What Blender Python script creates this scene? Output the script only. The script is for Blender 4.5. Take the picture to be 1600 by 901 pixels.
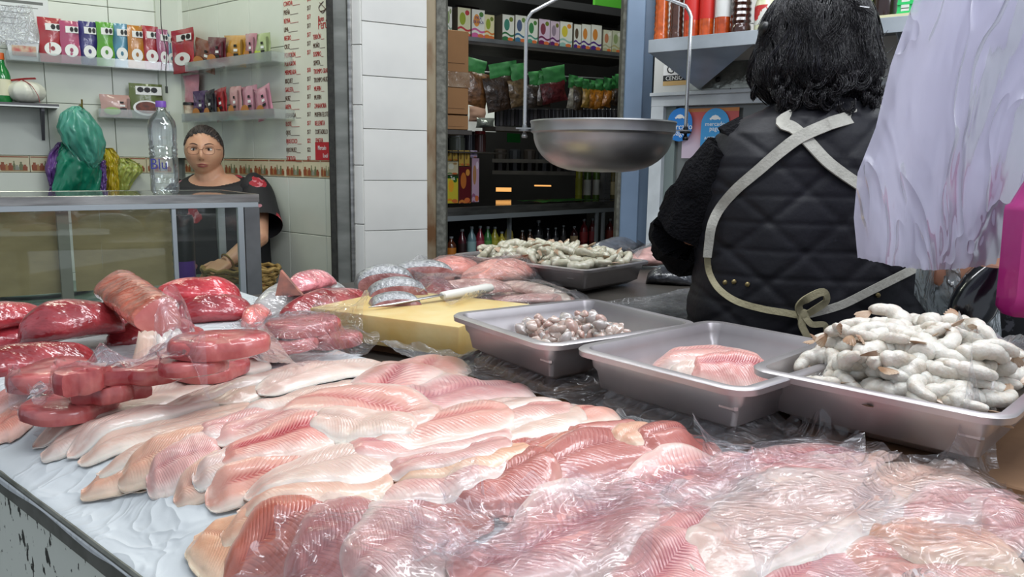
import bpy, bmesh, math, random
import numpy as np
from mathutils import Vector, Matrix, noise as mnoise

random.seed(7); rng = np.random.default_rng(7)
PI = math.pi
SC = bpy.context.scene
COL = SC.collection
for o in list(bpy.data.objects): bpy.data.objects.remove(o)

# ------------------------------------------------------------------ camera, world, lights, exposure
FPX, HOR, ROLL, CZ = 1230.0, 256.0, 0.0143, 1.25
TH = math.atan((450.5-HOR)/FPX)
cam = bpy.data.cameras.new('camera'); cam.sensor_width = 36; cam.lens = FPX/1600*36; cam.clip_start = .02
cam.dof.use_dof = False
camo = bpy.data.objects.new('camera', cam); COL.objects.link(camo); SC.camera = camo
_R = Vector((1,0,0)); _F = Vector((0,math.cos(TH),-math.sin(TH))); _U = Vector((0,math.sin(TH),math.cos(TH)))
_c, _s = math.cos(ROLL), math.sin(ROLL)
CR = _R*_c+_U*_s; CU = -_R*_s+_U*_c
M = Matrix((CR,CU,-_F)).transposed().to_4x4(); M.translation = (0,0,CZ); camo.matrix_world = M

W = bpy.data.worlds.new('world'); SC.world = W; W.use_nodes = True
bg = W.node_tree.nodes['Background']; bg.inputs[0].default_value = (.80,.88,1.0,1); bg.inputs[1].default_value = .62
def area(name, loc, target, sx, sy, power, col):
    l = bpy.data.lights.new(name,'AREA'); l.shape='RECTANGLE'; l.size=sx; l.size_y=sy; l.energy=power; l.color=col
    o = bpy.data.objects.new(name,l); COL.objects.link(o); o.location=loc
    o.rotation_euler = (Vector(target)-Vector(loc)).to_track_quat('-Z','Y').to_euler(); return o
area('skylight_lamp', (.1,.55,2.75), (.1,1.3,.9), 1.5, .22, 17, (.93,.96,1.0))
area('skylight_lamp', (.7,1.25,2.8), (.3,1.1,.9), 1.5, .22, 15, (.93,.96,1.0))
area('skylight_lamp', (1.5,.3,2.2), (.6,1.3,1.2), .9, .9, 12, (.88,.92,1.0))
area('tube_fill_lamp', (-1.6,2.75,2.75), (-1.5,3.2,1.2), 1.2, .25, 12, (.94,1.0,.82))
area('tube_fill_lamp', (.15,4.1,2.7), (.2,4.7,1.0), 1.0, .2, 16, (.95,1.0,.9))
area('tube_fill_lamp', (-.1,2.0,2.75), (-.05,2.1,.9), 1.2, .2, 13, (.95,.97,1.0))  # unseen lamp added to brighten the fillets at the back of the table
area('tube_fill_lamp', (1.2,1.9,2.7), (.9,2.5,1.5), 1.0, .3, 16, (.9,.95,1.0))
SC.view_settings.view_transform = 'Standard'; SC.view_settings.look = 'None'
SC.view_settings.gamma = 1; SC.view_settings.use_curve_mapping = False; SC.view_settings.exposure = 0.0

# ------------------------------------------------------------------ pixel helpers (1600 x 901)
def ray(u, v): return CR*((u-800)/FPX)+CU*((450.5-v)/FPX)+_F
def onz(u, v, z): r = ray(u,v); return Vector((0,0,CZ))+r*((z-CZ)/r.z)
def aty(u, v, y): r = ray(u,v); return Vector((0,0,CZ))+r*(y/r.y)
class Frame:                                     # an upright wall: s along it, z up, o out of it towards the room
    def __init__(self, p, d):
        self.p = Vector((p[0],p[1],0)); self.d = Vector((d[0],d[1],0)).normalized()
        self.n = Vector((self.d.y,-self.d.x,0))
    def pt(self, s, z, o=0): return self.p+self.d*s+self.n*o+Vector((0,0,z))
    def px(self, u, v, o=0):
        r = ray(u,v); q = self.p+self.n*o
        t = (q-Vector((0,0,CZ))).dot(self.n)/r.dot(self.n); h = Vector((0,0,CZ))+r*t
        return (h-q).dot(self.d), h.z
    def rot(self): return Matrix((self.d,-self.n,Vector((0,0,1)))).transposed()   # local x=s, y=into wall, z=up
    def angle(self): return math.atan2(self.d.y,self.d.x)

# ------------------------------------------------------------------ materials
MATS = {}
def _new(name):
    m = bpy.data.materials.new(name); m.use_nodes = True; nt = m.node_tree
    return m, nt, nt.nodes['Principled BSDF']
def rgba(c): return (c[0],c[1],c[2],1)
def hexc(h):
    v = [int(h[i:i+2],16)/255 for i in (0,2,4)]
    return tuple(x/12.92 if x<=.04045 else ((x+.055)/1.055)**2.4 for x in v)
def mat(name, col, rough=.5, metal=0, spec=.5, coat=0, vary=None, vscale=8, bump=0, bscale=40, sss=0, stretch=None, trans=0, alpha=1, emit=0, detail=4, sharp=(.35,.65)):
    if name in MATS: return MATS[name]
    if isinstance(col,str): col = hexc(col)
    if isinstance(vary,str): vary = hexc(vary)
    m, nt, b = _new(name); L = nt.links
    b.inputs['Base Color'].default_value = rgba(col); b.inputs['Roughness'].default_value = rough
    b.inputs['Metallic'].default_value = metal; b.inputs['Specular IOR Level'].default_value = spec
    b.inputs['Coat Weight'].default_value = coat; b.inputs['Coat Roughness'].default_value = .08
    b.inputs['Transmission Weight'].default_value = trans; b.inputs['Alpha'].default_value = alpha
    if sss:
        b.inputs['Subsurface Weight'].default_value = sss; b.inputs['Subsurface Scale'].default_value = .02
        b.inputs['Subsurface Radius'].default_value = (1,.4,.3)
    if emit: b.inputs['Emission Color'].default_value = rgba(col); b.inputs['Emission Strength'].default_value = emit
    tc = nt.nodes.new('ShaderNodeTexCoord'); src = tc.outputs['Object']
    if stretch:
        mp = nt.nodes.new('ShaderNodeMapping'); mp.inputs['Scale'].default_value = stretch; L.new(src,mp.inputs[0]); src = mp.outputs[0]
    if vary is not None:
        n = nt.nodes.new('ShaderNodeTexNoise'); n.inputs['Scale'].default_value = vscale; n.inputs['Detail'].default_value = detail; L.new(src,n.inputs[0])
        r = nt.nodes.new('ShaderNodeValToRGB'); r.color_ramp.elements[0].position=sharp[0]; r.color_ramp.elements[1].position=sharp[1]
        r.color_ramp.elements[0].color = rgba(col); r.color_ramp.elements[1].color = rgba(vary)
        L.new(n.outputs[0], r.inputs[0]); L.new(r.outputs[0], b.inputs['Base Color'])
    if bump:
        n = nt.nodes.new('ShaderNodeTexNoise'); n.inputs['Scale'].default_value = bscale; n.inputs['Detail'].default_value = 3; L.new(src,n.inputs[0])
        bp = nt.nodes.new('ShaderNodeBump'); bp.inputs['Strength'].default_value = bump; bp.inputs['Distance'].default_value = .01
        L.new(n.outputs[0], bp.inputs['Height']); L.new(bp.outputs[0], b.inputs['Normal'])
        if coat: L.new(bp.outputs[0], b.inputs['Coat Normal'])
    MATS[name] = m; return m

class G:                                         # tiny node-graph helper
    def __init__(s, nt): s.nt = nt
    def node(s, t, ins=None, **kw):
        n = s.nt.nodes.new(t)
        for k,v in kw.items(): setattr(n,k,v)
        for k,v in (ins or {}).items():
            if hasattr(v,'is_output'): s.nt.links.new(v, n.inputs[k])
            else: n.inputs[k].default_value = v
        return n
    def m(s, op, a, b=0.0, c=0.0, clamp=False):
        n = s.nt.nodes.new('ShaderNodeMath'); n.operation = op; n.use_clamp = clamp
        for i,v in enumerate((a,b,c)):
            if hasattr(v,'is_output'): s.nt.links.new(v,n.inputs[i])
            else: n.inputs[i].default_value = v
        return n.outputs[0]
    def mix(s, f, a, b):
        n = s.nt.nodes.new('ShaderNodeMix'); n.data_type = 'RGBA'
        for i,v in ((0,f),(6,a),(7,b)):
            if hasattr(v,'is_output'): s.nt.links.new(v,n.inputs[i])
            else: n.inputs[i].default_value = v if i==0 else rgba(v)
        return n.outputs[2]
    def step(s, x, lo, hi):
        n = s.nt.nodes.new('ShaderNodeMapRange'); n.interpolation_type='SMOOTHSTEP'
        n.inputs[1].default_value=lo; n.inputs[2].default_value=hi
        s.nt.links.new(x,n.inputs[0]); return n.outputs[0]

def fish_mat(name, base, edge, line, linew=.10, lineamt=.8, chev=26, rib=.35, rough=.28, red=None, redamt=0, glow=.25):
    """flesh: pale edge, dark lateral line down the middle, chevron muscle bands that run off it"""
    m, nt, b = _new(name); g = G(nt); L = nt.links
    base,edge,line = [hexc(c) for c in (base,edge,line)]
    uv = g.node('ShaderNodeUVMap').outputs[0]; sep = g.node('ShaderNodeSeparateXYZ',{0:uv})
    U, V = sep.outputs[0], sep.outputs[1]
    ob = g.node('ShaderNodeTexCoord').outputs['Object']; oi = g.node('ShaderNodeObjectInfo').outputs['Random']
    n1 = g.node('ShaderNodeTexNoise',{'Vector':ob,'Scale':14.0,'Detail':3.0}).outputs[0]
    n2 = g.node('ShaderNodeTexNoise',{'Vector':ob,'Scale':60.0,'Detail':4.0}).outputs[0]
    wob = g.m('MULTIPLY', g.m('SUBTRACT',n1,.5), .35)
    av = g.m('ABSOLUTE', g.m('ADD',V,g.m('MULTIPLY',wob,.35)))
    # chevrons
    ph = g.m('MULTIPLY', g.m('ADD', g.m('SUBTRACT',U,g.m('MULTIPLY',g.m('POWER',av,.7),.17)), g.m('MULTIPLY',wob,.06)), chev*2*PI)
    sn = g.m('ADD', g.m('MULTIPLY', g.m('SINE',ph), .5), .5)
    band = g.m('POWER', sn, 3.0)
    mid = g.m('SUBTRACT', 1.0, g.step(av,.25,.95))
    fadeu = g.m('MULTIPLY', g.step(U,.05,.2), g.m('SUBTRACT',1.0,g.step(U,.78,.97)))
    ribs = g.m('MULTIPLY', g.m('MULTIPLY',band,mid), g.m('MULTIPLY',fadeu,g.step(n1,.34,.56)))
    lm = g.m('SUBTRACT',1.0,g.step(av,linew*.3,linew*1.6))
    lm = g.m('MULTIPLY', g.m('MULTIPLY',lm,fadeu), g.m('ADD',g.m('MULTIPLY',sn,.45),.45))
    lm = g.m('MULTIPLY', lm, g.m('ADD', g.m('MULTIPLY', oi, .6), .5))
    c = g.mix(g.step(av,.45,1.0), base, edge)
    c = g.mix(g.m('MULTIPLY',g.step(n1,.45,.75),.55), c, edge)
    c = g.mix(g.m('MULTIPLY',g.step(n2,.5,.72),.35), c, tuple(min(1,x*1.12) for x in edge))
    if red: c = g.mix(g.m('MULTIPLY',g.step(n1,.35,.6),redamt), c, hexc(red))
    c = g.mix(g.m('MULTIPLY',ribs,rib), c, tuple(.72*x+.28*y for x,y in zip(line,edge)))
    c = g.mix(g.m('MULTIPLY',lm,lineamt,clamp=True), c, line)
    hs = g.node('ShaderNodeHueSaturation',{'Hue':g.m('ADD',.494,g.m('MULTIPLY',oi,.014)),'Saturation':g.m('ADD',.88,g.m('MULTIPLY',oi,.22)),'Value':g.m('ADD',.94,g.m('MULTIPLY',oi,.1)),'Color':c})
    L.new(hs.outputs[0], b.inputs['Base Color'])
    b.inputs['Roughness'].default_value = rough; b.inputs['Coat Weight'].default_value = glow
    b.inputs['Coat Roughness'].default_value = .12
    b.inputs['Subsurface Weight'].default_value = .25; b.inputs['Subsurface Scale'].default_value = .012
    b.inputs['Subsurface Radius'].default_value = (1,.45,.35)
    h = g.m('ADD', g.m('MULTIPLY',ribs,-.35), g.m('MULTIPLY',n2,.35))
    n3 = g.node('ShaderNodeTexNoise',{'Vector':ob,'Scale':130.0,'Detail':3.0}).outputs[0]; h = g.m('ADD',h,g.m('MULTIPLY',n3,.5))
    h = g.m('ADD', h, g.m('MULTIPLY',lm,-.6))
    bp = g.node('ShaderNodeBump',{'Height':h,'Strength':.45,'Distance':.0022})
    L.new(bp.outputs[0], b.inputs['Normal']); L.new(bp.outputs[0], b.inputs['Coat Normal'])
    MATS[name] = m; return m

def film_mat(name, tint=(.92,.93,.97), cloud=.10, rough=.10, gloss=.25, wr=22, bstr=.8, streak=.25):
    """clear plastic film: see-through, mirror-like creases, a little milky where it folds"""
    m, nt, b = _new(name); nt.nodes.remove(b); g = G(nt); out = nt.nodes['Material Output']
    ob = g.node('ShaderNodeTexCoord').outputs['Object']
    mp = g.node('ShaderNodeMapping',{'Vector':ob,'Scale':(1,1.9,1),'Rotation':(0,0,.6)}).outputs[0]
    n1 = g.node('ShaderNodeTexNoise',{'Vector':mp,'Scale':float(wr),'Detail':2.0,'Distortion':1.6}).outputs[0]
    n2 = g.node('ShaderNodeTexNoise',{'Vector':ob,'Scale':wr*3.2,'Detail':2.0,'Distortion':.8}).outputs[0]
    fold = g.m('POWER', g.m('SUBTRACT',1.0,g.m('ABSOLUTE',g.m('MULTIPLY',g.m('SUBTRACT',n1,.5),5.0),clamp=True),clamp=True), 3.0)
    h = g.m('ADD', fold, g.m('MULTIPLY',n2,.35))
    bp = g.node('ShaderNodeBump',{'Height':h,'Strength':bstr,'Distance':.006}).outputs[0]
    tr = g.node('ShaderNodeBsdfTransparent',{'Color':rgba(tint)}).outputs[0]
    df = g.node('ShaderNodeBsdfDiffuse',{'Color':(.88,.88,.93,1),'Normal':bp}).outputs[0]
    tl = g.node('ShaderNodeBsdfTranslucent',{'Color':(.88,.88,.93,1)}).outputs[0]
    milky = g.node('ShaderNodeMixShader',{0:.5,1:df,2:tl}).outputs[0]
    gl = g.node('ShaderNodeBsdfGlossy',{'Color':(1,1,1,1),'Roughness':rough,'Normal':bp}).outputs[0]
    f1 = g.m('ADD', cloud, g.m('MULTIPLY',fold,streak),clamp=True)
    a = g.node('ShaderNodeMixShader',{0:f1,1:tr,2:milky}).outputs[0]
    fr = g.node('ShaderNodeFresnel',{'IOR':1.45,'Normal':bp}).outputs[0]
    f2 = g.m('ADD', g.m('MULTIPLY',fr,gloss*1.6), gloss*.10, clamp=True)
    s = g.node('ShaderNodeMixShader',{0:f2,1:a,2:gl}).outputs[0]
    nt.links.new(s, out.inputs[0]); MATS[name] = m; return m

def print_mat(name, base, band, blob, blob2=None, y0=.3, rough=.4, head=None):
    """flat packaging print laid out on the Generated box: wavy band low down, a picture above it"""
    if name in MATS: return MATS[name]
    m, nt, b = _new(name); g = G(nt)
    cs = [hexc(c) if c else None for c in (base,band,blob,blob2 or blob,head)]
    s = g.node('ShaderNodeSeparateXYZ',{0:g.node('ShaderNodeTexCoord').outputs['Generated']})
    X,Z = s.outputs[0], s.outputs[2]
    wave = g.m('ADD', y0, g.m('MULTIPLY',g.m('SINE',g.m('MULTIPLY',X,6.0)),.05))
    low = g.m('LESS_THAN',Z,wave); stripe = g.m('LESS_THAN', g.m('ABSOLUTE',g.m('SUBTRACT',Z,g.m('ADD',wave,-.12))), .045)
    def circ(cx,cz,rx,rz):
        a = g.m('POWER',g.m('DIVIDE',g.m('SUBTRACT',X,cx),rx),2.0); c = g.m('POWER',g.m('DIVIDE',g.m('SUBTRACT',Z,cz),rz),2.0)
        return g.m('LESS_THAN',g.m('ADD',a,c),1.0)
    c = g.mix(circ(.38,.62,.24,.22), cs[0], cs[2])
    c = g.mix(circ(.74,.84,.17,.09), c, cs[3])
    c = g.mix(low, c, cs[1]); c = g.mix(stripe, c, cs[0])
    c = g.mix(circ(.7,.08,.24,.07), c, hexc('c86a3a'))
    if head: c = g.mix(g.m('GREATER_THAN',Z,.9), c, cs[4])
    nt.links.new(c, b.inputs['Base Color']); b.inputs['Roughness'].default_value = rough
    MATS[name] = m; return m

# ------------------------------------------------------------------ object helpers
def wloc(o):
    v = Vector((0,0,0))
    while o is not None: v += o.location; o = o.parent
    return v
def tag(o, label=None, cat=None, group=None, kind=None):
    if label: o['label'] = label
    if cat: o['category'] = cat
    if group: o['group'] = group
    if kind: o['kind'] = kind
    return o
def thing(name, label, cat, loc=(0,0,0), rz=0, group=None):
    o = bpy.data.objects.new(name,None); COL.objects.link(o); o.location = loc; o.rotation_euler = (0,0,rz)
    o.empty_display_size = .02
    return tag(o,label,cat,group)
def mesh(name, V, F, m, parent=None, uv=None, smooth=True, label=None, mats=None, fm=None, local=False):
    """one mesh object; V in world coordinates (or the parent's own when local)"""
    me = bpy.data.meshes.new(name)
    V = [tuple(v) for v in V]
    org = Vector((0,0,0))
    if parent is not None and not local: org = wloc(parent)
    if parent is None and not local:
        org = Vector(np.mean(np.array(V),axis=0)); org.z = min(v[2] for v in V)
    V = [(v[0]-org[0],v[1]-org[1],v[2]-org[2]) for v in V]
    me.from_pydata(V,[],F); 
    for mm in (mats or [m]): me.materials.append(mm)
    if fm is not None: me.polygons.foreach_set('material_index', fm)
    if uv is not None:
        ul = me.uv_layers.new(name='UVMap'); li = np.empty(len(me.loops),dtype=np.int32); me.loops.foreach_get('vertex_index',li)
        ul.data.foreach_set('uv', np.asarray(uv,dtype=np.float32)[li].ravel())
    if smooth: me.polygons.foreach_set('use_smooth',[True]*len(me.polygons))
    me.update()
    o = bpy.data.objects.new(name,me); COL.objects.link(o)
    if parent is not None: o.parent = parent
    elif not local: o.location = org
    if label: o['label'] = label
    return o
def dup(root, loc=None, rz=None, label=None, parent=None):
    r = root.copy(); COL.objects.link(r)
    if parent: r.parent = parent
    if loc is not None: r.location = loc
    if rz is not None: r.rotation_euler = (0,0,rz) if not hasattr(rz,'__len__') else rz
    if label: r['label'] = label
    for ch in list(root.children): dup(ch,parent=r)
    return r
class B:                                         # collects shapes for one mesh
    def __init__(s): s.V=[]; s.F=[]; s.m=[]
    def add(s, V, F, mi=0):
        k=len(s.V); s.V += [Vector(v) for v in V]; s.F += [tuple(i+k for i in f) for f in F]; s.m += [mi]*len(F); return s
    def box(s, c, h, R=None, mi=0, bev=0):
        """c centre, h half sizes, R 3x3 rotation, bev = chamfer"""
        c=Vector(c); V=[]
        if bev<=0:
            for x in (-1,1):
                for y in (-1,1):
                    for z in (-1,1): V.append(Vector((x*h[0],y*h[1],z*h[2])))
            F=[(0,1,3,2),(4,6,7,5),(0,4,5,1),(2,3,7,6),(0,2,6,4),(1,5,7,3)]
        else:
            bm = bmesh.new(); bmesh.ops.create_cube(bm,size=2)
            for v in bm.verts: v.co = Vector((v.co.x*h[0],v.co.y*h[1],v.co.z*h[2]))
            bmesh.ops.bevel(bm,geom=list(bm.edges),offset=bev,segments=1 if bev<.004 else 2,affect='EDGES',profile=.6)
            bm.verts.index_update(); V=[v.co.copy() for v in bm.verts]; F=[tuple(v.index for v in f.verts) for f in bm.faces]; bm.free()
        if R is not None: V=[R@v for v in V]
        return s.add([v+c for v in V],F,mi)
    def tube(s, P, r, n=8, mi=0, cap=True, flat=None):
        P=[Vector(p) for p in P]; rr = r if hasattr(r,'__len__') else [r]*len(P); rings=[]; up=None
        for i,p in enumerate(P):
            t=(P[min(i+1,len(P)-1)]-P[max(i-1,0)]).normalized()
            if up is None: up = t.orthogonal().normalized()
            up=(up-t*up.dot(t)).normalized() if (up-t*up.dot(t)).length>1e-6 else t.orthogonal().normalized(); w=t.cross(up)
            rings.append([p+(up*math.cos(2*PI*k/n)*(flat or 1)+w*math.sin(2*PI*k/n))*rr[i] for k in range(n)])
        return s.loft(rings,mi,cap)
    def loft(s, rings, mi=0, cap=True, closed=True):
        V=[]; F=[]; n=len(rings[0])
        for r in rings: V+=list(r)
        for i in range(len(rings)-1):
            for k in range(n if closed else n-1):
                a=i*n+k; b=i*n+(k+1)%n; F.append((a,b,b+n,a+n))
        if cap: F.append(tuple(range(n-1,-1,-1))); F.append(tuple((len(rings)-1)*n+k for k in range(n)))
        return s.add(V,F,mi)
    def lathe(s, prof, c=(0,0,0), n=24, mi=0, sx=1, sy=1, R=None):
        c=Vector(c); rings=[[ (R@Vector((r*math.cos(2*PI*k/n)*sx,r*math.sin(2*PI*k/n)*sy,z)) if R else Vector((r*math.cos(2*PI*k/n)*sx,r*math.sin(2*PI*k/n)*sy,z)))+c for k in range(n)] for r,z in prof]
        return s.loft(rings,mi,True)
    def ellipsoid(s, c, r, n=12, m=8, mi=0, R=None):
        prof=[(max(math.sin(PI*i/m),.001),-math.cos(PI*i/m)) for i in range(m+1)]
        rings=[]
        for a,z in prof:
            rg=[]
            for k in range(n):
                v=Vector((a*math.cos(2*PI*k/n)*r[0],a*math.sin(2*PI*k/n)*r[1],z*r[2]))
                if R is not None: v=R@v
                rg.append(v+Vector(c))
            rings.append(rg)
        return s.loft(rings,mi,True)
    def poly(s, pts, thick, mi=0):              # pts flat polygon (list of Vectors), thick = extrusion vector
        n=len(pts); V=[Vector(p) for p in pts]+[Vector(p)+Vector(thick) for p in pts]
        F=[tuple(range(n)),tuple(range(2*n-1,n-1,-1))]+[(i,i+n,(i+1)%n+n,(i+1)%n) for i in range(n)]
        return s.add(V,F,mi)
    def put(s, name, m, parent=None, smooth=True, label=None, local=False, ang=35):
        mats = m if isinstance(m,(list,tuple)) else [m]
        o = mesh(name,s.V,s.F,None,parent,None,smooth,label,mats,s.m,local)
        if smooth:
            bm=bmesh.new(); bm.from_mesh(o.data); bmesh.ops.recalc_face_normals(bm,faces=bm.faces)
            for e in bm.edges:
                if len(e.link_faces)==2 and e.calc_face_angle(0)>math.radians(ang): e.smooth=False
            bm.to_mesh(o.data); bm.free()
        return o
def struct(o): o['kind']='structure'; return o
def text(name, body, size, m, loc, R, parent=None, align='LEFT', ext=.0006, sx=1, spacing=1.0, shear=0, lines=1.0):
    cu = bpy.data.curves.new(name,'FONT'); cu.body=body; cu.size=size; cu.align_x=align; cu.extrude=ext; cu.space_line=lines
    cu.space_character=spacing; cu.shear=shear; cu.resolution_u=2; cu.materials.append(m)
    o = bpy.data.objects.new(name,cu); COL.objects.link(o)
    MM = (R.to_4x4() @ Matrix.Rotation(PI/2,4,'X')) @ Matrix.Diagonal((sx,1,1,1)); MM.translation = Vector(loc)
    if parent is not None: MM.translation = Vector(loc)-wloc(parent); o.parent = parent
    me = bpy.data.meshes.new_from_object(o); o2 = bpy.data.objects.new(name,me); COL.objects.link(o2); o2.parent = parent; o2.matrix_local = MM
    bpy.data.objects.remove(o); return o2
def vnoise(x, y, sc, seed=0):
    """smooth value noise on arrays, -1..1"""
    r = np.random.default_rng(seed); T = r.uniform(-1,1,(64,64)); X=np.asarray(x)*sc+1000; Y=np.asarray(y)*sc+1000
    xi=np.floor(X).astype(int); yi=np.floor(Y).astype(int); fx=X-xi; fy=Y-yi; fx=fx*fx*(3-2*fx); fy=fy*fy*(3-2*fy)
    g=lambda a,b:T[a%64,b%64]
    return (g(xi,yi)*(1-fx)+g(xi+1,yi)*fx)*(1-fy)+(g(xi,yi+1)*(1-fx)+g(xi+1,yi+1)*fx)*fy
def gridf(nu, nv, off=0, flip=False):
    F=[]
    for i in range(nu-1):
        for j in range(nv-1):
            a=off+i*nv+j; q=(a,a+1,a+nv+1,a+nv); F.append(q[::-1] if flip else q)
    return F
def smooth_path(P, n=24):
    P=[Vector(p) for p in P]; Q=[P[0]]+P+[P[-1]]; out=[]
    segs=len(P)-1
    for k in range(n+1):
        t=k/n*segs; i=min(int(t),segs-1); f=t-i; a,b,c,d=Q[i],Q[i+1],Q[i+2],Q[i+3]
        out.append(.5*((2*b)+(c-a)*f+(2*a-5*b+4*c-d)*f*f+(3*b-a-3*c+d)*f**3))
    return out
# ------------------------------------------------------------------ table frame (a along its left edge, b across)
TO = Vector((-.298,.621,0)); TA = Vector((-.763,.646,0)).normalized(); TBv = Vector((.646,.763,0)).normalized()
def T(a, b, z): return TO+TA*a+TBv*b+Vector((0,0,z))
TZ = .900

M_tile = mat('white_glazed_tile','d9ddd2',.22,vary='cdd2c6',vscale=3)
M_tileb = mat('white_glazed_tile_bright','d6d6d0',.18,vary='c9c9c4',vscale=3)
M_grout = mat('grout','8d9188',.8)
M_steel = mat('brushed_steel','b9b9b6',.32,metal=.9,vary='8e8e8c',vscale=6,stretch=(1,1,8),bump=.05,bscale=60)
M_steeld = mat('dull_steel','8c8f90',.42,metal=.7,vary='6e7072',vscale=5)
M_alu = mat('aluminium','b4bcc0',.4,metal=.6)
M_dark = mat('dark_grime','14130f',.8)
M_black = mat('black_plastic','0b0b0c',.4)
M_white = mat('white_paint','d8dadb',.45)
M_wood = mat('shelf_board','55504a',.6,vary='403c38')
M_floor = mat('market_floor','6d6a66',.5,vary='58554f',vscale=5,bump=.1)
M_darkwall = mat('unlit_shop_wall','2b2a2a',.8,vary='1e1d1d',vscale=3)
M_red = mat('red_ink','b02a26',.5); M_brown = mat('brown_ink','5f4436',.5); M_ink = mat('black_ink','141414',.5)
M_whiteink = mat('white_ink','e8e8e6',.5)

def rect(F, s0, s1, z0, z1, o0, o1, m, name, parent=None, bev=0, smooth=False, label=None):
    b=B(); b.box(F.pt((s0+s1)/2,(z0+z1)/2,(o0+o1)/2),(abs(s1-s0)/2,abs(o1-o0)/2,abs(z1-z0)/2),F.rot(),bev=bev)
    return b.put(name,m,parent,smooth,label)

b=B(); b.box((0,3,-.05),(6,6,.05)); struct(b.put('floor',M_floor,smooth=False))
# ceiling only over the stalls; the aisle the camera stands in is open to the skylight
b=B(); b.box((-.2,5.2,2.98),(4.6,3.5,.05)); struct(b.put('ceiling',mat('ceiling_paint','6c706c',.8),smooth=False))

# ---- left shop: back wall, side wall
C0=(-1.61,3.85)
WB=Frame((C0[0]-.84*4.0,C0[1]-.545*4.0),(.84,.545)); LB=4.0*math.hypot(.84,.545)
WR=Frame(C0,(.904,-.75)); LR=math.hypot(.904,.75)
def wallbox(F,s0,s1,z0,z1,thick,m,name):
    b=B(); b.box(F.pt((s0+s1)/2,(z0+z1)/2,-thick/2-.008),((s1-s0)/2,thick/2,(z1-z0)/2),F.rot()); return struct(b.put(name,m,smooth=False))
wb=wallbox(WB,0,LB+.1,0,2.95,.1,M_grout,'wall_left')
wr=wallbox(WR,-.1,LR,0,2.95,.06,M_grout,'wall_back')
_tm={}
def tile(F, s0, s1, z0, z1, parent, m, name='tile', gap=.0022, o=.0):
    key=(m.name,round(s1-s0,3),round(z1-z0,3))
    if key not in _tm:
        bb=B(); bb.box((0,0,0),((s1-s0)/2-gap/2,.005,(z1-z0)/2-gap/2),bev=.0016)
        me=bpy.data.meshes.new('tile'); me.from_pydata(bb.V,[],bb.F); me.materials.append(m); _tm[key]=me
    ob=bpy.data.objects.new(name,_tm[key]); COL.objects.link(ob); ob.parent=parent
    ob.matrix_local=Matrix.Translation(F.pt((s0+s1)/2,(z0+z1)/2,-.004+o)-wloc(parent))@F.rot().to_4x4()
    return ob
# rows on the walls
_,zs1=WB.px(177,245); _,zs0=WB.px(177,270); _,zr=WB.px(177,165); _,zt=WB.px(177,12)
rh=(zt-zr)/2
rows=[]; z=zs1
rows.append((zs1,zr)); z=zr
while z<2.9: rows.append((z,z+rh)); z+=rh
z=zs0
while z>.05: rows.append((max(z-rh*1.05,0),z)); z-=rh*1.05
sv,_=WB.px(177,150); sv2,_=WB.px(72,150); cw=sv-sv2
def fill(F,slo,shi,sref,cw,rows,parent,m,dec):
    k0=math.floor((slo-sref)/cw)
    for (z0,z1) in rows:
        s=sref+k0*cw
        while s<shi-.01:
            a,bb=max(s,slo),min(s+cw,shi)
            if bb-a>.01: tile(F,a,bb,z0,z1,parent,m)
            s+=cw
    # printed border tiles
    s=slo; w=.118
    while s<shi-.01:
        a,bb=s,min(s+w,shi)
        if bb-a>.03: border_tile(F,a,bb,parent)
        s+=w
M_cream=mat('border_tile_cream','d2c8a8',.25); M_jars=[M_cream,mat('border_terracotta','8f4a2c',.4),mat('border_olive','6f7350',.4),mat('border_ochre','a87a4a',.4),mat('border_grey','8d8f80',.4)]
_bt={}
def border_tile(F,s0,s1,parent):
    w=s1-s0; h=zs1-zs0; key=round(w,3)
    if key not in _bt:
        bb=B(); bb.box((0,0,0),(w/2-.001,.005,h/2-.001),bev=.0015)
        k=w/.118
        bb.box((0,-.0056,h/2-.006),(w/2-.004,.0007,.002),mi=1)
        bb.box((0,-.0056,-h/2+.008),(w/2-.01*k,.0007,.0014),mi=3)
        for (x,hh,ww,mi) in ((-.042,.034,.010,1),(-.028,.026,.006,3),(-.014,.030,.009,1),(.0,.04,.004,2),(.010,.022,.008,4),(.026,.036,.007,2),(.040,.024,.009,1)):
            bb.lathe([(ww*k,-h/2+.010),(ww*1.1*k,-h/2+.010+hh*.6),(ww*.5*k,-h/2+.010+hh*.8),(ww*.6*k,-h/2+.010+hh)],(x*k,-.0058,0),n=6,mi=mi,sy=.08)
        me=bpy.data.meshes.new('border_tile'); me.from_pydata([tuple(v) for v in bb.V],[],bb.F)
        for mm in M_jars: me.materials.append(mm)
        me.polygons.foreach_set('material_index',bb.m); _bt[key]=me
    ob=bpy.data.objects.new('border_tile',_bt[key]); COL.objects.link(ob); ob.parent=parent
    ob.matrix_local=Matrix.Translation(F.pt((s0+s1)/2,(zs0+zs1)/2,-.003)-wloc(parent))@F.rot().to_4x4()
slo,_=WB.px(-60,200)
fill(WB,slo,LB-.02,sv,cw,[r for r in rows if r[1]>.5],wb,M_tile,True)
s3,_=WR.px(394,150); 
fill(WR,.04,LR-.0,s3,cw*.92,[r for r in rows if r[1]>.5],wr,M_tile,True)
# boxed-in column in the corner
b=B(); ca=WB.pt(LB-.06,0,0); cb=WR.pt(.07,0,0)
b.poly([WB.pt(LB-.075,1.5*0+zs1,.0),WR.pt(.0,zs1,0),WR.pt(.085,zs1,.0),WR.pt(.08,zs1,.02),WB.pt(LB-.08,zs1,.02)],(0,0,2.9-zs1))
struct(b.put('trim_1',M_tile,smooth=False))

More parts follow.
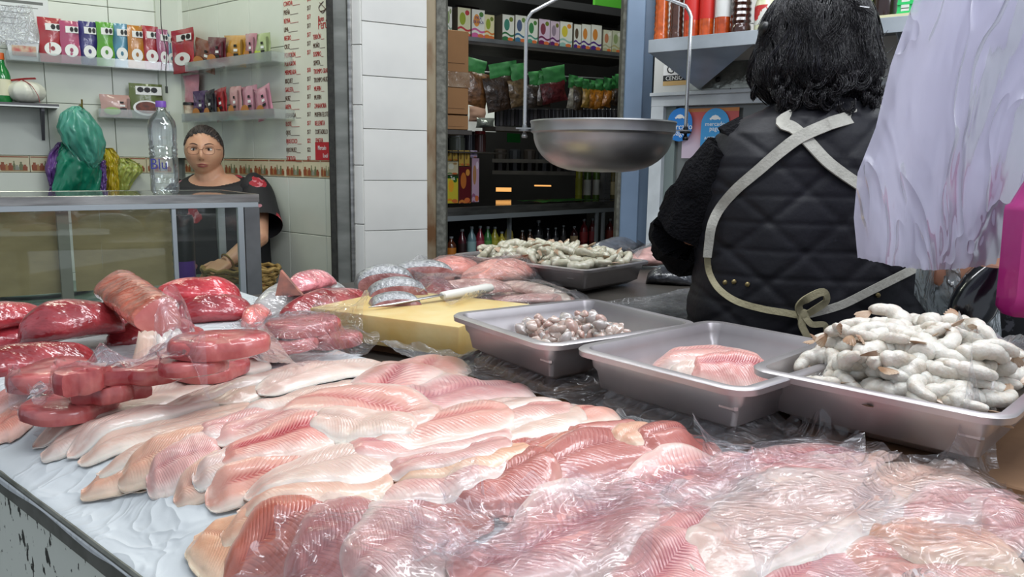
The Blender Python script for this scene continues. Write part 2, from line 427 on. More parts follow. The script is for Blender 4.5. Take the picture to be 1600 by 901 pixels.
# ---- metal jamb, tiled pillar, rusty post
PF=Frame((-.566,3.0),(.866,.5))
JF=Frame((-.706,3.09),(1,.02))
def post(u0,u1,Y,m,name,depth=.05,ztop=2.95,zb=0,ang=0,bev=.003):
    p0=aty(u0,200,Y); p1=aty(u1,200,Y); w=(p1.x-p0.x)/2; b=B()
    R=Matrix.Rotation(ang,3,'Z')
    b.box(((p0.x+p1.x)/2,Y+depth,(ztop+zb)/2),(w,depth,(ztop-zb)/2),R,bev=bev); return struct(b.put(name,m,smooth=False))
M_jamb=mat('worn_jamb_paint','8a8c86',.45,metal=.35,vary='6d6f6a',vscale=6,stretch=(1,1,3))
post(513,523,2.99,mat('rubber_gasket','14140f',.6,vary='2a2a24',vscale=60),'trim_2',.01)
post(522,545,3.0,M_jamb,'trim_3',.03)
post(545,551,2.985,M_steel,'trim_4',.03)
b=B(); 
pl=struct(wallbox(PF,0,.292,0,2.95,.12,M_grout,'wall_pillar'))
# pillar tiles: rows read at the pillar's own plane
zz=[PF.px(600,v)[1] for v in (-48,36,120,202,282,360,438,520)]
zz=[zz[0]+(zz[0]-zz[1])*3,zz[0]+(zz[0]-zz[1])*2,zz[0]+(zz[0]-zz[1])]+zz+[zz[-1]-.25,zz[-1]-.5]
for a,c in zip(zz,zz[1:]):
    if c<2.9: tile(PF,0,.262,max(c,0),min(a,2.94),pl,M_tileb)
PS=Frame((-.566-.06,3.02),(.95,-.30))
ps=struct(wallbox(PS,0,.062,0,2.95,.05,M_grout,'wall_reveal'))
zr2=[PS.px(560,v)[1] for v in (-22,70,164,258,350,440)]
zr2=[zr2[0]+(zr2[0]-zr2[1])*k for k in (6,5,4,3,2,1)]+zr2+[0.3,0]
for a,c in zip(zr2,zr2[1:]):
    if c<2.9 and a>c: tile(PS,0.004,.064,c,min(a,2.94),ps,M_tileb,o=.006)
M_rust=mat('rusty_cream_post','8f826a',.45,metal=.3,vary='6a4a2c',vscale=9,stretch=(1,1,.4),bump=.1,sharp=(.5,.62))
M_grimy=mat('grimy_grey_post','6f6f66',.6,vary='4a4a42',vscale=50,bump=.1)
post(665,681,3.13,M_rust,'trim_5',.02); post(681,697,3.14,M_grimy,'trim_6',.04)

# ---- blue-grey post between the dark shop and the fish stall wall
M_blue=mat('blue_grey_gloss_paint','71859c',.4,vary='64778c',vscale=4)
M_bluef=mat('flaking_blue_paint','6f7f8c',.5,vary='7a5a44',vscale=22,sharp=(.55,.62))
post(974,1002,3.0,M_blue,'trim_7',.05,zb=0); post(968,976,3.02,M_grimy,'trim_8',.04); post(1001,1017,3.04,M_blue,'trim_9',.05)

# ---- dark shop beyond the posts
SB=Frame((-.6,5.6),(1.9,1.15)); 
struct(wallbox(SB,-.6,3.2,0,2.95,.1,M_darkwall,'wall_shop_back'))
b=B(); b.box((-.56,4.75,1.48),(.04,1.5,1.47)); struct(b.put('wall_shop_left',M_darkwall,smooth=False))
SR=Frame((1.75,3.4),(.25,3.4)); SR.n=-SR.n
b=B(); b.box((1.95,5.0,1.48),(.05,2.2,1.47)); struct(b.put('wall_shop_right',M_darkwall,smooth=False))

# ---- fish stall wall on the right (window with a white frame)
WS=Frame((.52,2.98),(.788,-.616)); LS=2.2
ws=None
s0,_=WS.px(1018,200); 
def wsb(s0,s1,z0,z1,m,name): return wallbox(WS,s0,s1,z0,z1,.08,m,name)
_,zwt=WS.px(1060,160)
wsw=wsb(s0,LS,zwt,2.95,M_grout,'wall_right')
for (a,c) in ((0,1),(1,2),(2,3),(3,4),(4,5),(5,6),(6,7)):
    for r in range(6):
        z0=zwt+.03+r*.22
        tile(WS,s0+a*.3,min(s0+(a+1)*.3,LS),z0,min(z0+.22,2.94),wsw,M_tileb)
wsb(s0,LS,0,.70,M_tileb,'wall_right_low')
# ================================================================== left shop
M_glass = None
def clear_mat(name, tint=(.9,.95,.93), haze=.04, gloss=.10, rough=.02):
    m,nt,b=_new(name); nt.nodes.remove(b); g=G(nt); out=nt.nodes['Material Output']
    tr=g.node('ShaderNodeBsdfTransparent',{'Color':rgba(tint)}).outputs[0]
    df=g.node('ShaderNodeBsdfDiffuse',{'Color':(.8,.85,.85,1)}).outputs[0]
    gl=g.node('ShaderNodeBsdfGlossy',{'Color':(1,1,1,1),'Roughness':rough}).outputs[0]
    a=g.node('ShaderNodeMixShader',{0:haze,1:tr,2:df}).outputs[0]
    fr=g.node('ShaderNodeFresnel',{'IOR':1.45}).outputs[0]
    f=g.m('ADD',g.m('MULTIPLY',fr,.8),gloss*.2,clamp=True)
    s=g.node('ShaderNodeMixShader',{0:f,1:a,2:gl}).outputs[0]; nt.links.new(s,out.inputs[0]); MATS[name]=m; return m
M_glass=clear_mat('display_glass',(.93,.96,.94),.015,.05); M_acryl=clear_mat('acrylic',(.86,.89,.88),.16,.2,.1); M_pet=clear_mat('clear_bottle_plastic',(.95,.98,.98),.03,.6,.05)

# counter
cR=Vector((-.915,2.85)); cL=Vector((-1.553,2.39))
FC=Frame((cR.x-(cR-cL).normalized().x*2.0,cR.y-(cR-cL).normalized().y*2.0),((cR-cL).x,(cR-cL).y)); LC=2.0
ct=1.13
counter=thing('display_counter','glass fronted display counter with brushed steel top edge and brown paper inside','counter',FC.pt(1.6,0,-.25))
_,zb1=FC.px(390,316); _,zb2=FC.px(390,322)
DP=.46
def cbox(name,s0,s1,z0,z1,o0,o1,m,bev=.001,label=None): return rect(FC,s0,s1,z0,z1,o0,o1,m,name,counter,bev,False,label)
cbox('top_band',0,LC,zb1,ct,0,-.012,M_steel,label='brushed steel edge band')
cbox('side_band',LC-.012,LC,zb1,ct,-.012,-DP,M_steel)
cbox('back_band',0,LC-.012,zb1,ct,-DP+.012,-DP,M_steel)
cbox('glass_top',0,LC-.012,ct-.008,ct-.001,-.012,-DP+.012,M_glass,0)
cbox('upper_rail',.0,LC-.004,zb2-.004,zb1,0,-.022,M_alu)
cbox('corner_post',LC-.055,LC-.001,.55,zb2-.004,.001,-.03,M_steeld,label='grey steel corner post')
s_a,_=FC.px(376,400); cbox('frame_upright',s_a-.004,s_a+.016,.55,zb2-.004,.003,-.02,M_alu)
s_m,_=FC.px(275,400); cbox('frame_upright',s_m-.006,s_m+.008,.6,zb2-.004,-.002,-.02,M_alu)
cbox('frame_upright',LC-.03,LC-.002,.1,zb1,-DP,-DP+.03,M_alu)
s0,_=FC.px(94,400); s1,_=FC.px(113,400); cbox('middle_post',s0,s1,.6,zb2-.004,-.024,-.05,mat('taupe_post','8c8a7c',.5))
cbox('glass_front',0,s_a,.6,zb2-.004,-.008,-.012,M_glass,0)
_,zsh=FC.px(200,445,-.2)
cbox('glass_shelf',0,LC-.06,zsh-.02,zsh-.012,-.03,-DP+.02,mat('greenish_glass_shelf','7d9488',.15),0)
cbox('lower_panel',0,LC-.003,0,.6,-.0,-.02,M_steeld); cbox('side_panel',LC-.02,LC-.003,0,.6,-.03,-DP,M_steeld)
# kraft paper sheets inside
M_kraft=mat('brown_kraft_paper','b09c70',.8,vary='9c8a60',vscale=7,stretch=(1,1,2.5),bump=.25,bscale=14)
for i,(ua,ub,ragged) in enumerate(((-150,92,0),(116,160,0),(160,272,1))):
    a,_=FC.px(ua,400,-.06); bb,_=FC.px(ub,400,-.06); V=[];N=26
    z0=zsh+.01; z1=zb2+.0
    for k in range(N+1):
        t=k/N
        for j in range(9):
            s=a+(bb-a)*j/8; w=.004*vnoise(s*3,t*3+i*7,2.0,3+i)
            if ragged and j==8: s+=.006*random.uniform(-1,1)
            V.append(FC.pt(s,z0+(z1-z0)*t,-.065+float(w)-.001*(i%2)))
    tag(mesh('kraft_paper',V,gridf(N+1,9),M_kraft),['wide brown paper sheet behind the counter glass, at the far left','narrow strip of brown paper beside the taupe counter post','brown paper sheet with a ragged right edge behind counter glass'][i],'paper')
# round metal trays on the glass shelf
def lathe_thing(name,label,cat,c,prof,m,n=32,group=None,**k):
    b=B(); b.lathe(prof,c,n,**k); o=b.put(name,m); return tag(o,label,cat,group)
q=aty(60,448,2.66); q.z=zsh-.012
lathe_thing('round_tray','large round metal tray lying inside the counter, at left',"tray",q,[(.001,.004),(.14,.004),(.16,.014),(.172,.016),(.172,.012),(.158,.009),(.14,0),(.001,0)],mat('pale_tray_metal','9fb0a6',.3,metal=.5))
# thermos
q=FC.pt(FC.px(288,420,-.10)[0],zsh-.012,-.10)
th=thing('thermos_bottle','purple bottle with tall black upper half standing inside the counter','bottle',q)
b=B(); b.lathe([(.001,0),(.036,0),(.038,.004),(.038,.10)],q,20); b.put('body',mat('purple_plastic','5a2f8e',.3,coat=.3),th)
b=B(); b.lathe([(.0385,.10),(.039,.25),(.034,.262),(.001,.262)],q,20); b.put('black_sleeve',M_black,th)

# big clear water bottle
q=FC.pt(FC.px(258,290,-.14)[0],ct,-.14)
wbt=thing('water_bottle','large clear plastic water bottle with purple cap on the counter','bottle',q)
b=B(); prof=[(.001,0),(.040,0),(.047,.010),(.047,.03)]
for k in range(5): prof+=[(.047,.035+k*.004),(.0455,.037+k*.004)]
prof+=[(.047,.06),(.047,.125),(.044,.13),(.047,.137),(.044,.145),(.047,.153),(.044,.161),(.047,.17),(.044,.18),(.046,.19),(.047,.225),(.043,.25),(.031,.27),(.017,.285),(.015,.29),(.015,.305)]
b.lathe(prof,q,28); b.put('body',M_pet,wbt)
b=B(); b.lathe([(.001,.318),(.0165,.318),(.0175,.315),(.0175,.297),(.001,.297)],q,20); b.put('cap',mat('purple_cap','7a4fb0',.4),wbt)
yaw=Matrix.Rotation(.32,3,'Z')
text('lettering','Blu',.052,mat('blue_ink','3a3c8e',.4),q+yaw@Vector((-.040,-.0475,.085)),yaw,wbt,sx=.85)

# hair-thin cable hanging in front of the shelves
b=B(); P=smooth_path([WB.pt(*WB.px(251,-30,.16),.16),WB.pt(*WB.px(252,40,.16),.16),WB.pt(*WB.px(260,80,.16),.16),WB.pt(*WB.px(259,110,.16),.16),WB.pt(*WB.px(260,135,.16),.16)],16)
b.tube(P,.0022,6); b.tube([P[-1],P[-1]-Vector((0,0,.03))],.006,6); tag(b.put('cable',mat('grey_cable','3c3f3c',.6)),'thin grey cable dangling in front of the snack shelves','cable')

# ---- acrylic shelves on the walls
def shelf(F,u0,v0,u1,v1,dep,label,lip=.035):
    s0,z0=F.px(u0,v0,dep); s1,z1=F.px(u1,v1,dep); z=(z0+z1)/2
    t=thing('wall_shelf',label,'shelf',F.pt((s0+s1)/2,z,0))
    rect(F,s0,s1,z-.004,z,0,dep,M_acryl,'board',t); rect(F,s0,s1,z,z+lip,dep-.003,dep,M_acryl,'front_lip',t)
    rect(F,s0,s0+.003,z,z+lip,0,dep-.003,M_acryl,'end_plate',t); rect(F,s1-.003,s1,z,z+lip,0,dep-.003,M_acryl,'end_plate',t)
    return z,s0,s1
zS1,_,_=shelf(WB,10,96,272,107,.10,'clear acrylic shelf holding the row of tall bright pouches')
zS2,_,_=shelf(WR,289,107,424,98,.10,'clear acrylic shelf under the brown and yellow snack bags')
zS3,_,_=shelf(WB,155,181,266,187,.10,'short clear acrylic shelf with the green beans bag')
zS4,_,_=shelf(WR,284,188,428,186,.10,'clear acrylic shelf with pink and black snack bags')

M_oct=M_ink
def pillow(w,h,t,bottom_gusset=False,n=9,m=12,seed=0):
    """V,F of a stuffed bag, local: x across, y front(-)/back, z up from 0"""
    V=[];F=[]
    for side in (-1,1):
        for i in range(m+1):
            for j in range(n+1):
                u=j/n*2-1; vv=i/m
                pinch=(1-abs(u)**2.4)*(math.sin(PI*min(max((vv if not bottom_gusset else .18+vv*.82),0),1))**.6)
                wv=1-.05*math.sin(PI*vv)
                V.append(Vector((u*w/2*wv+.004*float(vnoise(i*.3,j*.2,1,seed)),side*(t/2*pinch+.0004)+.004*float(vnoise(j*.5,i*.4,1,seed+3)),vv*h)))
    N=(n+1)
    F+=gridf(m+1,n+1,0,True)+gridf(m+1,n+1,(m+1)*N)
    return V,F
def pack(name,label,F,u0,v0,u1,v1,zbase,off,col,style='pouch',group=None,tilt=0,extra=None,t=.03,cat='snack bag'):
    """bag filling the pixel box u0..u1, v0..(shelf) on wall frame F, standing at zbase"""
    s0,_=F.px(u0,v1,off); s1,ztop=F.px((u0+u1)/2,v0,off); s1,_=F.px(u1,v1,off); w=abs(s1-s0); h=ztop-zbase
    q=F.pt((s0+s1)/2,zbase,off); R=F.rot()@Matrix.Rotation(tilt,3,'Y')@Matrix.Rotation(random.uniform(-.08,.08),3,'Z')
    o=thing(name,label,cat,q,0,group)
    hc_=hexc(col); gy_=sum(hc_)/3; cc_=tuple(.78*(.82*x+.18*gy_) for x in hc_); m=mat('pouch_'+col,cc_,.22,coat=.5,bump=.25,bscale=26,vary=tuple(x*.8 for x in hexc(col)),vscale=12)
    V,Fc=pillow(w,h,t,style=='pouch',seed=random.randint(0,99)); b=B(); b.add([R@v+q for v in V],Fc); b.put('bag_body',m,o)
    def plate(pname,x0,x1,z0,z1,mm,y=None,kind='box',par=None):
        bb=B(); yy=-(t/2+.002) if y is None else y
        if kind=='box': bb.box((0,0,0),((x1-x0)/2,.0007,(z1-z0)/2))
        else: bb.lathe([(.001,0),(1,0),(1,.001),(.001,.001)],n=8 if kind=='oct' else 20); bb.V=[Vector((v.x*(x1-x0)/2,v.z,v.y*(z1-z0)/2)) for v in bb.V]
        c=Vector(((x0+x1)/2,yy,(z0+z1)/2)); bb.V=[R@(v+c)+q for v in bb.V]; return bb.put(pname,mm,par or o,smooth=False)
    if style in('pouch',):
        b2=plate('warning_strip',-.20*w,.46*w,h*.72,h*.87,M_whiteink,-(t*.35+.002))
        for k in (0,1): plate('warning_seal',(.02+.22*k)*w,(.22+.22*k)*w,h*.74,h*.86,M_oct,-(t*.35+.004),'oct',b2)
        pc=plate('picture',-.3*w,.4*w,h*.16,h*.46,extra or M_whiteink,-(t*.5+.003),'disc'); plate('picture_band',-.04*w,.14*w,h*.27,h*.37,mat('pouch_dark_'+col,tuple(x*.5 for x in hexc(col)),.4),-(t*.5+.0045),'disc',pc)
    elif style=='snack':
        plate('picture',-.38*w,.12*w,h*.10,h*.44,extra or mat('food_print_amber','b4753a',.4),-(t*.5+.003),'disc')
        for k in range(3): plate('brand_bar',(.10+.0*k)*w,(.30-.04*k)*w,h*(.34+.14*k),h*(.42+.14*k),M_oct if k!=1 else M_whiteink,-(t*.5+.003))
        plate('side_stripe',.34*w,.42*w,h*.08,h*.86,mat('pack_dark_'+col,tuple(x*.35 for x in hexc(col)),.4),-(t*.22+.003))
    elif style=='photo':
        plate('bowl_print',-.4*w,.4*w,h*.08,h*.52,M_whiteink,-(t*.5+.002),'disc'); plate('stew_print',-.33*w,.33*w,h*.14,h*.48,mat('stew_print','7e3a22',.4,vary='4a2014',vscale=60),-(t*.5+.004),'disc')
        b2=plate('label_strip',-.3*w,.46*w,h*.68,h*.92,M_whiteink,-(t*.35+.002))
        for k in range(3): plate('warning_seal',(-.26+.2*k)*w,(-.06+.2*k)*w,h*.74,h*.9,M_oct,-(t*.35+.004),'oct',b2)
    return o
PG='tall bright pouches on the acrylic shelf'
pou=[(63,28,101,'c0303a','red pouch with a white round print, first at the left of the shelf'),(97,33,127,'c8527e','rose pink pouch beside the first red pouch'),(126,34,154,'3f3a86','dark violet pouch beside the green pouch'),
(153,35,180,'63b52c','lime green pouch beside the violet one'),(178,37,203,'5aa0c0','sky blue pouch with white print'),(201,40,226,'d68a22','orange pouch with white print'),(223,41,250,'c0303c','red pouch between the orange pouch and the cable'),
(247,46,264,'b8608a','mauve pouch behind the hanging cable'),(259,50,276,'5c98b4','small blue pouch right of the cable'),]
for i,(a,t_,c_,col,lb) in enumerate(pou): pack('snack_pouch',lb if len(lb.split())>3 else lb+' print',WB,a,t_,c_,100,zS1+.001,.050+.013*(i%2),col,'pouch',PG,t=.022,cat='pouch')
pack('snack_pouch','red pouch in the wall corner, last of the row',WR,270,45,306,104,zS2+.001,.055,'c02c3a','pouch',PG,t=.02,cat='pouch')
SG='snack bags on the side wall shelves'
for (F_,a,t_,c_,zz_,off,col,lb,ti) in ((WR,303,62,334,zS2,.045,'8a4a34','brown snack bag with round food print next to the corner',.25),(WR,326,58,352,zS2,.075,'6e2430','maroon snack bag with black seals',.1),(WR,350,55,384,zS2,.05,'d99a20','golden yellow snack bag on the upper shelf',.08),
    (WR,384,52,402,zS2,.06,'c98a94','narrow pink striped snack bag on the upper shelf',.05),(WR,398,52,424,zS2,.05,'b8c98a','pink and lime snack bag at the end of the upper shelf',0),
    (WR,300,142,322,zS4,.05,'5a3a70','small purple snack bag on the lower shelf',.0),(WR,318,141,338,zS4,.07,'2c2830','black snack bag on the lower shelf',-.1),(WR,334,138,356,zS4,.05,'b81e28','bright red snack bag on the lower shelf',-.12),
    (WR,356,135,376,zS4,.06,'dba0a0','pale pink and yellow snack bag on the lower shelf',0),(WR,376,134,402,zS4,.05,'dc96a8','pink snack bag with orange food print on the lower shelf',-.05),(WR,400,134,428,zS4,.065,'dc92a6','pink snack bag tipping over at the shelf end',-.22)):
    pack('snack_bag',lb,F_,a,t_,c_,104,zz_+.001,off,col,'snack',SG,ti,t=.026,extra=mat('food_print_amber','b4753a',.4) if 'lime' not in lb else mat('food_print_lime','b8c94a',.4))
pack('pink_pack','soft pink pack tucked in the corner above the lower shelf',WR,288,117,312,150,zS4+.03,.03,'dd8fa0','plain',t=.03)
pack('beans_bag','olive green food bag with a bowl of beans print','','','','','',0,0,'') if 0 else pack('beans_bag','olive green food bag with a bowl of beans print',WB,203,131,256,184,zS3+.001,.05,'6c7a3a','photo',t=.03,cat='food bag')
pack('candy_bag','pink and green candy bag lying at the left of the short shelf',WB,156,148,208,181,zS3+.001,.05,'d3a49a','snack',t=.03,extra=mat('candy_print','8fb060',.4))
# small printed cup
q=WR.pt(WR.px(297,185,.05)[0],zS4+.001,.05); cp=thing('paper_cup','small printed cup with black lid beside the purple snack bag','cup',q)
b=B(); b.lathe([(.001,0),(.020,0),(.026,.075),(.001,.075)],q,16); b.put('cup_body',mat('cup_print','cfc4ae',.4,vary='9a6a50',vscale=30),cp)
b=B(); b.lathe([(.001,.088),(.026,.088),(.028,.084),(.028,.075),(.001,.075)],q,16); b.put('lid',M_black,cp)

# tub on the far left of the upper shelf, paper notice and clear bag above
s0,_=WB.px(12,95,.05); s1,_=WB.px(62,95,.05); q=WB.pt((s0+s1)/2,zS1+.001,.05)
tb=thing('food_tub','white printed tub at the left end of the pouch shelf','tub',q); b=B(); hw=(s1-s0)/2
b.loft([[q+WB.rot()@Vector((x*hw*k,y*.04*k,z)) for x,y in((-1,-1),(1,-1),(1,1),(-1,1))] for k,z in ((.86,0),(1,.075),(1.04,.077),(1.04,.083))]); b.put('tub_body',M_white,tb,False)
rect(WB,s0+hw*.3,s1-hw*.2,zS1+.018,zS1+.06,.0905,.092,mat('tub_print','c9b49a',.5,vary='b8605a',vscale=40),'label',tb)
s0,zb_=WB.px(-40,62,.002); s1,_=WB.px(77,30,.002)
nt_=thing('notice_sheet','white paper notice taped to the tiles at the top left','notice',WB.pt(s1-.1,zb_,.002))
rect(WB,s0,s1,zb_,zb_+.6,.001,.0025,M_white,'sheet',nt_)
_,zz1=WB.px(40,4); rect(WB,s0,s1-.02,zz1-.006,zz1+.006,.0026,.003,mat('grey_print','6a6c6a',.6),'printed_bar',nt_)
for k in range(4): 
    _,zk=WB.px(40,12+k*9); rect(WB,s0+.1,s1-.04-.03*k,zk-.0015,zk+.0015,.0026,.003,mat('grey_print','6a6c6a',.6),'printed_line',nt_)
def sheet(name,label,cat,corners,m,n=24,disp=.01,seed=1,sc=8,group=None,parent=None,thin=None):
    """cloth/film patch between 4 world corners (tl,tr,bl,br)"""
    tl,tr,bl,br=[Vector(c) for c in corners]; nor=(tr-tl).cross(bl-tl).normalized(); V=[];UV=[]
    for i in range(n+1):
        for j in range(n+1):
            s=j/n;t=i/n; p=(tl*(1-s)+tr*s)*(1-t)+(bl*(1-s)+br*s)*t
            d=disp*float(vnoise(s*(tr-tl).length*sc,t*(bl-tl).length*sc*.6,1,seed)+.5*vnoise(s*(tr-tl).length*sc*2.3,t*(bl-tl).length*sc,1,seed+5))
            V.append(p+nor*d); UV.append((s,t))
    o=mesh(name,V,gridf(n+1,n+1),m,parent,UV); return tag(o,label,cat,group)
M_film=film_mat('clear_bag_film',cloud=.10,gloss=.35,wr=30)
def fp(F,u,v,o): return F.pt(*F.px(u,v,o),o)
sheet('clear_bag','crumpled clear plastic bag hung over the notice at top left','plastic bag',(fp(WB,-30,10,.1),fp(WB,50,8,.1),fp(WB,-30,72,.1),fp(WB,62,68,.1)),M_film,26,.014,4,14)

# grey bracket shelf with green bottle and ribboned white pumpkin jar
s0,z0=WB.px(-60,163,.16); s1,z1=WB.px(92,163,.16); gz=z1
gs=thing('bracket_shelf','dark grey bracket shelf below the tub at the left edge','shelf',WB.pt(s1,gz,0))
M_greyb=mat('grey_board','5c5b60',.5,vary='4c4b50')
rect(WB,s0,s1,gz-.012,gz,.0,.16,M_greyb,'board',gs); rect(WB,s0,s1,gz-.016,gz-.010,.16,.165,M_white,'edge_strip',gs)
sb,_=WB.px(65,185,.12); b=B(); b.poly([WB.pt(sb,gz-.012,.001),WB.pt(sb,gz-.012,.15),WB.pt(sb,gz-.03,.15),WB.pt(sb,gz-.15,.01),WB.pt(sb,gz-.15,.001)],WB.d*.012); b.put('bracket',M_greyb,gs,False)
q=WB.pt(WB.px(6,160,.07)[0],gz,.07); gb=thing('green_bottle','green glass bottle with orange cap and white label on the bracket shelf','bottle',q)
b=B(); b.lathe([(.001,0),(.031,0),(.033,.006),(.033,.11),(.028,.13),(.016,.155),(.013,.175),(.013,.19)],q,20); b.put('glass_body',mat('green_bottle_glass','1f7a3a',.12,coat=.5),gb)
b=B(); b.lathe([(.0335,.03),(.0336,.032),(.0336,.095),(.0335,.097)],q,20); b.put('label',mat('cream_label','d8d4b8',.5),gb)
b=B(); b.lathe([(.015,.178),(.0155,.18),(.0155,.205),(.001,.206)],q,16); b.put('cap',mat('orange_cap','d8642a',.4),gb)
q=WB.pt(WB.px(43,158,.08)[0],gz+.004,.08); pj=thing('pumpkin_jar','white ribbed pumpkin shaped jar tied with a red ribbon','jar',q); b=B(); rings=[]
for i in range(13):
    a=PI*i/12; r=.072*math.sin(a)**.8+.001; z=.046*(1-math.cos(a))
    rings.append([q+Vector((r*(1-.06*abs(math.cos(4.5*t)))*math.cos(t),r*(1-.06*abs(math.cos(4.5*t)))*math.sin(t),z)) for t in [2*PI*k/54 for k in range(54)]])
b.loft(rings); b.put('jar_body',mat('white_ceramic','dcdccf',.25),pj)
M_rib=mat('red_ribbon','a5232a',.5)
b=B(); b.tube([q+Vector((.075*math.sin(t)*s_*1.0,-.045*math.sin(t)-.01,.092-.0*t-.09*(1-math.cos(t))/2)) for s_ in(-.35,) for t in [PI*.1+k*.22 for k in range(10)]],.004,6,flat=.3)
b.tube(smooth_path([q+Vector((-.05,-.03,.09)),q+Vector((0,-.02,.098)),q+Vector((.06,-.03,.1)),]),.005,6,flat=.4); b.tube(smooth_path([q+Vector((.0,-.03,.095)),q+Vector((.05,-.05,.07)),q+Vector((.075,-.05,.03)),q+Vector((.082,-.05,.0))]),.004,6,flat=.3); b.put('ribbon',M_rib,pj)

# coloured plastic bags hanging from a wall hook
def hangbag(name,label,F,outline,off,m,depth=.03,n=44,mm=36,seed=0,crease=10):
    """outline: list of (y, uleft, uright) pixel rows on frame plane at offset"""
    V=[]; rows_=[]
    for i in range(n+1):
        t=i/n*(len(outline)-1); k=min(int(t),len(outline)-2); f=t-k; a=outline[k]; c=outline[k+1]
        v=a[0]+(c[0]-a[0])*f; l=a[1]+(c[1]-a[1])*f; r=a[2]+(c[2]-a[2])*f
        for side in (0,1):
            pass
        rows_.append((v,l,r))
    K=2*mm
    rings=[]
    for i,(v,l,r) in enumerate(rows_):
        ring=[]
        for k in range(K):
            a=2*PI*k/K; x=-math.cos(a); y=math.sin(a)
            u=(l+r)/2+(r-l)/2*x
            s,z=F.px(u,v,off); w=float(vnoise(x*2.2+seed,i/n*2+y,1,seed))*.014+.018*abs(float(vnoise(x*3.4+i/n*2,i/n*2.2+y,1,seed+2)))-.012*abs(float(vnoise(x*6-i/n*3,i/n*5+y*2,1,seed+3)))
            ring.append(F.pt(s+w*.35*math.sin(i*.9+k),z,off+y*depth*math.sin(PI*min(.12+i/n*.8,1))+w))
        rings.append(ring)
    b=B(); b.loft(rings); o=b.put(name,m,ang=180); return tag(o,label,'plastic bag','coloured bags on the wall hook')
def soft(name,c,c2,al=1): return mat(name,c,.3,vary=c2,vscale=7,bump=.9,bscale=12,coat=.4,stretch=(1.6,1.6,.6),sss=.3)
hangbag('teal_bag','teal plastic bag bunched over the wall hook, uppermost of the hanging bags',WB,[(166,112,126),(176,95,140),(200,88,158),(225,100,166),(250,122,160),(262,138,150)],.15,soft('teal_film','5aa894','35806e'),.05,seed=3)
hangbag('green_bag','big sea green plastic bag hanging lowest behind the counter',WB,[(218,100,116),(236,92,140),(262,88,160),(300,80,156)],.11,soft('seagreen_film','1f8a6c','0f6a50'),.05,seed=5)
hangbag('purple_bag','purple plastic bag showing left of the green bag',WB,[(222,92,104),(240,76,104),(262,70,100),(290,78,96),(305,78,96)],.06,soft('purple_film','6a3f8c','4a2a6a'),.03,seed=8)
hangbag('purple_roll','thin purple roll of bags between green and yellow bags',WB,[(250,154,164),(275,155,166),(305,156,166)],.09,soft('violet_film','7c5aa0','6a4a90'),.02,seed=9)
hangbag('yellow_bag','yellow plastic bag hanging right of the green bags',WB,[(231,160,176),(245,162,186),(262,166,184),(290,166,186),(305,166,186)],.06,soft('yellow_film','c8b428','a8901c'),.03,seed=11)
hangbag('pale_yellow_bag','pale lime yellow bag puffed out at the right of the hanging bags',WB,[(247,184,200),(258,180,220),(268,178,222),(285,182,208),(300,184,200)],.04,soft('lime_film','a8b05a','98a050'),.03,seed=12)
b=B(); q=fp(WB,123,166,.0); b.tube(smooth_path([q,q+WB.n*.1,q+WB.n*.15+Vector((0,0,-.02)),q+WB.n*.17+Vector((0,0,.02))]),.004,6); tag(b.put('wall_hook',mat('brass_hook','9a8040',.4,metal=.8)),'small brass hook on the tiles above the teal bag','hook')

# ---- price poster
s0,zt_=WR.px(440,-60,.004); s1=LR+.02; _,zb_=WR.px(470,251,.004); zb_=zb_+.004
po=thing('price_poster','tall white bakery price list with red and brown lines on the tiled wall','poster',WR.pt((s0+s1)/2,zb_,.003))
rect(WR,s0,s1,zb_,zt_,.0015,.0035,mat('poster_paper','d9d8c8',.5),'sheet',po)
L1=['CAMPECHANA','CONCHA','PREÑA','REYNA','LIMA','NEGRO','CRUZ','POLVORÓN','POLVORÓN','MERMELADA','BISQUET','GALLETA','NUEZ','AREPA','REBANADA','ELOTE','OJOS','OJOS COCO','OJOS NUEZ','TORTUGA']
PR=['$17','$18','$17','$17','$17','$17','$17','$17','','$18','$17','$17','$17','$17','$17','$17','$17','$22','$22','$17']
L2=['TERRÓN___','MOÑO_____','SUSPIRO__','SEMITA___','TROMPO GRANDE','TROMPO NUEZ','MUFFIN___','MUFFIN','ZANAHORIA','MUFFIN ELOTE','RELLENITA','CORTADILLO','LENGUA___']
y0=-13; 
for i,(a,p) in enumerate(zip(L1,PR)):
    y=y0+13.35*i*1.0+ (0); mm=M_red if i%2==1 else M_brown
    if i==0: mm=M_red
    if i in(8,9): mm=M_red
    if i>9: mm=M_red if i%2==1 else M_brown
    sA,zA=WR.px(443+.35*i*.7,y+10,.004); sB,_=WR.px(485,y+10,.004)
    text('price_line',a+('_'*max(2,13-len(a)) if p else ''),.026,mm,WR.pt(sA,zA,.0042),WR.rot(),po,sx=.52)
    if p: text('price_line',p,.024,mm,WR.pt(sB-.02,zA+.002,.0042),WR.rot(),po,sx=.6)
for i,a in enumerate(L2):
    y=52+13.4*i; mm=M_red if i%2==0 else M_brown
    if i==4: mm=M_red
    if i==5: mm=M_brown
    sA,zA=WR.px(489+.3*i,y+10,.004); text('price_line',a,.026,mm,WR.pt(sA,zA,.0042),WR.rot(),po,sx=.5)
sA,zA=WR.px(497,34,.004); text('heading','Buen',.03,M_red,WR.pt(sA,zA,.0042),WR.rot(),po,sx=.6)
sA,zA=WR.px(497,46,.004); text('heading','Perú',.05,M_red,WR.pt(sA,zA,.0042),WR.rot(),po,sx=.62)
sA,zA=WR.px(493,250,.004); _,zB=WR.px(493,222,.004); rect(WR,sA,s1-.001,zA,zB,.0036,.0042,mat('poster_red','b3202a',.5),'red_panel',po)
sA,zA=WR.px(497,234,.004); text('panel_lettering','Mercado',.024,M_whiteink,WR.pt(sA,zA,.0046),WR.rot(),po,sx=.62)
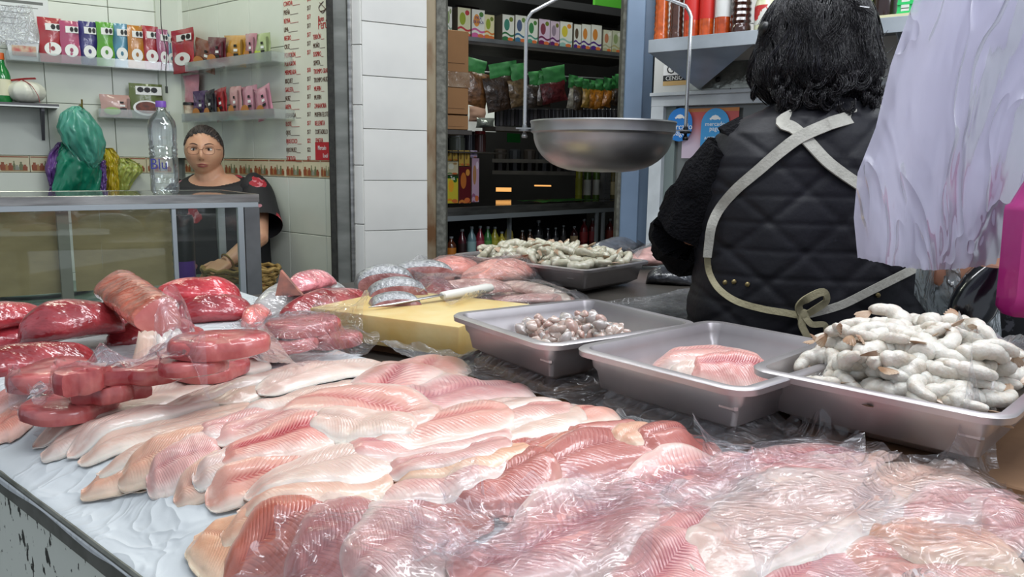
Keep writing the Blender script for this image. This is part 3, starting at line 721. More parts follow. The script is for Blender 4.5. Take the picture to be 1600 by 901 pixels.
sA,zA=WR.px(505,246,.004); text('panel_lettering','Local',.024,M_whiteink,WR.pt(sA,zA,.0046),WR.rot(),po,sx=.62)
b=B(); b.tube(smooth_path([fp(WR,505,2,.005),fp(WR,498,12,.005),fp(WR,504,20,.005),fp(WR,511,10,.005)]),.0015,5); b.tube(smooth_path([fp(WR,499,4,.005),fp(WR,508,14,.005),fp(WR,500,18,.005)]),.0015,5); b.put('line_drawing',M_brown,po)
# ================================================================== dark grocery beyond the posts
GC=Frame((-.319,3.92),(.99,1.08)); LG=1.55
gz_=1.03
gc=thing('shop_counter','steel edged glass display counter in the dark grocery','counter',GC.pt(.7,0,-.3))
def gbox(name,s0,s1,z0,z1,o0,o1,m,bev=0,label=None): return rect(GC,s0,s1,z0,z1,o0,o1,m,name,gc,bev,False,label)
_,ga=GC.px(830,331); _,gb_=GC.px(830,338)
gbox('steel_edge',-.3,LG,ga,gz_,0,-.015,M_steel); gbox('counter_top',-.3,LG,gz_-.01,gz_-.002,-.015,-.5,mat('dark_counter_glass','15161a',.08,coat=.6))
gbox('upper_rail',-.3,LG,gb_,ga,.002,-.02,M_alu)
for u in (933,943): 
    s,_=GC.px(u,360); gbox('frame_upright',s-.008,s+.008,.3,gb_,.002,-.015,M_alu)
s,_=GC.px(655*.25+640,360); 
_,gsh=GC.px(830,390,-.12)
s_e,_=GC.px(800,370,-.05)
gbox('inner_bar',s_e-.01,s_e+.006,gsh,gb_,-.06,-.08,M_alu); 
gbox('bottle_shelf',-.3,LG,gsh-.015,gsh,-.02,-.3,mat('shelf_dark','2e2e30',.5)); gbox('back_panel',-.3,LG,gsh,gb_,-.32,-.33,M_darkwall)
gbox('lower_panel',-.3,LG,0,gsh-.06,-.0,-.03,M_steeld)
def bottle(name,label,q,h,r,mg,ml=None,neck=.35,group=None,capm=None):
    o=thing(name,label,'bottle',q,0,group); b=B()
    b.lathe([(.001,0),(r*.95,0),(r,.004),(r,h*(1-neck)),(r*.8,h*(1-neck*.75)),(r*.38,h*(1-neck*.45)),(r*.34,h*.95)],q,14); b.put('glass_body',mg,o)
    b=B(); b.lathe([(r*.4,h*.92),(r*.42,h*.93),(r*.42,h),(.001,h)],q,10); b.put('cap',capm or M_black,o)
    if ml: b=B(); b.lathe([(r*1.01,h*.12),(r*1.015,h*.13),(r*1.015,h*.5),(r*1.01,h*.51)],q,14); b.put('label',ml,o)
    return o
bt=[(705,.115,.026,'5a3020','c87a28','orange labelled bottle at the left end of the lower cabinet'),(722,.15,.024,'4a1a22','2a1414','dark plum bottle beside the orange label in the cabinet'),(737,.16,.025,'6a8a90','8fb0b0','pale blue green labelled bottle in the cabinet'),
(750,.16,.024,'8a2a3a','a8485a','rose red bottle in the cabinet'),(762,.155,.024,'3a7a3a','5a9a4a','green liquid bottle in the cabinet'),(773,.15,.024,'a8a030','b8b040','yellow green bottle in the cabinet'),(784,.12,.022,'c0b030','d0c040','small yellow bottle in the cabinet'),
(795,.17,.026,'b0a050','c8b870','cream yellow box-like bottle with a bird print'),(816,.12,.020,'4a3020','b86a30','short bottle with brown orange label'),(828,.12,.020,'4a3428','a08a6a','short bottle with a grey brown label'),
(841,.17,.028,'1c1c1e','3a3a3a','large black bottle with an oval label'),(856,.12,.018,'1e1a1c','4a4444','slim dark bottle behind the shrimp heap'),(868,.12,.018,'1e1e22','5a5a5a','dark bottle with a grey label'),(880,.13,.018,'22201e','3e3a38','dark brown bottle near the cabinet middle'),
(897,.12,.024,'3a2020','b8a078','dark bottle with a beige label'),(912,.16,.026,'6a1a20','8a2a2a','tall red bottle near the frame upright'),(925,.16,.024,'5a1a1e','7a2428','dull red bottle against the frame upright'),(952,.15,.028,'5a2020','8a3a2a','red brown bottle in the second cabinet door')]
for (u,h,r,c1,c2,lb) in bt:
    s,_=GC.px(u,370,-.1); bottle('bottle',lb+'','' if 0 else GC.pt(s,gsh+.001,-.1),h,r,mat('bottle_'+c1,c1,.12,coat=.5),mat('label_'+c2,c2,.5),.4,'bottles in the grocery cabinet',M_alu)
# bottles standing on the counter
for (u,h,r,c1,c2,lb) in ((904,.27,.022,'9a9a30','9a9a30','plain yellow oil bottle on the grocery counter'),(917,.25,.024,'4a6a24','d8d8cc','olive oil bottle with white label, nearer the yellow bottle'),(931,.25,.022,'5a7a2c','d8d8cc','second olive oil bottle with white label, next to the black rack'),(957,.22,.020,'6a6038','c8b88a','bottle with cream label beside the blue post')):
    s,_=GC.px(u,310,-.2); bottle('oil_bottle',lb,GC.pt(s,gz_,-.2),h,r,mat('bottle_'+c1,c1,.12,coat=.5),mat('label_'+c2,c2,.5),.3,'oil bottles on the grocery counter',mat('dark_cap','1e2a18',.4))
s,_=GC.px(945,305,-.22); b=B(); c=GC.pt(s,gz_,-.22)
for k in range(5): b.box(c+GC.rot()@Vector((-.03+.015*k,0,.09)),(.002,.02,.09),GC.rot())
for k in range(7): b.box(c+GC.rot()@Vector((0,0,.01+.027*k)),(.034,.02,.002),GC.rot())
tag(b.put('wire_rack',mat('grey_wire','8a8a8a',.4)),'small white wire rack of dark sachets on the grocery counter','rack')
s0,_=GC.px(838,310,-.1); s1,_=GC.px(925,310,-.1)
V=[]; 
for i in range(9):
    for j in range(5): V.append(GC.pt(s0+(s1-s0)*i/8,gz_+.004+.006*abs(math.sin(i*1.3+j)),-.05-.05*j))
tag(mesh('green_net','' and V or V,gridf(9,5),mat('green_net','3a8a34',.5)),'crumpled bright green net lying on the grocery counter','net')
# stacked cartons at the left of the counter
def carton(label,F,u0,v0,u1,v1,off,m,dep=.05,name='carton',group=None,body='5a4a3a',words=None):
    s0,z0=F.px(u0,v1,off); s1,z1=F.px(u1,v0,off); o=thing(name,label,'box',F.pt((s0+s1)/2,z0,off-dep/2),0,group)
    rect(F,s0,s1,z0,z1,off-dep,off-.001,mat('carton_side_'+body,body,.6),'carton_body',o,.001); rect(F,s0+.001,s1-.001,z0+.001,z1-.001,off-.001,off,m,'printed_front',o)
    if words:
        for w,(fx,fz),sz,mm in words: text('lettering',w,sz,mm,F.pt(s0+(s1-s0)*fx,z0+(z1-z0)*fz,off+.001),F.rot(),o,sx=.7,align='CENTER')
    return o
KG='cartons stacked on the grocery counter'
o_=-.06
carton('green topped carton with yellow fruit print, bottom left of the stack',GC,698,274,716,318,o_,print_mat('pr_a','c8b83a','d8882a','e0a030','2e6a2e',.12,head='1e4a22'),group=KG,words=[('Tea',(.5,.84),.03,M_whiteink)])
carton('maroon carton with cinnamon sticks print',GC,717,260,736,318,o_,print_mat('pr_b','5a1a20','c87a3a','b86a30','c88a40',.05),group=KG)
carton('tall mauve carton beside the maroon carton',GC,737,247,749,316,o_,print_mat('pr_c','b89ab0','8a5a7a','a87a50','d8c8d8',.15),group=KG)
carton('white and green carton with a coconut ring, above the green topped one',GC,698,252,716,273,o_,print_mat('pr_d','c8c0a0','3a6a30','d8d8c8','a88a5a',.1),group=KG)
for i,u in enumerate((698,707,717,726)): carton(['yellow carton first in the top row','yellow carton second in the top row','yellow carton third in the top row','yellow carton last in the top row'][i],GC,u,235,u+8,(251 if i<2 else 259),o_,print_mat('pr_e','c8a850','a88030','8a6a30','a87a3a',.1),group=KG)
carton('small purple topped carton at the top right of the stack',GC,735,235,746,246,o_,print_mat('pr_f','c8b8d0','6a4a8a','8a6ab0','8a6ab0',.1),group=KG)
# jars above on a small shelf
s0,zj=GC.px(697,236,-.12); s1,_=GC.px(775,236,-.12)
js=thing('jar_shelf','thin dark shelf carrying glass jars above the cartons','shelf',GC.pt(s0,zj,-.2)); rect(GC,s0-.05,s1,zj-.008,zj,-.04,-.25,M_wood,'board',js)
for i,(u,r,h,c1,lb) in enumerate(((713,.045,.085,'4a4e48','wide clear jar of dark herbs with screw lid'),(733,.03,.105,'26262c','jar with black contents'),(750,.032,.11,'5a3a38','jar with red lid'))):
    s,_=GC.px(u,230,-.12); q=GC.pt(s,zj,-.12); o=thing('glass_jar',lb+' on the thin dark shelf','jar',q,0,'jars on the small shelf')
    b=B(); b.lathe([(.001,0),(r,0),(r,h*.8),(r*.8,h*.87)],q,18); b.put('jar_body',mat('jar_'+c1,c1,.15,coat=.5),o)
    b=B(); b.lathe([(r*.85,h*.86),(r*.88,h*.87),(r*.88,h),(.001,h)],q,18); b.put('lid',[M_steeld,M_black,mat('red_lid','8a2028',.4)][i],o)
# upper shelf with cartons of tea
SF=Frame(aty(733,60,4.0).to_2d() if 0 else (aty(733,60,4.0).x,aty(733,60,4.0).y),(1.9,1.15))
_,za=SF.px(733,60); sE,zE=SF.px(972,80); zsf=(za+zE)/2
print('shelf z',za,zE)
sS,_=SF.px(690,60)
us=thing('upper_shelf','long dark shelf edge carrying the row of tea cartons','shelf',SF.pt(.5,zsf,-.15)); rect(SF,sS,sE+.15,zsf-.035,zsf,-.32,.0,M_wood,'board',us); rect(SF,sS,sE+.15,zsf-.02,zsf,.0,.004,M_steeld,'edge_strip',us)
# a second shelf further up
_,z2=SF.px(830,-10,0); s0,_=SF.px(870,10,0)
us2=thing('top_shelf','dark shelf board above the tea cartons with a green edge','shelf',SF.pt(.9,z2,-.15)); 
_,z2a=SF.px(930,14,0); rect(SF,sS,sE+.15,z2a-.02,z2a+.02,-.3,0,mat('shelf_dark','2e2e30',.5),'board',us2); sg,_=SF.px(930,0,0); rect(SF,sg,sE+.1,z2a+.021,z2a+.07,-.02,.0,mat('green_strip','4a9a2e',.5),'green_strip',us2)
TGp='tea cartons on the upper grocery shelf'
W_='d4d4cc'
tb_=[(697,707,10,W_,'8a9a8a','8a9a6a',None,'narrow pale carton cut by the post at the shelf left'),(715,736,12,'c9c8a8','b0303a','8a9a2a','b0303a','tea carton with cactus print and red wave'),(737,758,15,W_,'c05a90','d89040','4a7a3a','white carton lettered PATA DE VACA'),(757,773,23,'cfc8a0','c8702a','8a9a2a','6a7a2a','narrow tea carton with orange wave'),
(785,804,23,W_,'2e6a3e','3a7a6a','6a7a2a','tea carton with dark green wave'),(805,823,24,W_,'3a6a8a','4a5a7a','6a8a4a','tea carton with blue wave'),(824,841,29,W_,'4a8a7a','3a7a4a','4a7a3a','tea carton with teal wave beside the scale rod'),(842,860,30,'c9b4c9','6a1a4a','7a3a4a','6a7a2a','lilac tea carton with plum wave'),
(860,875,33,'c4b0c0','5a2060','8a7a8a','6a6a2a','lilac tea carton with violet wave'),(875,895,34,W_,'8ab0a8','c8b840','d88a3a','white carton with lemon print'),(897,909,38,W_,'4a2a7a','5a4a3a',W_,'white carton side by side with the violet footed pair, leftmost'),(909,924,38,W_,'4a2a7a','c8803a',W_,'white carton with violet foot, middle'),(924,941,39,W_,'4a2a7a','c8803a',W_,'white carton with violet foot, last of the three'),
(943,957,47,'c4c4b0','a8a888','b8785a',W_,'short cream carton with peach print'),(957,972,48,'b8bca4','a8a070','8a9a6a',W_,'short cream carton at the right end of the shelf')]
for (u0,u1,v0,c,bd,bl,b2,lb) in tb_:
    _,zt2=SF.px((u0+u1)/2,v0,-.02); s0,_=SF.px(u0,50,-.02); s1,_=SF.px(u1-.6,50,-.02)
    o=thing('tea_carton',lb,'box',SF.pt((s0+s1)/2,zsf,-.06),0,TGp)
    rect(SF,s0,s1,zsf,zt2,-.10,-.021,mat('carton_side_7a7464','7a7464',.6),'carton_body',o,.001); rect(SF,s0+.001,s1-.001,zsf+.001,zt2-.001,-.021,-.02,print_mat('tea_'+c+bd+bl,c,bd,bl,b2,.3,head=None),'printed_front',o)
    if 'PATA' in lb:
        for k,wd in enumerate(('PATA','DE VACA')): text('lettering',wd,.02,mat('violet_ink','4a3a7a',.5),SF.pt((s0+s1)/2,zsf+(zt2-zsf)*(.66-.14*k),-.018),SF.rot(),o,sx=.7,align='CENTER')
# things above the cartons on the far rack: dark bags
for i,(u,v,w,h,c) in enumerate(((730,-5,40,30,'3e2c2c'),(782,-5,36,30,'3a3e34'),(826,2,44,34,'4a463c'),(905,22,50,24,'4a4a40'),(950,26,34,30,'34342e'))):
    s0,z0=SF.px(u-w/2,v+h/2,-.25); s1,z1=SF.px(u+w/2,v-h/2,-.25); V,Fc=pillow(abs(s1-s0),z1-z0,.06,seed=i); q=SF.pt((s0+s1)/2,max(z0,zsf),-.25); R=SF.rot()
    tag(mesh('stock_bag',[R@v_+q for v_ in V],Fc,mat('stock_'+c,c,.4,bump=.4,bscale=20,coat=.3)),['dull maroon stock bag behind the leftmost tea cartons','grey green stock bag behind the white cartons','creased brown stock bag left of the scale rod','pale creased stock bag under the top shelf','olive stock bag at the right end under the top shelf'][i],'stock bag','bags of stock behind the tea cartons')
# cardboard cartons taped at the left
M_card=mat('corrugated_cardboard','a97c50',.75,vary='9a7048',vscale=4)
HF=Frame((aty(697,120,3.7).x,3.7),(1,.55))
s0,zt3=HF.px(690,47,0); s1,_=HF.px(732,120,0)
for i,(va,vb) in enumerate(((47,112),(136,178),(180,202))):
    _,a=HF.px(710,va); _,c=HF.px(710,vb)
    o=thing('cardboard_box',['tall flattened cardboard box behind the grimy post, upper one','cardboard box below the tape band','lowest cardboard box of the stack at the post'][i],'box',HF.pt((s0+s1)/2,c,-.1),0,'cardboard boxes behind the post')
    rect(HF,s0,s1,c,a,-.16,0,M_card,'box_body',o,.002); rect(HF,s0+.01,s1-.02,c+(a-c)*.2,c+(a-c)*.22,0,.001,mat('brown_crease','6a4a2c',.8),'crease',o)
_,a=HF.px(710,112); _,c=HF.px(710,136); o=rect(HF,s0-.003,s1+.004,c,a,-.16,.006,mat('packing_tape','b09a80',.15,vary='8a6a4c',vscale=14,coat=.8,bump=.6),'packing_tape'); tag(o,'shiny band of clear packing tape around the cardboard boxes','tape')
sH0,zc=HF.px(690,202); sup=thing('box_ledge','dark ledge under the cardboard boxes','ledge',HF.pt((s0+s1)/2,zc-.02,-.1)); rect(HF,s0-.1,s1+.02,zc-.02,zc,-.3,0,M_wood,'board',sup)
# hanging packets with green headers
M_hdr=mat('green_header_card','2f6e3a',.5,vary='3f8a48',vscale=20); M_rod=M_steeld
HP=Frame((aty(735,100,3.85).x,3.85),(1.0,.62))
rod=B(); a_,za_=HP.px(728,112,-.0); b_,zb2_=HP.px(975,124,0)
rod.tube([HP.pt(a_-.1,za_,0),HP.pt(b_+.1,zb2_,0)],.004,6); tag(rod.put('hanging_rod',M_steeld),'thin rod the herb packets hang from','rod')
pk=[(742,92,112,166,36,'7a5230','packet of brown nuts hanging at the far left'),(788,98,118,172,50,'3e2e22','large packet of dark dried chillies'),(812,100,124,166,26,'6a563a','packet of pale brown spice behind the scale rod'),(838,112,132,168,24,'3e342c','packet of dark seeds right of the scale rod'),(850,112,132,166,22,'4a3c30','packet of dark bark'),(868,104,128,160,40,'5e2224','big packet of dried red flowers'),(894,118,136,170,16,'b0aa98','packet of white powder'),
(905,122,134,172,14,'4a3c28','packet of brown sticks'),(915,124,138,168,12,'b08a3a','packet of golden sticks'),(926,126,140,170,14,'c07c1c','bright orange packet, first of the orange ones'),(937,124,140,170,14,'b8761c','bright orange packet in the middle'),(948,122,140,167,14,'a8681c','orange packet with slim sticks'),(958,120,140,164,14,'5a4026','dark brown packet next to the blue post'),(968,116,138,160,14,'3e3024','dark packet half hidden by the blue post')]
for i,(u,vt,vm,vb,w,c,lb) in enumerate(pk):
    off=.02+.03*(i%3); s,zm=HP.px(u,vm,off); _,zb_=HP.px(u,vb,off); _,ztp=HP.px(u,vt,off); sw=HP.px(u+w/2,vm,off)[0]-HP.px(u-w/2,vm,off)[0]
    o=thing('herb_packet',lb,'packet',HP.pt(s,zb_,off),0,'herb packets on the rod'); R=HP.rot()@Matrix.Rotation(random.uniform(-.25,.25),3,'Y')
    V,Fc=pillow(sw,zm-zb_,.035,seed=i); q=HP.pt(s,zb_,off); mesh('packet_body',[R@v_+q for v_ in V],Fc,mat('herb_'+c,c,.35,vary=tuple(x*.35 for x in hexc(c)),vscale=45,coat=.5,bump=.5,bscale=40),o)
    V,Fc=pillow(sw*.9,ztp-zm+.01,.012,seed=i+30); q=HP.pt(s,zm-.008,off); mesh('header',[R@v_+q for v_ in V],Fc,M_hdr,o)
# things lower down: dark bundle of tubes, jars etc. as rows of thin sachets
s0,z0=GC.px(772,198,-.35); s1,z1=GC.px(775,172,-.35)
for i in range(34):
    u=776+i*5.9; s,zb_=HP.px(u,197,-.05); _,zt4=HP.px(u,170,-.05); b=B(); b.box(HP.pt(s,(zb_+zt4)/2,-.05),(.0085,.01,(zt4-zb_)/2),HP.rot(),bev=.002)
    tag(b.put('spice_tube',mat('smoky_tube_%d'%(i%3),['3a3a3e','4a484a','2e2c30'][i%3],.15,coat=.6)),'slim smoky grey spice tube in the row below the hanging packets','tube','spice tubes in a row')
s0,zz0=HP.px(770,198,-.05); s1,_=HP.px(975,198,-.05); tr_=thing('tube_rack','dark rack board under the row of spice tubes','rack',HP.pt((s0+s1)/2,zz0-.02,-.05)); rect(HP,s0-.02,s1+.1,zz0-.02,zz0,-.12,.01,M_wood,'board',tr_)
s0,z0=HP.px(772,170,.03); s1,z1=HP.px(791,160,.03); tag(rect(HP,s0,s1,z0,z1,.01,.04,mat('navy_card','141a3a',.5),'navy_box'),'small navy blue box under the dark chilli packet','box')
s0,z0=GC.px(792,222,-.2); s1,z1=GC.px(812,209,-.2); tag(rect(GC,s0,s1,z0,z1,-.2,-.195,mat('green_sign','1e7a34',.5),'green_sign'),'small green price sign in the gloom above the counter','sign')
# bright gap at the back left: a lit doorway with stock in it
LBk=Frame((aty(732,180,5.2).x,5.2),(1,.3)); s0,z0=LBk.px(731,205); s1,z1=LBk.px(775,132)
b=B(); b.box(LBk.pt((s0+s1)/2,(z0+z1)/2,0),((s1-s0)/2,.01,(z1-z0)/2),LBk.rot()); struct(b.put('window_1',mat('daylit_opening','cdd2cc',.6,emit=.45),smooth=False))
s0,z0=LBk.px(836,93); s1,z1=LBk.px(862,83)
b=B(); b.box(LBk.pt((s0+s1)/2,(z0+z1)/2,0),((s1-s0)/2,.01,(z1-z0)/2),LBk.rot()); struct(b.put('window_2',mat('daylit_opening','cdd2cc',.6,emit=.45),smooth=False))
def stand(name,label,F,u,v0,v1,w,off,m,cat='bag'):
    s,z0=F.px(u,v1,off); _,z1=F.px(u,v0,off); sw=F.px(u+w/2,v1,off)[0]-F.px(u-w/2,v1,off)[0]; V,Fc=pillow(sw,z1-z0,.06,seed=int(u)); q=F.pt(s,z0,off); R=F.rot(); return tag(mesh(name,[R@v_+q for v_ in V],Fc,m),label,cat)
stand('pink_cloth_bag','pale peach cloth bag in the bright gap behind the jars',LBk,746,166,190,26,.08,mat('peach_cloth','c49a88',.7)); stand('foil_bag','crumpled silver bag in the bright gap above the jars',LBk,758,184,200,28,.16,mat('silver_foil','b8beb8',.25,metal=.6,bump=.8,bscale=30))
# a lamp glint far back
for (u,v,w,h) in ((787,296,24,6),(848,290,26,2)):
    a=aty(u-w/2,v,5.5); c=aty(u+w/2,v,5.5); b=B(); b.box((a+c)/2,((c.x-a.x)/2,.02,h/2/FPX*5.5)); tag(b.put('strip_lamp',mat('warm_lamp','e8a860',.5,emit=1.3),smooth=False),['short warm strip lamp glowing deep in the grocery','thin warm strip lamp at the back of the grocery'][0 if u<800 else 1],'lamp')
# shelves deep in the gloom
for k,v in enumerate((270,252)):
    a=aty(770,v,5.3); c=aty(930,v,5.3); ds=thing('back_shelf',['lower dark shelf deep in the grocery','upper dark shelf deep in the grocery'][k],'shelf',(a+c)/2); b=B(); b.box((a+c)/2,((c.x-a.x)/2,.12,.012)); b.put('board',M_wood,ds,False)
    for j in range(7):
        x=a.x+.05+j*(c.x-a.x-.1)/6; b=B(); b.lathe([(.001,0),(.04,0),(.042,.06),(.03,.07),(.001,.07)],(x,5.3,a.z+.012),10); tag(b.put('dim_jar',mat('dim_jar_%d'%(j%2),['3a3430','2e3034'][j%2],.3)),'dim squat jar on the '+['lower','upper'][k]+' dark back shelf','jar','dim jars on the '+['lower','upper'][k]+' back shelf')
# ================================================================== fish stall wall: window, shelf, stickers
M_frame=mat('white_window_frame','cdd3d6',.4,vary='b4babd',vscale=9)
wn=thing('window_1','white framed window with stickers behind the fishmonger','window',WS.pt(.8,.7,0)); del wn['category']; wn['kind']='structure'; wn.name='window_3'
sA,_=WS.px(1018,250,.0); sB,_=WS.px(1037,250,0); _,zTop=WS.px(1060,150,0); _,zTb=WS.px(1060,166,0)
def wbx(name,s0,s1,z0,z1,o0,o1,m,parent=wn,bev=.001): return rect(WS,s0,s1,z0,z1,o0,o1,m,name,parent,bev)
wbx('frame_jamb',sA,sB,.7,zTop,-.03,.02,M_frame); wbx('frame_head',sA,LS,zTb,zTop,-.03,.021,M_frame); wbx('frame_head_ledge',sA,LS,zTop,zTop+.012,-.03,.035,M_frame)
sC,_=WS.px(1052,250,0); wbx('inner_jamb',sB,sC-.0,.7,zTb,-.03,-.005,mat('grey_green_jamb','76827f',.5))
M_winglass=mat('dim_window_glass','6c716e',.12,vary='4c504e',vscale=3,coat=.6)
wbx('glass_pane',sC,LS,.7,zTb,-.04,-.02,M_winglass,bev=0)
# posters & round tags
s0,z0=WS.px(1064,247,.0); s1,z1=WS.px(1155,167,0)
po2=thing('poster','red and pale pink poster stuck on the window glass','poster',WS.pt(s0,z0,0)); 
def wpm():
    m,nt,b=_new('red_poster_print'); g=G(nt); s=g.node('ShaderNodeSeparateXYZ',{0:g.node('ShaderNodeTexCoord').outputs['Generated']})
    L=g.m('ADD',s.outputs[2],g.m('MULTIPLY',s.outputs[0],.35)); c=g.mix(g.step(L,.25,1.0),hexc('c9b8c8'),hexc('b8504c'))
    c=g.mix(g.m('GREATER_THAN',s.outputs[2],.93),c,hexc('c07a3a')); nt.links.new(c,b.inputs['Base Color']); b.inputs['Roughness'].default_value=.4; return m
rect(WS,s0,s1,z0,z1,-.004,-.002,wpm(),'sheet',po2)
M_mp=mat('bright_blue_sticker','1f7ac8',.35); M_mp2=mat('sky_blue_sticker','3a92cc',.4)
def capsule(name,label,u0,u1,v0,v1,off,m,lines=(),par=None,R=None,full=True):
    s0,z0=WS.px(u0,v1,off); s1,z1=WS.px(u1,v0,off); cx=(s0+s1)/2; r=(s1-s0)/2; o=thing(name,label,'sticker',WS.pt(cx,z0,off)); P=[]
    for k in range(13): a=PI*k/12; P.append(WS.pt(cx+r*math.cos(a),z1-r*1.05+r*1.05*math.sin(a),off))
    if full:
        for k in range(13): a=PI+PI*k/12; P.append(WS.pt(cx+r*math.cos(a),z0+r+r*math.sin(a),off))
    else: P+= [WS.pt(s0,z0,off),WS.pt(s1,z0,off)]
    b=B(); b.poly(P,WS.n*.0015); b.put('sticker_body',m,o,False)
    for (w,fz,sz) in lines: text('lettering',w,sz,M_whiteink,WS.pt(cx,z0+(z1-z0)*fz,off+.0018),WS.rot(),o,align='CENTER',sx=.95)
    # small handshake-like emblem: an oval with two clasped bars
    zc=z1-r*.62; e=B()
    for k in (-1,1): e.box(WS.pt(cx+k*r*.16,zc,off+.002),(r*.24,.0006,r*.07),WS.rot()@Matrix.Rotation(k*.5,3,'Y'))
    e.lathe([(.001,0),(r*.28,0),(r*.28,.001),(.001,.001)],(0,0,0),14); 
    for i in range(16): e.V[i+0]
    e.V[16:]=[WS.rot()@Vector((v.x,-v.z,v.y*.55))+WS.pt(cx,zc,off+.0022) for v in e.V[16:]]
    e.put('emblem',M_whiteink,o,False); return o
capsule('payment_sticker','round bright blue payment sticker behind the scale rod',1042,1083,168,221,.012,M_mp,(('mercado',.36,.030),('pago',.18,.030)))
capsule('payment_sign','tall rounded sky blue payment sign on the red poster',1093,1141,168,250,.004,M_mp2,(('mercado',.66,.022),('pago',.57,.022),('ACEPTAMOS',.40,.014),('todos los pagos',.33,.012)))
capsule('payment_sign','blue rounded sign half hidden behind the fishmonger collar',1188,1222,163,240,.004,M_mp2,(('mercado',.62,.022),('pago',.5,.022)))
s0,z0=WS.px(1097,250,.006); s1,z1=WS.px(1125,209,.006); 
# upper wall papers
s0,z0=WS.px(1036,125,.002); s1,z1=WS.px(1082,105,.002)
cs=thing('census_sticker','black, white and yellow census sticker under the shelf','sticker',WS.pt(s0,z0,0))
_,zA=WS.px(1040,127,.002); _,zB=WS.px(1040,118,.002); _,zC=WS.px(1040,134,.002); _,zD=WS.px(1040,102,.002)
rect(WS,s0,s1,zB,zD,.001,.002,M_whiteink,'white_panel',cs); rect(WS,s0,s1,zA,zB,.001,.0022,M_ink,'black_band',cs); rect(WS,s0,s1,zC,zA,.001,.002,mat('sticker_yellow','c8a468',.5),'yellow_band',cs)
text('lettering','CENSO',.021,M_whiteink,WS.pt(s0+.01,zA+.003,.0024),WS.rot(),cs); text('lettering','G',.045,M_ink,WS.pt(s0+.012,zB+.006,.0024),WS.rot(),cs)
s0,z0=WS.px(1362,176,.006); s1,z1=WS.px(1377,161,.006)
pr=thing('price_tag','small red square sign lettered 100 at the right of the collar','sign',WS.pt(s0,z0,0)); rect(WS,s0,s1,z0,z1,.0,.004,mat('tag_red','a84048',.5),'tag_board',pr); text('lettering','100',.016,M_whiteink,WS.pt((s0+s1)/2,(z0+z1)/2-.006,.005),WS.rot(),pr,align='CENTER')
# row of small packets below, right
for i,(u,v,w,h,c) in enumerate(((1340,184,14,6,'a8b83a'),(1356,182,30,8,'c8505a'),(1360,188,36,6,'b88a3a'))):
    s0,z0=WS.px(u-w/2,v+h/2,.05); s1,z1=WS.px(u+w/2,v-h/2,.05); b=B(); b.ellipsoid(WS.pt((s0+s1)/2,(z0+z1)/2,.05),((s1-s0)/2,.02,(z1-z0)/2),12,8,R=WS.rot()); tag(b.put('sweet_packet',mat('sweet_'+c,c,.3,coat=.5)),['lime green twist packet behind the fishmonger shoulder','rose red packet behind the fishmonger shoulder','amber packet under the rose red one'][i],'packet')
s0,z0=WS.px(1325,205,.02); tag(rect(WS,s0-.05,LS,z0-.03,z0+.012,.02,.09,M_frame,'window_ledge'),'white ledge holding small packets behind the shoulder','ledge')
# steel shelf with folded edge and triangular brackets
# front edge points in the picture
DPH=.30
_,zf0=WS.px(1013,82,DPH); _,zf1=WS.px(1013,62,DPH); s0,_=WS.px(1013,70,DPH)
_,zg0=WS.px(1190,69,DPH); _,zg1=WS.px(1190,46,DPH)
print('shelf z',zf0,zf1,zg0,zg1)
zlo=(zf0+zg0)/2; zhi=(zf1+zg1)/2
M_shelf=mat('galvanised_shelf','a9b0b6',.45,metal=.5,vary='8f969b',vscale=6)
st=thing('steel_shelf','galvanised steel shelf with folded edge carrying sauce bottles','shelf',WS.pt(s0+.5,zlo,.1))
rect(WS,s0,LS,zlo,zhi,DPH-.004,DPH,M_shelf,'folded_edge',st,.001); rect(WS,s0,LS,zhi-.004,zhi,0,DPH-.004,M_shelf,'shelf_board',st); rect(WS,s0,s0+.004,zlo,zhi-.004,0,DPH-.004,M_shelf,'end_fold',st)
for ub in (1092,1420):
    sb,_=WS.px(ub,140,.02); _,zb0=WS.px(1092,140,.02); b=B(); b.poly([WS.pt(sb,zlo+.03,.002),WS.pt(sb,zlo+.03,DPH-.01),WS.pt(sb,zb0,.02),WS.pt(sb,zb0,.002)],WS.d*.004); b.put('bracket',M_shelf,st,False)
# sloping underside gusset seen from below
sb,_=WS.px(1092,140,.02); b=B(); b.poly([WS.pt(s0,zlo+.002,DPH-.006),WS.pt(sb,zb0,.015),WS.pt(s0+.0,zlo+.002,.002)],WS.d*.004+Vector((0,0,.001))); b.put('side_gusset',M_shelf,st,False)
b=B(); b.poly([WS.pt(s0,zlo+.002,DPH-.006),WS.pt(WS.px(1176,80,DPH)[0],zlo+.002,DPH-.006),WS.pt(sb,zb0,.02)],Vector((0,0,.004))); b.put('front_gusset',M_shelf,st,False)
for (u,v) in ((1122,124),(1102,90),(1128,103)): 
    s,z=WS.px(u,v,.01); b=B(); b.ellipsoid(WS.pt(s,z,.012),(.010,.006,.010),10,6,R=WS.rot()); b.put('bolt',M_black,st)
# panel of shiny sheet under the shelf
s1_,_=WS.px(1175,100,0); _,zz0=WS.px(1140,138,0); tag(rect(WS,WS.px(1080,100,0)[0],s1_,zz0,zlo-.005,.002,.006,mat('foil_sheet','b8bcb4',.25,metal=.7,bump=.6,bscale=20,vary='8a8c84',vscale=20),'foil_sheet'),'creased shiny metal sheet on the wall under the shelf','sheet')
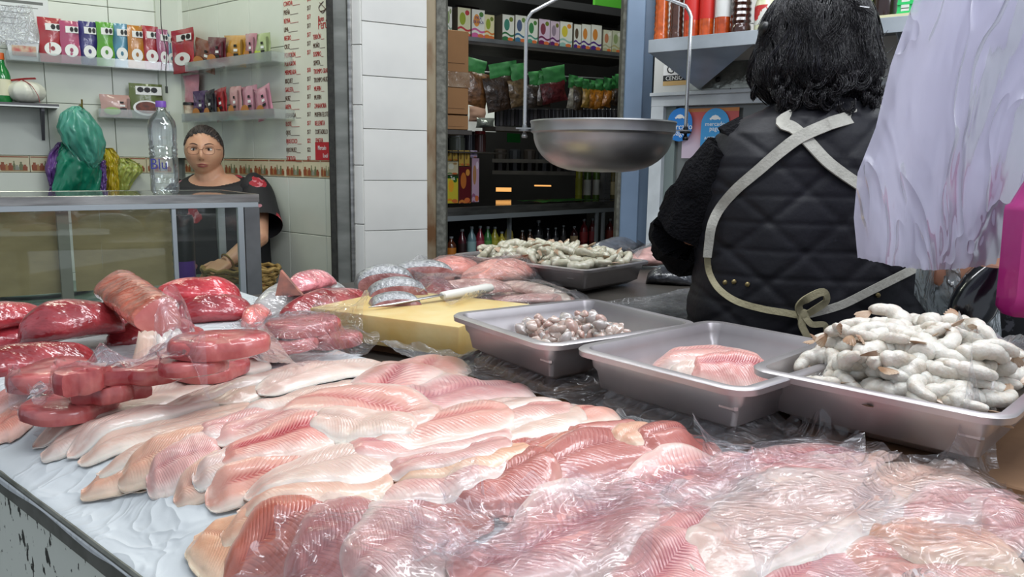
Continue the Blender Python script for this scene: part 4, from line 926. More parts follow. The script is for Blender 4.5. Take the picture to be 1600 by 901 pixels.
# sauces
def sauce(u,w,h,col,lab,kind,label,rib=False,wl='white'):
    s,_=WS.px(u,60,DPH-.06); r=w/2/FPX*2.55; q=WS.pt(s,zhi+.001,DPH-.06); o=thing('sauce_bottle',label,'bottle',q,0,'sauce bottles on the steel shelf'); prof=[(.001,0),(r*.95,0),(r,.006)]
    if rib:
        n=9
        for k in range(n): z=.02+k*.018; prof+=[(r*(1-.03*k/n*2),z),(r*(.90-.03*k/n*2),z+.009)]
        prof+=[(r*.8,.19),(r*.4,.235),(r*.36,h*.95)]
    else: prof+=[(r,h*.72),(r*.9,h*.8),(r*.42,h*.9),(r*.4,h*.95)]
    b=B(); b.lathe(prof,q,20); b.put('bottle_body',mat('sauce_'+col,col,.15,coat=.6,vary=tuple(x*.6 for x in hexc(col)),vscale=50),o)
    b=B(); b.lathe([(r*.45,h*.94),(r*.47,h*.945),(r*.47,h),(.001,h)],q,14); b.put('cap',mat('red_cap','9a2020',.4) if not rib else M_black,o)
    if lab:
        b=B(); z0,z1=(.055,.16); b.lathe([(r*1.01,z0),(r*1.015,z0+.001),(r*1.015,z1),(r*1.01,z1+.001)],q,20); b.put('label',mat('sauce_label_'+lab,lab,.4,vary='d8a030' if lab=='b82018' else 'b8bcb8',vscale=9,sharp=(.6,.62)),o)
    return o
for a in ((1033,24,.27,'c4581c',None,0,'orange ribbed sauce bottle at the left end of the steel shelf',True),(1056,23,.27,'4a2a1c',None,0,'dark brown ribbed sauce bottle second on the shelf',True),(1080,25,.24,'c4481a','b82018',0,'orange sauce bottle with red and yellow label, behind the scale rod',False),
    (1103,23,.24,'c4501a','b82018',0,'orange sauce bottle with red and yellow label, right of the rod',False),(1128,24,.24,'b8481a','c8c8c4',0,'orange sauce bottle with a white label',False),(1156,31,.28,'3a1e16',None,0,'large dark ribbed sauce bottle, last of the sauces',True)): sauce(*a)
s,_=WS.px(1197,40,DPH-.07); q=WS.pt(s,zhi+.001,DPH-.07); o=thing('mayonnaise_jar','pale mayonnaise jar with red and green label beside the dark hair','jar',q)
b=B(); b.lathe([(.001,0),(.034,0),(.036,.01),(.036,.08),(.030,.10),(.034,.13),(.028,.17),(.026,.2)],q,20); b.put('jar_body',mat('mayonnaise','c9c9a8',.25,coat=.5),o); b=B(); b.lathe([(.0365,.02),(.0366,.021),(.0366,.075),(.0365,.076)],q,20); b.put('label',mat('mayo_label','c8c8c0',.4,vary='b02a2a',vscale=26,sharp=(.5,.52)),o)
b=B(); b.lathe([(.028,.2),(.03,.2),(.03,.225),(.001,.225)],q,16); b.put('lid',mat('red_cap','9a2020',.4),o)
# green box, dark jar, green crate right of the head
s0,_=WS.px(1342,20,DPH-.08); s1,_=WS.px(1364,20,DPH-.08); o=thing('green_carton','dark green and cream lettered carton on the shelf right of the head','box',WS.pt(s0,zhi,.2)); rect(WS,s0,s1,zhi+.001,zhi+.16,DPH-.14,DPH-.06,mat('green_carton','2e5a34',.5,vary='9aa070',vscale=26,sharp=(.56,.58)),'carton_body',o,.002)
s,_=WS.px(1381,20,DPH-.08); q=WS.pt(s,zhi+.001,DPH-.09); o=thing('dark_jar','dark brown jar between the green carton and the green crate','jar',q); b=B(); b.lathe([(.001,0),(.032,0),(.034,.005),(.034,.13),(.028,.15)],q,18); b.put('jar_body',mat('dark_coffee','2a1a18',.2,coat=.6),o); b=B(); b.lathe([(.03,.15),(.03,.17),(.001,.17)],q,16); b.put('lid',M_black,o)
s0,_=WS.px(1402,15,DPH-.05); o=thing('green_crate','bright green lattice plastic crate on a cream board at the shelf right','crate',WS.pt(s0,zhi,.15)); Mg=mat('crate_green','1fae5a',.4)
rect(WS,s0-.04,s0+.26,zhi+.001,zhi+.012,.05,DPH-.03,mat('cream_board','b8b490',.6),'base_board',o)
for k in range(9): rect(WS,s0+.03*k,s0+.03*k+.008,zhi+.013,zhi+.14,DPH-.056,DPH-.048,Mg,'crate_slat',o)
for k in range(6): rect(WS,s0,s0+.25,zhi+.013+.024*k,zhi+.02+.024*k,DPH-.0475,DPH-.044,Mg,'crate_rail',o)
rect(WS,s0,s0+.25,zhi+.012,zhi+.016,.06,DPH-.056,Mg,'crate_floor',o)

# ================================================================== hanging scale
sy=1.80; c=aty(942,193,sy); rr=220/2/FPX*sy
sc_=thing('hanging_scale_pan','round stainless steel weighing pan hung from a bent rod hanger','scale',c-Vector((0,0,.115)))
M_bowl=mat('dented_steel','b4b4b2',.38,metal=.85,vary='929292',vscale=5,bump=.12,bscale=9)
prof=[(rr*.98,-.022),(rr*1.005,-.018),(rr*1.0,-.004),(rr*1.015,.001),(rr*1.01,.004),(rr*.985,.003),(rr*.975,-.004)]
inn=[];outp=[]
for k in range(11):
    t=k/10; r=rr*.965*math.cos(t*PI/2)**.62 if k<10 else .001; z=-.026-.082*math.sin(t*PI/2)**1.1; outp.append((max(r,.001),z))
b=B(); b.lathe([(max(r-.002,.001),z+.003) for r,z in outp][::-1]+[(rr*.972,-.01)]+[(rr*.985,.003),(rr*1.01,.004),(rr*1.015,.001),(rr*1.0,-.004),(rr*1.0,-.020),(rr*.97,-.024)]+outp,c,56); b.put('bowl',M_bowl,sc_,ang=40)
Rd=rr*1.115; dv=Vector((1,-.02,0)).normalized(); M_rod2=mat('chromed_rod','c4c4c4',.22,metal=.9)
top=c+Vector((0,0,.40))
for sgn,(xb) in ((-1,-.175),(1,.186)):
    a=c+Vector((xb,0,-.018)); u_=c+Vector((xb,0,.215 if sgn<0 else .232)); 
    kk=u_+Vector((-sgn*.012,0,.022)); P=[a,a+Vector((0,0,.1)),u_,kk,c+Vector((sgn*.045,0,.30)),top]
    b=B(); b.tube([P[0],P[1],P[2]]+[P[2]*.55+P[3]*.45+Vector((sgn*.0015,0,0)),P[3],P[4],P[5]],.0042,10); b.put('hanger_rod',M_rod2,sc_)
    b=B(); b.lathe([(.001,-.004),(.013,-.004),(.013,0),(.001,.0)],a+Vector((0,0,.003)),16); b.lathe([(.001,-.016),(.006,-.016),(.007,-.012),(.003,-.004),(.005,0),(.006,.008),(.003,.018),(.001,.018)],a,12); b.put('rod_foot',M_steeld if sgn<0 else M_black,sc_)
    b=B(); b.box(c+Vector((sgn*(rr+.012),0,-.013)),(.022,.006,.0015)); b.put('rim_lug',M_steel,sc_,False)
b=B(); b.tube([top,top+Vector((0,0,.2)),top+Vector((0,0,1.12))],.005,8); b.lathe([(.001,-.01),(.012,-.01),(.012,.012),(.001,.012)],top,12); b.put('suspension_rod',M_rod2,sc_)

# ================================================================== white plastic bag bundle hanging at the right
M_bagw=None
def milky(name,c,al,rough=.22,bstr=.6,wr=9,trl=.45,gz=.5):
    m,nt,b=_new(name); nt.nodes.remove(b); g=G(nt); out=nt.nodes['Material Output']; ob=g.node('ShaderNodeTexCoord').outputs['Object']
    mp=g.node('ShaderNodeMapping',{'Vector':ob,'Scale':(2.2,2.2,.7)}).outputs[0]
    n1=g.node('ShaderNodeTexNoise',{'Vector':mp,'Scale':float(wr),'Detail':2.0,'Distortion':1.2}).outputs[0]
    fold=g.m('POWER',g.m('SUBTRACT',1.0,g.m('ABSOLUTE',g.m('MULTIPLY',g.m('SUBTRACT',n1,.5),7.0),clamp=True),clamp=True),3.0)
    n2=g.node('ShaderNodeTexNoise',{'Vector':mp,'Scale':wr*3.0,'Detail':3.0,'Distortion':.5}).outputs[0]
    bp=g.node('ShaderNodeBump',{'Height':g.m('ADD',g.m('ADD',fold,n1),g.m('MULTIPLY',n2,.25)),'Strength':bstr,'Distance':.008}).outputs[0]
    col=rgba(hexc(c)); df=g.node('ShaderNodeBsdfDiffuse',{'Color':col,'Normal':bp}).outputs[0]; tl=g.node('ShaderNodeBsdfTranslucent',{'Color':col,'Normal':bp}).outputs[0]
    mm_=g.node('ShaderNodeMixShader',{0:trl,1:df,2:tl}).outputs[0]; tr=g.node('ShaderNodeBsdfTransparent').outputs[0]
    a=g.node('ShaderNodeMixShader',{0:al,1:tr,2:mm_}).outputs[0]; gl=g.node('ShaderNodeBsdfGlossy',{'Roughness':rough,'Normal':bp}).outputs[0]
    fr=g.node('ShaderNodeFresnel',{'IOR':1.4,'Normal':bp}).outputs[0]; s=g.node('ShaderNodeMixShader',{0:g.m('MULTIPLY',fr,gz),1:a,2:gl}).outputs[0]
    nt.links.new(s,out.inputs[0]); MATS[name]=m; return m
M_bagw=milky('milky_bag_film','cfcde0',.86,bstr=.5,wr=5)
bb_=thing('plastic_bag_bundle','thick bundle of milky white produce bags hanging at the right edge','plastic bags',aty(1450,428,1.16))
def bagsheet(name,rows_,Y,amp,seed,m,parent,n=60,w=70,jag=.0,sl=.0):
    V=[]
    for i in range(n+1):
        t=i/n*(len(rows_)-1); k=min(int(t),len(rows_)-2); f=t-k; f=f*f*(3-2*f)*.3+f*.7; a,c_=rows_[k],rows_[k+1]
        l=a[1]+(c_[1]-a[1])*f; r=a[2]+(c_[2]-a[2])*f; vl=a[0]+(c_[0]-a[0])*f; vr=a[3]+(c_[3]-a[3])*f
        for j in range(w+1):
            x=j/w; u=l+(r-l)*x; v=vl+(vr-vl)*x + (math.sin(PI*x)*14*(i/n)**3)
            if i==n: v+=random.uniform(-jag,jag)
            d=amp*(.7*math.sin(x*17+seed+1.2*float(vnoise(x*3,i/n*2,1,seed)))*(0.35+.65*i/n)+.55*float(vnoise(x*7+i/n*2.0,i/n*2.6,1,seed+1))+.22*abs(float(vnoise(x*15-i/n*5,i/n*7,1,seed+2))))-.02*math.sin(PI*x)
            V.append(aty(u,v,Y+d+sl*x))
    return mesh(name,V,gridf(n+1,w+1),m,parent)
bagsheet('outer_bag',[(-120,1475,1720,-120),(0,1428,1680,0),(100,1392,1650,90),(200,1368,1618,190),(270,1340,1598,270),(340,1334,1580,330),(402,1340,1556,412)],1.16,.010,3,M_bagw,bb_,jag=1.2)
bagsheet('second_bag',[(-120,1480,1720,-120),(0,1440,1690,0),(100,1410,1660,90),(200,1385,1630,190),(270,1362,1606,270),(340,1350,1588,330),(398,1352,1566,402)],1.19,.006,9,M_bagw,bb_)
bagsheet('inner_bag',[(-120,1490,1760,-120),(0,1470,1740,0),(100,1450,1720,90),(200,1440,1690,190),(270,1430,1650,270),(340,1420,1610,330),(380,1415,1580,380)],1.22,.006,15,M_bagw,bb_)
M_pink=mat('magenta_film','b8257e',.3,coat=.4,bump=.3,bscale=12,vary='a01f6c',vscale=5)
pk_=thing('pink_bag','magenta plastic bag of bags hanging at the right border','plastic bag',aty(1600,490,1.05))
b=B(); rings=[]
for (v,l,r,dp) in ((255,1622,1700,.01),(290,1606,1720,.03),(318,1592,1730,.04),(322,1586,1735,.045),(330,1584,1735,.045),(400,1578,1735,.045),(460,1572,1735,.045),(480,1568,1735,.04),(492,1574,1730,.03)):
    P=[]; 
    for k in range(24):
        a=2*PI*k/24; x=max(-1,min(1,-math.cos(a)*1.15)); P.append(aty((l+r)/2+(r-l)/2*x,v,1.09)+Vector((0,math.sin(a)*dp,0)))
    rings.append(P)
b.loft(rings); b.put('bag_body',M_pink,pk_,ang=50)
b=B(); b.tube([aty(1700,255,1.09),aty(1705,0,1.09),aty(1705,-500,1.09)],.004,6); b.put('hanging_cord',M_black,pk_)
b=B(); b.tube([aty(1540,-119,1.18),aty(1540,-600,1.18)],.004,6); b.put('hanging_cord',M_black,bb_)
# things glimpsed beneath the bundle
cb=thing('clear_bag_roll','streaky half clear bag hanging under the white bundle','plastic bag',aty(1470,540,1.34))
bagsheet('bag_sheet',[(412,1432,1556,412),(460,1428,1560,460),(520,1470,1565,520),(600,1490,1560,600)],1.34,.018,21,milky('streaky_film','aeb8ba',.75,.15,.9,16,.2),cb,30,40)
b=B(); rings=[]
for (v,l,r) in ((415,1530,1556),(430,1512,1568),(450,1496,1568),(470,1486,1562),(490,1482,1552),(502,1488,1540),(509,1500,1524)):
    P=[]
    for k in range(20): a=2*PI*k/20; P.append(aty((l+r)/2-(r-l)/2*math.cos(a),v,1.27)+Vector((0,.03*math.sin(a),0)))
    rings.append(P)
b.loft(rings); tag(b.put('black_bag',mat('black_gloss_film','101218',.18,coat=.8,bump=.5,bscale=8)),'glossy black bag hanging beneath the white bundle','plastic bag')
# ================================================================== people
def bodymesh(name, parts, m, parent, voxel=.012, smooth_it=6):
    """union of overlapping closed shapes, remeshed into one continuous skin"""
    b=B()
    for p in parts: p(b)
    o=b.put(name,m,parent,ang=180)
    r=o.modifiers.new('remesh','REMESH'); r.mode='VOXEL'; r.voxel_size=voxel; r.use_smooth_shade=True
    s=o.modifiers.new('smooth','SMOOTH'); s.factor=.5; s.iterations=smooth_it
    return o
def ell_rings(rows_, n=40):
    """rows (z, cx, cy, rx, ry)"""
    return [[Vector((cx+rx*math.cos(2*PI*k/n),cy+ry*math.sin(2*PI*k/n)*(1),z)) for k in range(n)] for (z,cx,cy,rx,ry) in rows_]
M_skin=mat('warm_skin','b88468',.45,sss=.15,vary='a87258',vscale=12)
# ---------------- fishmonger seen from behind
WX,WY=.612,1.62
fm=thing('person','fishmonger seen from behind in a black quilted vest and white crossed apron straps','person',(WX,WY,0))
def tz(v,y=1.62): return aty(1265,v,y).z
trows=[(.86,WX-.0,WY,.235,.165),(.97,WX,WY,.232,.16),(1.03,WX,WY,.222,.155),(1.12,WX-.005,WY,.215,.145),(1.20,WX-.005,WY,.212,.14),(1.27,WX-.005,WY,.205,.13),(1.315,WX-.005,WY,.185,.115),(1.345,WX,WY,.15,.10),(1.37,WX,WY,.095,.078),(1.385,WX+.005,WY,.065,.065)]
sh=Vector((.445,1.62,1.265)); el=Vector((.375,1.70,1.10)); wr_=Vector((.47,1.98,1.06)); sh2=Vector((.80,1.62,1.30)); el2=Vector((.86,1.72,1.10)); wr2=Vector((.74,1.97,1.06))
def hand(b, w, d, up, side, s=1.0, curl=.6):
    """palm with five bent fingers; w wrist, d pointing direction, up = back of hand, side = thumb side"""
    d=d.normalized(); up=(up-d*up.dot(d)).normalized(); sd=d.cross(up)*side
    R=Matrix((d,sd,up)).transposed(); b.box(w+d*.045*s,(.048*s,.040*s,.014*s),R,bev=.008*s)
    for k,(L,o) in enumerate(((.068,.030),(.078,.010),(.073,-.010),(.058,-.029))):
        p=w+d*.085*s+sd*o*s; P=[p-d*.02*s,p]; a=0; q=p
        for seg in (.45,.32,.23):
            a+=curl*.55; q=q+(d*math.cos(a)-up*math.sin(a))*L*s*seg; P.append(q)
        b.tube(P,[.0095*s,.0095*s,.009*s,.008*s,.006*s],8)
    p=w+d*.02*s+sd*.03*s; b.tube([p,p+(d*.5+sd)*.022*s,p+(d*1.2+sd)*.034*s,p+(d*2.2+sd*.8-up*.4)*.030*s],[.012*s,.012*s,.010*s,.007*s],8)
legs=[]
def body_parts():
    L=[lambda b:b.loft(ell_rings([(z,cx,cy,rx*.94,ry*.92) for z,cx,cy,rx,ry in trows]))]
    L.append(lambda b:b.tube([(WX,WY,1.34),(WX+.01,WY+.01,1.44)],[.055,.05],16))
    L.append(lambda b:b.ellipsoid((WX+.015,WY+.02,1.49),(.078,.098,.115),20,14))
    for sg,(a,c,w) in ((-1,(sh,el,wr_)),(1,(sh2,el2,wr2))):
        L.append(lambda b,a=a,c=c,w=w:b.tube([a,a*.5+c*.5,c,c*.5+w*.5,w],[.052,.046,.036,.032,.025],14)); L.append(lambda b,w=w,c=c,sg=sg:hand(b,w,w-c,Vector((0,0,1)),-sg))
    for sg in (-1,1):
        L.append(lambda b,sg=sg:b.tube([(WX+sg*.10,WY,.90),(WX+sg*.10,WY-.01,.5),(WX+sg*.10,WY,.10)],[.11,.07,.045],16)); L.append(lambda b,sg=sg:b.box((WX+sg*.10,WY+.06,.045),(.045,.12,.035),bev=.02))
    return L
bodymesh('body',body_parts(),M_skin,fm,.010,4)
M_vest=mat('black_quilted_nylon','12121a',.55,vary='0e0e15',vscale=10,bump=.1,bscale=70,spec=.35)
def torso_at(z,rws=trows):
    for a,c in zip(rws,rws[1:]):
        if a[0]<=z<=c[0]:
            f=(z-a[0])/(c[0]-a[0]); f=f*f*(3-2*f) if False else f; return [a[i]+(c[i]-a[i])*f for i in range(5)]
    return rws[0] if z<rws[0][0] else rws[-1]
NZ,NA=200,220; V=[]; zlo_,zhi_=.86,1.378
def quilt(x,z):
    # seam distance field: horizontals plus crossing diagonals
    hz=.052; d1=abs((z-.99)/hz-round((z-.99)/hz))*hz
    p=.125; a=(x-WX)+ (z-1.15)*1.05; c=(x-WX)-(z-1.15)*1.05
    d2=abs(a/p-round(a/p))*p*.7; d3=abs(c/p-round(c/p))*p*.7
    f=lambda d,w: 1-math.exp(-(d/w)**2)
    return f(d1,.006)*.45*1.0+ f(d2,.007)*.8+f(d3,.007)*.8 if z<1.27 else .45+f(d2,.007)*.8+f(d3,.007)*.8
for i in range(NZ+1):
    z=zlo_+(zhi_-zlo_)*i/NZ; _,cx,cy,rx,ry=torso_at(z)
    for k in range(NA):
        a=2*PI*k/NA; s_=math.sin(a); c_=math.cos(a); se=abs(s_)**.85*(1 if s_>0 else -1); ce=abs(c_)**.85*(1 if c_>0 else -1)
        x=cx+(rx)*ce; y=cy+(ry)*se; q=quilt(x,z) if s_<.2 else .5
        e=.0034*q+.004*float(vnoise(x*9,z*14,1,4))+.006+.004*float(vnoise(x*22,z*9,1,6))
        V.append(Vector((x+e*c_,y+e*s_,z)))
F=[]
for i in range(NZ):
    for k in range(NA): F.append((i*NA+k,i*NA+(k+1)%NA,(i+1)*NA+(k+1)%NA,(i+1)*NA+k))
vest=mesh('quilted_vest',V,F,M_vest,fm,label='black quilted vest')
def on_back(u,v,out=.012):
    y=WY-.14
    for _ in range(8):
        p=aty(u,v,y); _,cx,cy,rx,ry=torso_at(p.z); t=max(0,1-abs((p.x-cx)/(rx+.006))**2.3)
        y=cy-(ry+.006)*t**(1/2.3)-out
    p=aty(u,v,y); return p
def ribbon(b,pts,w,th=.0018,out=.013,n=30,face=Vector((0,-1,.1)),raw=False):
    P=smooth_path([on_back(u,v,out) for u,v in pts] if not raw else pts,n); rings=[]
    for i,p in enumerate(P):
        t=(P[min(i+1,len(P)-1)]-P[max(i-1,0)]).normalized(); s_=t.cross(face).normalized(); nn=s_.cross(t).normalized(); ww=(w[0]+(w[1]-w[0])*i/n)/2
        rings.append([p+s_*ww+nn*th,p-s_*ww+nn*th,p-s_*ww-nn*th,p+s_*ww-nn*th])
    b.loft(rings)
M_strap=mat('off_white_apron_tape','b4b2a8',.7,vary='a09e94',vscale=30,bump=.2,bscale=200); M_strapy=mat('cream_apron_tape','a8a080',.7,vary='968e70',vscale=30,bump=.2,bscale=200)
b=B(); ribbon(b,[Vector((.560,WY+.05,1.368)),Vector((.558,WY-.02,1.378)),Vector((.556,WY-.07,1.362))]+[on_back(u,v,.013) for u,v in [(1222,190),(1240,200),(1262,220),(1290,250),(1318,272),(1345,290)]],(.026,.022),raw=True,n=40,face=Vector((0,-1,.45))); b.put('apron_strap',M_strap,fm)
b=B(); ribbon(b,[Vector((.705,WY+.05,1.368)),Vector((.700,WY-.02,1.378)),Vector((.692,WY-.07,1.362))]+[on_back(u,v,.018) for u,v in [(1306,190),(1290,196),(1250,214),(1215,240),(1185,266),(1150,296),(1125,325),(1112,352),(1107,385),(1105,402)]],(.028,.016),raw=True,n=44,face=Vector((0,-1,.45))); b.put('apron_strap',M_strap,fm)
b=B(); ribbon(b,[(1105,400),(1108,425),(1122,450),(1150,470),(1190,482),(1225,488),(1252,493)],(.012,.013),out=.014); b.put('waist_tie',M_strapy,fm)
b=B(); ribbon(b,[(1432,418),(1400,434),(1360,454),(1320,474),(1290,484),(1262,491)],(.016,.014),out=.015); b.put('waist_tie',M_strap,fm)
b=B(); kp=on_back(1255,494,.02)
b.ellipsoid(kp,(.012,.008,.014),12,8); ob_=lambda u,v,o=.02:on_back(u,v,o)
ribbon(b,[ob_(1254,494),ob_(1248,478,.03),ob_(1262,466,.045),ob_(1286,456,.04),ob_(1291,470,.03),ob_(1272,484,.026),ob_(1258,492,.02)],(.016,.012),raw=True,face=Vector((.3,-1,.2)))
ribbon(b,[ob_(1256,492,.024),ob_(1253,508,.026),ob_(1262,530,.026),ob_(1262,560,.02)],(.014,.012),raw=True)
ribbon(b,[ob_(1256,492,.024),ob_(1268,506,.028),ob_(1288,507,.024),ob_(1291,520,.02)],(.012,.010),raw=True); b.put('bow',M_strapy,fm)
b=B()
for (u,v) in ((1147,440),(1168,444),(1372,461),(1133,441)): b.ellipsoid(on_back(u,v,.008),(.005,.003,.005),10,6)
b.put('snap_button',mat('dull_brass','9a8a60',.35,metal=.8),vest)
M_fleece=mat('black_fleece','0c0c10',.95,bump=.9,bscale=160,spec=.2)
def sleeve(b,a,c,w):
    P=smooth_path([a+Vector((.035*(1 if a.x<.6 else -1),0,.02)),a,a*.5+c*.5,c,c*.6+w*.4,c*.25+w*.75],26); rings=[]; 
    for i,p in enumerate(P):
        t=(P[min(i+1,26)]-P[max(i-1,0)]).normalized(); u_=t.orthogonal().normalized(); v_=t.cross(u_); f=i/26; r=.060+.014*min(1,f*2.5)-.008*f+(.010*math.sin(f*PI))
        rings.append([p+(u_*math.cos(2*PI*k/40)+v_*math.sin(2*PI*k/40))*(r+.007*float(vnoise(k*.5,i*.6,1,3))+.0035*random.uniform(-1,1)) for k in range(40)])
    b.loft(rings)
for a,c,w in ((sh,el,wr_),(sh2,el2,wr2)):
    b=B(); sleeve(b,a,c,w); b.put('sleeve',M_fleece,fm)
b=B(); b.lathe([(.075,0),(.082,.01),(.078,.04),(.07,.062),(.062,.06),(.06,.02)],(WX+.005,WY,1.352),40,sy=1.0); b.put('collar',mat('black_knit','15151b',.85,bump=.3,bscale=120),fm)
b=B()
for sg in (-1,1): b.tube([(WX+sg*.10,WY,.9),(WX+sg*.10,WY-.01,.5),(WX+sg*.10,WY,.10)],[.135,.10,.075],18)
b.put('trousers',mat('dark_cloth','191a20',.8),fm)
# hair: a mass of overlapping wavy locks round the skull
M_hair=mat('black_wavy_hair','0f0e11',.38,vary='1e1b1f',vscale=30,bump=.8,bscale=60,stretch=(5,5,1),spec=.6); M_grey=mat('greying_hair','3c3c44',.4,vary='1a1a1e',vscale=30,bump=.6,bscale=60,stretch=(5,5,1))
hc=Vector((aty(1277,100,1.62).x,WY+.01,1.485))
def hairmass(b):
    n,m=64,40; rings=[]
    for i in range(m+1):
        ph=PI*i/m; rg=[]
        for k in range(n):
            a=2*PI*k/n; z=-math.cos(ph); s_=math.sin(ph)
            prof=.098+.016*math.exp(-((z+.45)/.35)**2); 
            w=.004*math.sin(a*9+z*9+2*float(vnoise(a*1.2,z*2,1,5)))+.012*float(vnoise(a*2.2,z*3,1,8))+(.012*abs(math.sin(a*4.5+1)) if z<-.4 else 0)
            rg.append(hc+Vector(((prof+w)*s_**.8*math.cos(a)*1.04,(prof+w)*s_**.8*math.sin(a)*1.06,z*.130-.006*math.sin(a*7)*(z<-.3))))
        rings.append(rg)
    b.loft(rings)
b=B(); hairmass(b); b.put('hair',M_hair,fm,ang=180)
r2=random.Random(5); b=B(); b2=B()
def lock(z0,a0,ln,wv,am,tip,r0,tgt,n=14,seg=4):
    P=[]; A=a0
    for i in range(n):
        t=i/(n-1); z=z0-ln*t
        if z<-1.05: break
        zz_=max(-.999,min(.999,z)); rr_=(.102+.016*math.exp(-((zz_+.45)/.35)**2))*(max(.02,1-abs(zz_)**2.4))**.42+.003+.010*t**2.5*(.6+.6*math.sin(wv*2))
        A=a0+am*math.sin(t*5.5+wv)+tip*t**3
        P.append(hc+Vector((rr_*math.cos(A)*1.05,rr_*math.sin(A)*1.07,z*.131)))
    if len(P)>4: tgt.tube(P,[r0*(1-.7*i/len(P)) for i in range(len(P))],seg)
for k in range(130):                      # clumps, each a sheaf of fine strands that move together
    a0=r2.uniform(PI*.85,2.15*PI); z0=r2.choice((.97,.9,.75,.5,.2,.0)); ln=r2.uniform(.6,1.25); wv=r2.uniform(0,6); am=r2.uniform(.05,.14); tip=r2.uniform(-.25,.4)
    gr=math.cos(a0)<-.15 and z0>.4 and r2.random()<.45
    for q in range(16): lock(z0+r2.gauss(0,.04),a0+r2.gauss(0,.06),ln*r2.uniform(.9,1.05),wv+r2.gauss(0,.12),am,tip+r2.gauss(0,.05),r2.uniform(.0009,.0017),b2 if gr and r2.random()<.6 else b,12,3)
# loose curls turned under along the bottom edge
for k in range(34):
    a=r2.uniform(PI*.98,2*PI*1.04); z=-r2.uniform(.55,.98); c0=hc+Vector((.112*math.cos(a),.112*math.sin(a),z*.122)); cr=r2.uniform(.012,.024); t0=r2.uniform(0,1.2); R=Matrix.Rotation(a+PI/2+r2.uniform(-.8,.8),3,'Z')
    for q in range(22):
        jr=cr*r2.uniform(.75,1.12); jo=Vector((r2.gauss(0,.0025),r2.gauss(0,.003),r2.gauss(0,.0025))); tt=t0+r2.gauss(0,.12)
        b.tube([c0+jo+R@Vector((jr*math.cos(tt-t*3.9)*(1-.25*t),-.004-.008*t,jr*math.sin(tt-t*3.9)*(1-.25*t))) for t in [i/9 for i in range(10)]],[.0013*(1-.6*i/10) for i in range(10)],3)
b.put('hair_locks',M_hair,fm,ang=180); b2.put('grey_locks',M_grey,fm,ang=180,label='greying locks at the upper left')
b=B()
for (dx,z,l,s_) in ((.11,.0,.04,1),(.112,-.02,.05,1),(.1,.03,.035,1),(.108,-.045,.045,1),(.10,-.03,.05,1),(-.1,-.05,.03,-1)):
    p=hc+Vector((dx,-.01,z)); b.tube([p,p+Vector((s_*l*.4,0,-l*.3)),p+Vector((s_*l*.8,0,-l*.1)),p+Vector((s_*l,0,l*.2))],[.0012,.001,.0008,.0004],5)
b.put('stray_hair',M_hair,fm)
b=B(); b.box(hc+Vector((.045,-.103,.062)),(.009,.0015,.001),Matrix.Rotation(.1,3,'Y')); b.put('hair_clip',M_steel,fm,False)
b=B(); b.ellipsoid(hc+Vector((-.112,-.02,.035)),(.012,.018,.014),12,8); b.put('hair_tie',M_black,fm)

# ---------------- seller behind the display counter
WY2=3.30; hp=aty(319,236,WY2); s2=.205/.24
sp=thing('person','woman in glasses and a black floral blouse standing behind the display counter','person',(hp.x+.02,WY2+.03,0))
R0=Matrix.Rotation(.24,3,'Z')          # she looks towards the camera, a little to her right
def headpt(th,ph):
    """th azimuth (0 = face front, -y), ph from the top 0..pi"""
    x=math.sin(ph)*math.sin(th); y=-math.sin(ph)*math.cos(th); z=math.cos(ph)
    rx,ry,rz=.079,.090,.105
    if z<0: k=1-.16*(-z)**1.5; rx*=k; ry*=(1-.10*(-z)**1.5)
    v=Vector((x*rx,y*ry,z*rz)); fr=max(0,-y)
    def gb(cx,cz,sx,sz,a):
        return a*math.exp(-((v.x-cx)/sx)**2-((v.z-cz)/sz)**2)*(1 if y<0 else 0)
    d=gb(0,-.018,.011,.020,.016)+gb(0,-.030,.014,.010,.010)+gb(0,.012,.010,.03,.006)       # nose
    d+=gb(-.030,.006,.018,.011,-.009)+gb(.030,.006,.018,.011,-.009)                       # sockets
    d+=gb(-.030,.024,.022,.008,.004)+gb(.030,.024,.022,.008,.004)                         # brows
    d+=gb(0,-.056,.024,.006,.007)+gb(0,-.066,.020,.006,.007)+gb(0,-.061,.026,.0025,-.004)     # lips
    d+=gb(0,-.086,.022,.014,.006)+gb(-.046,-.03,.02,.025,.005)+gb(.046,-.03,.02,.025,.005)+gb(0,-.045,.005,.006,-.002)
    v.y-=d; 
    return v
hc2=hp
def hd(b):
    n,m=72,60; rings=[]
    for i in range(m+1):
        ph=PI*i/m*.998+.001; rings.append([hc2+R0@(headpt(2*PI*k/n,ph)*s2*1.12) for k in range(n)])
    b.loft(rings)
nk=hc2+Vector((.008,.025,-.085)); shz=nk.z-.038
tr2=[(.70,hp.x+.03,WY2+.05,.20,.15),(.80,hp.x+.03,WY2+.05,.205,.155),(.95,hp.x+.03,WY2+.05,.20,.14),(1.05,hp.x+.03,WY2+.05,.205,.13),(shz-.025,hp.x+.03,WY2+.05,.185,.10),(shz+.005,hp.x+.03,WY2+.05,.14,.08),(shz+.03,hp.x+.02,WY2+.045,.08,.06)]
wa=[(hp.x+.19,WY2+.03,shz-.06),(hp.x+.235,WY2-.0,shz-.30)]; hw_=aty(352,410,WY2-.25); elb=aty(404,372,WY2-.12); 
ha=[Vector((hp.x+.195,WY2+.03,shz-.045)),elb,hw_]
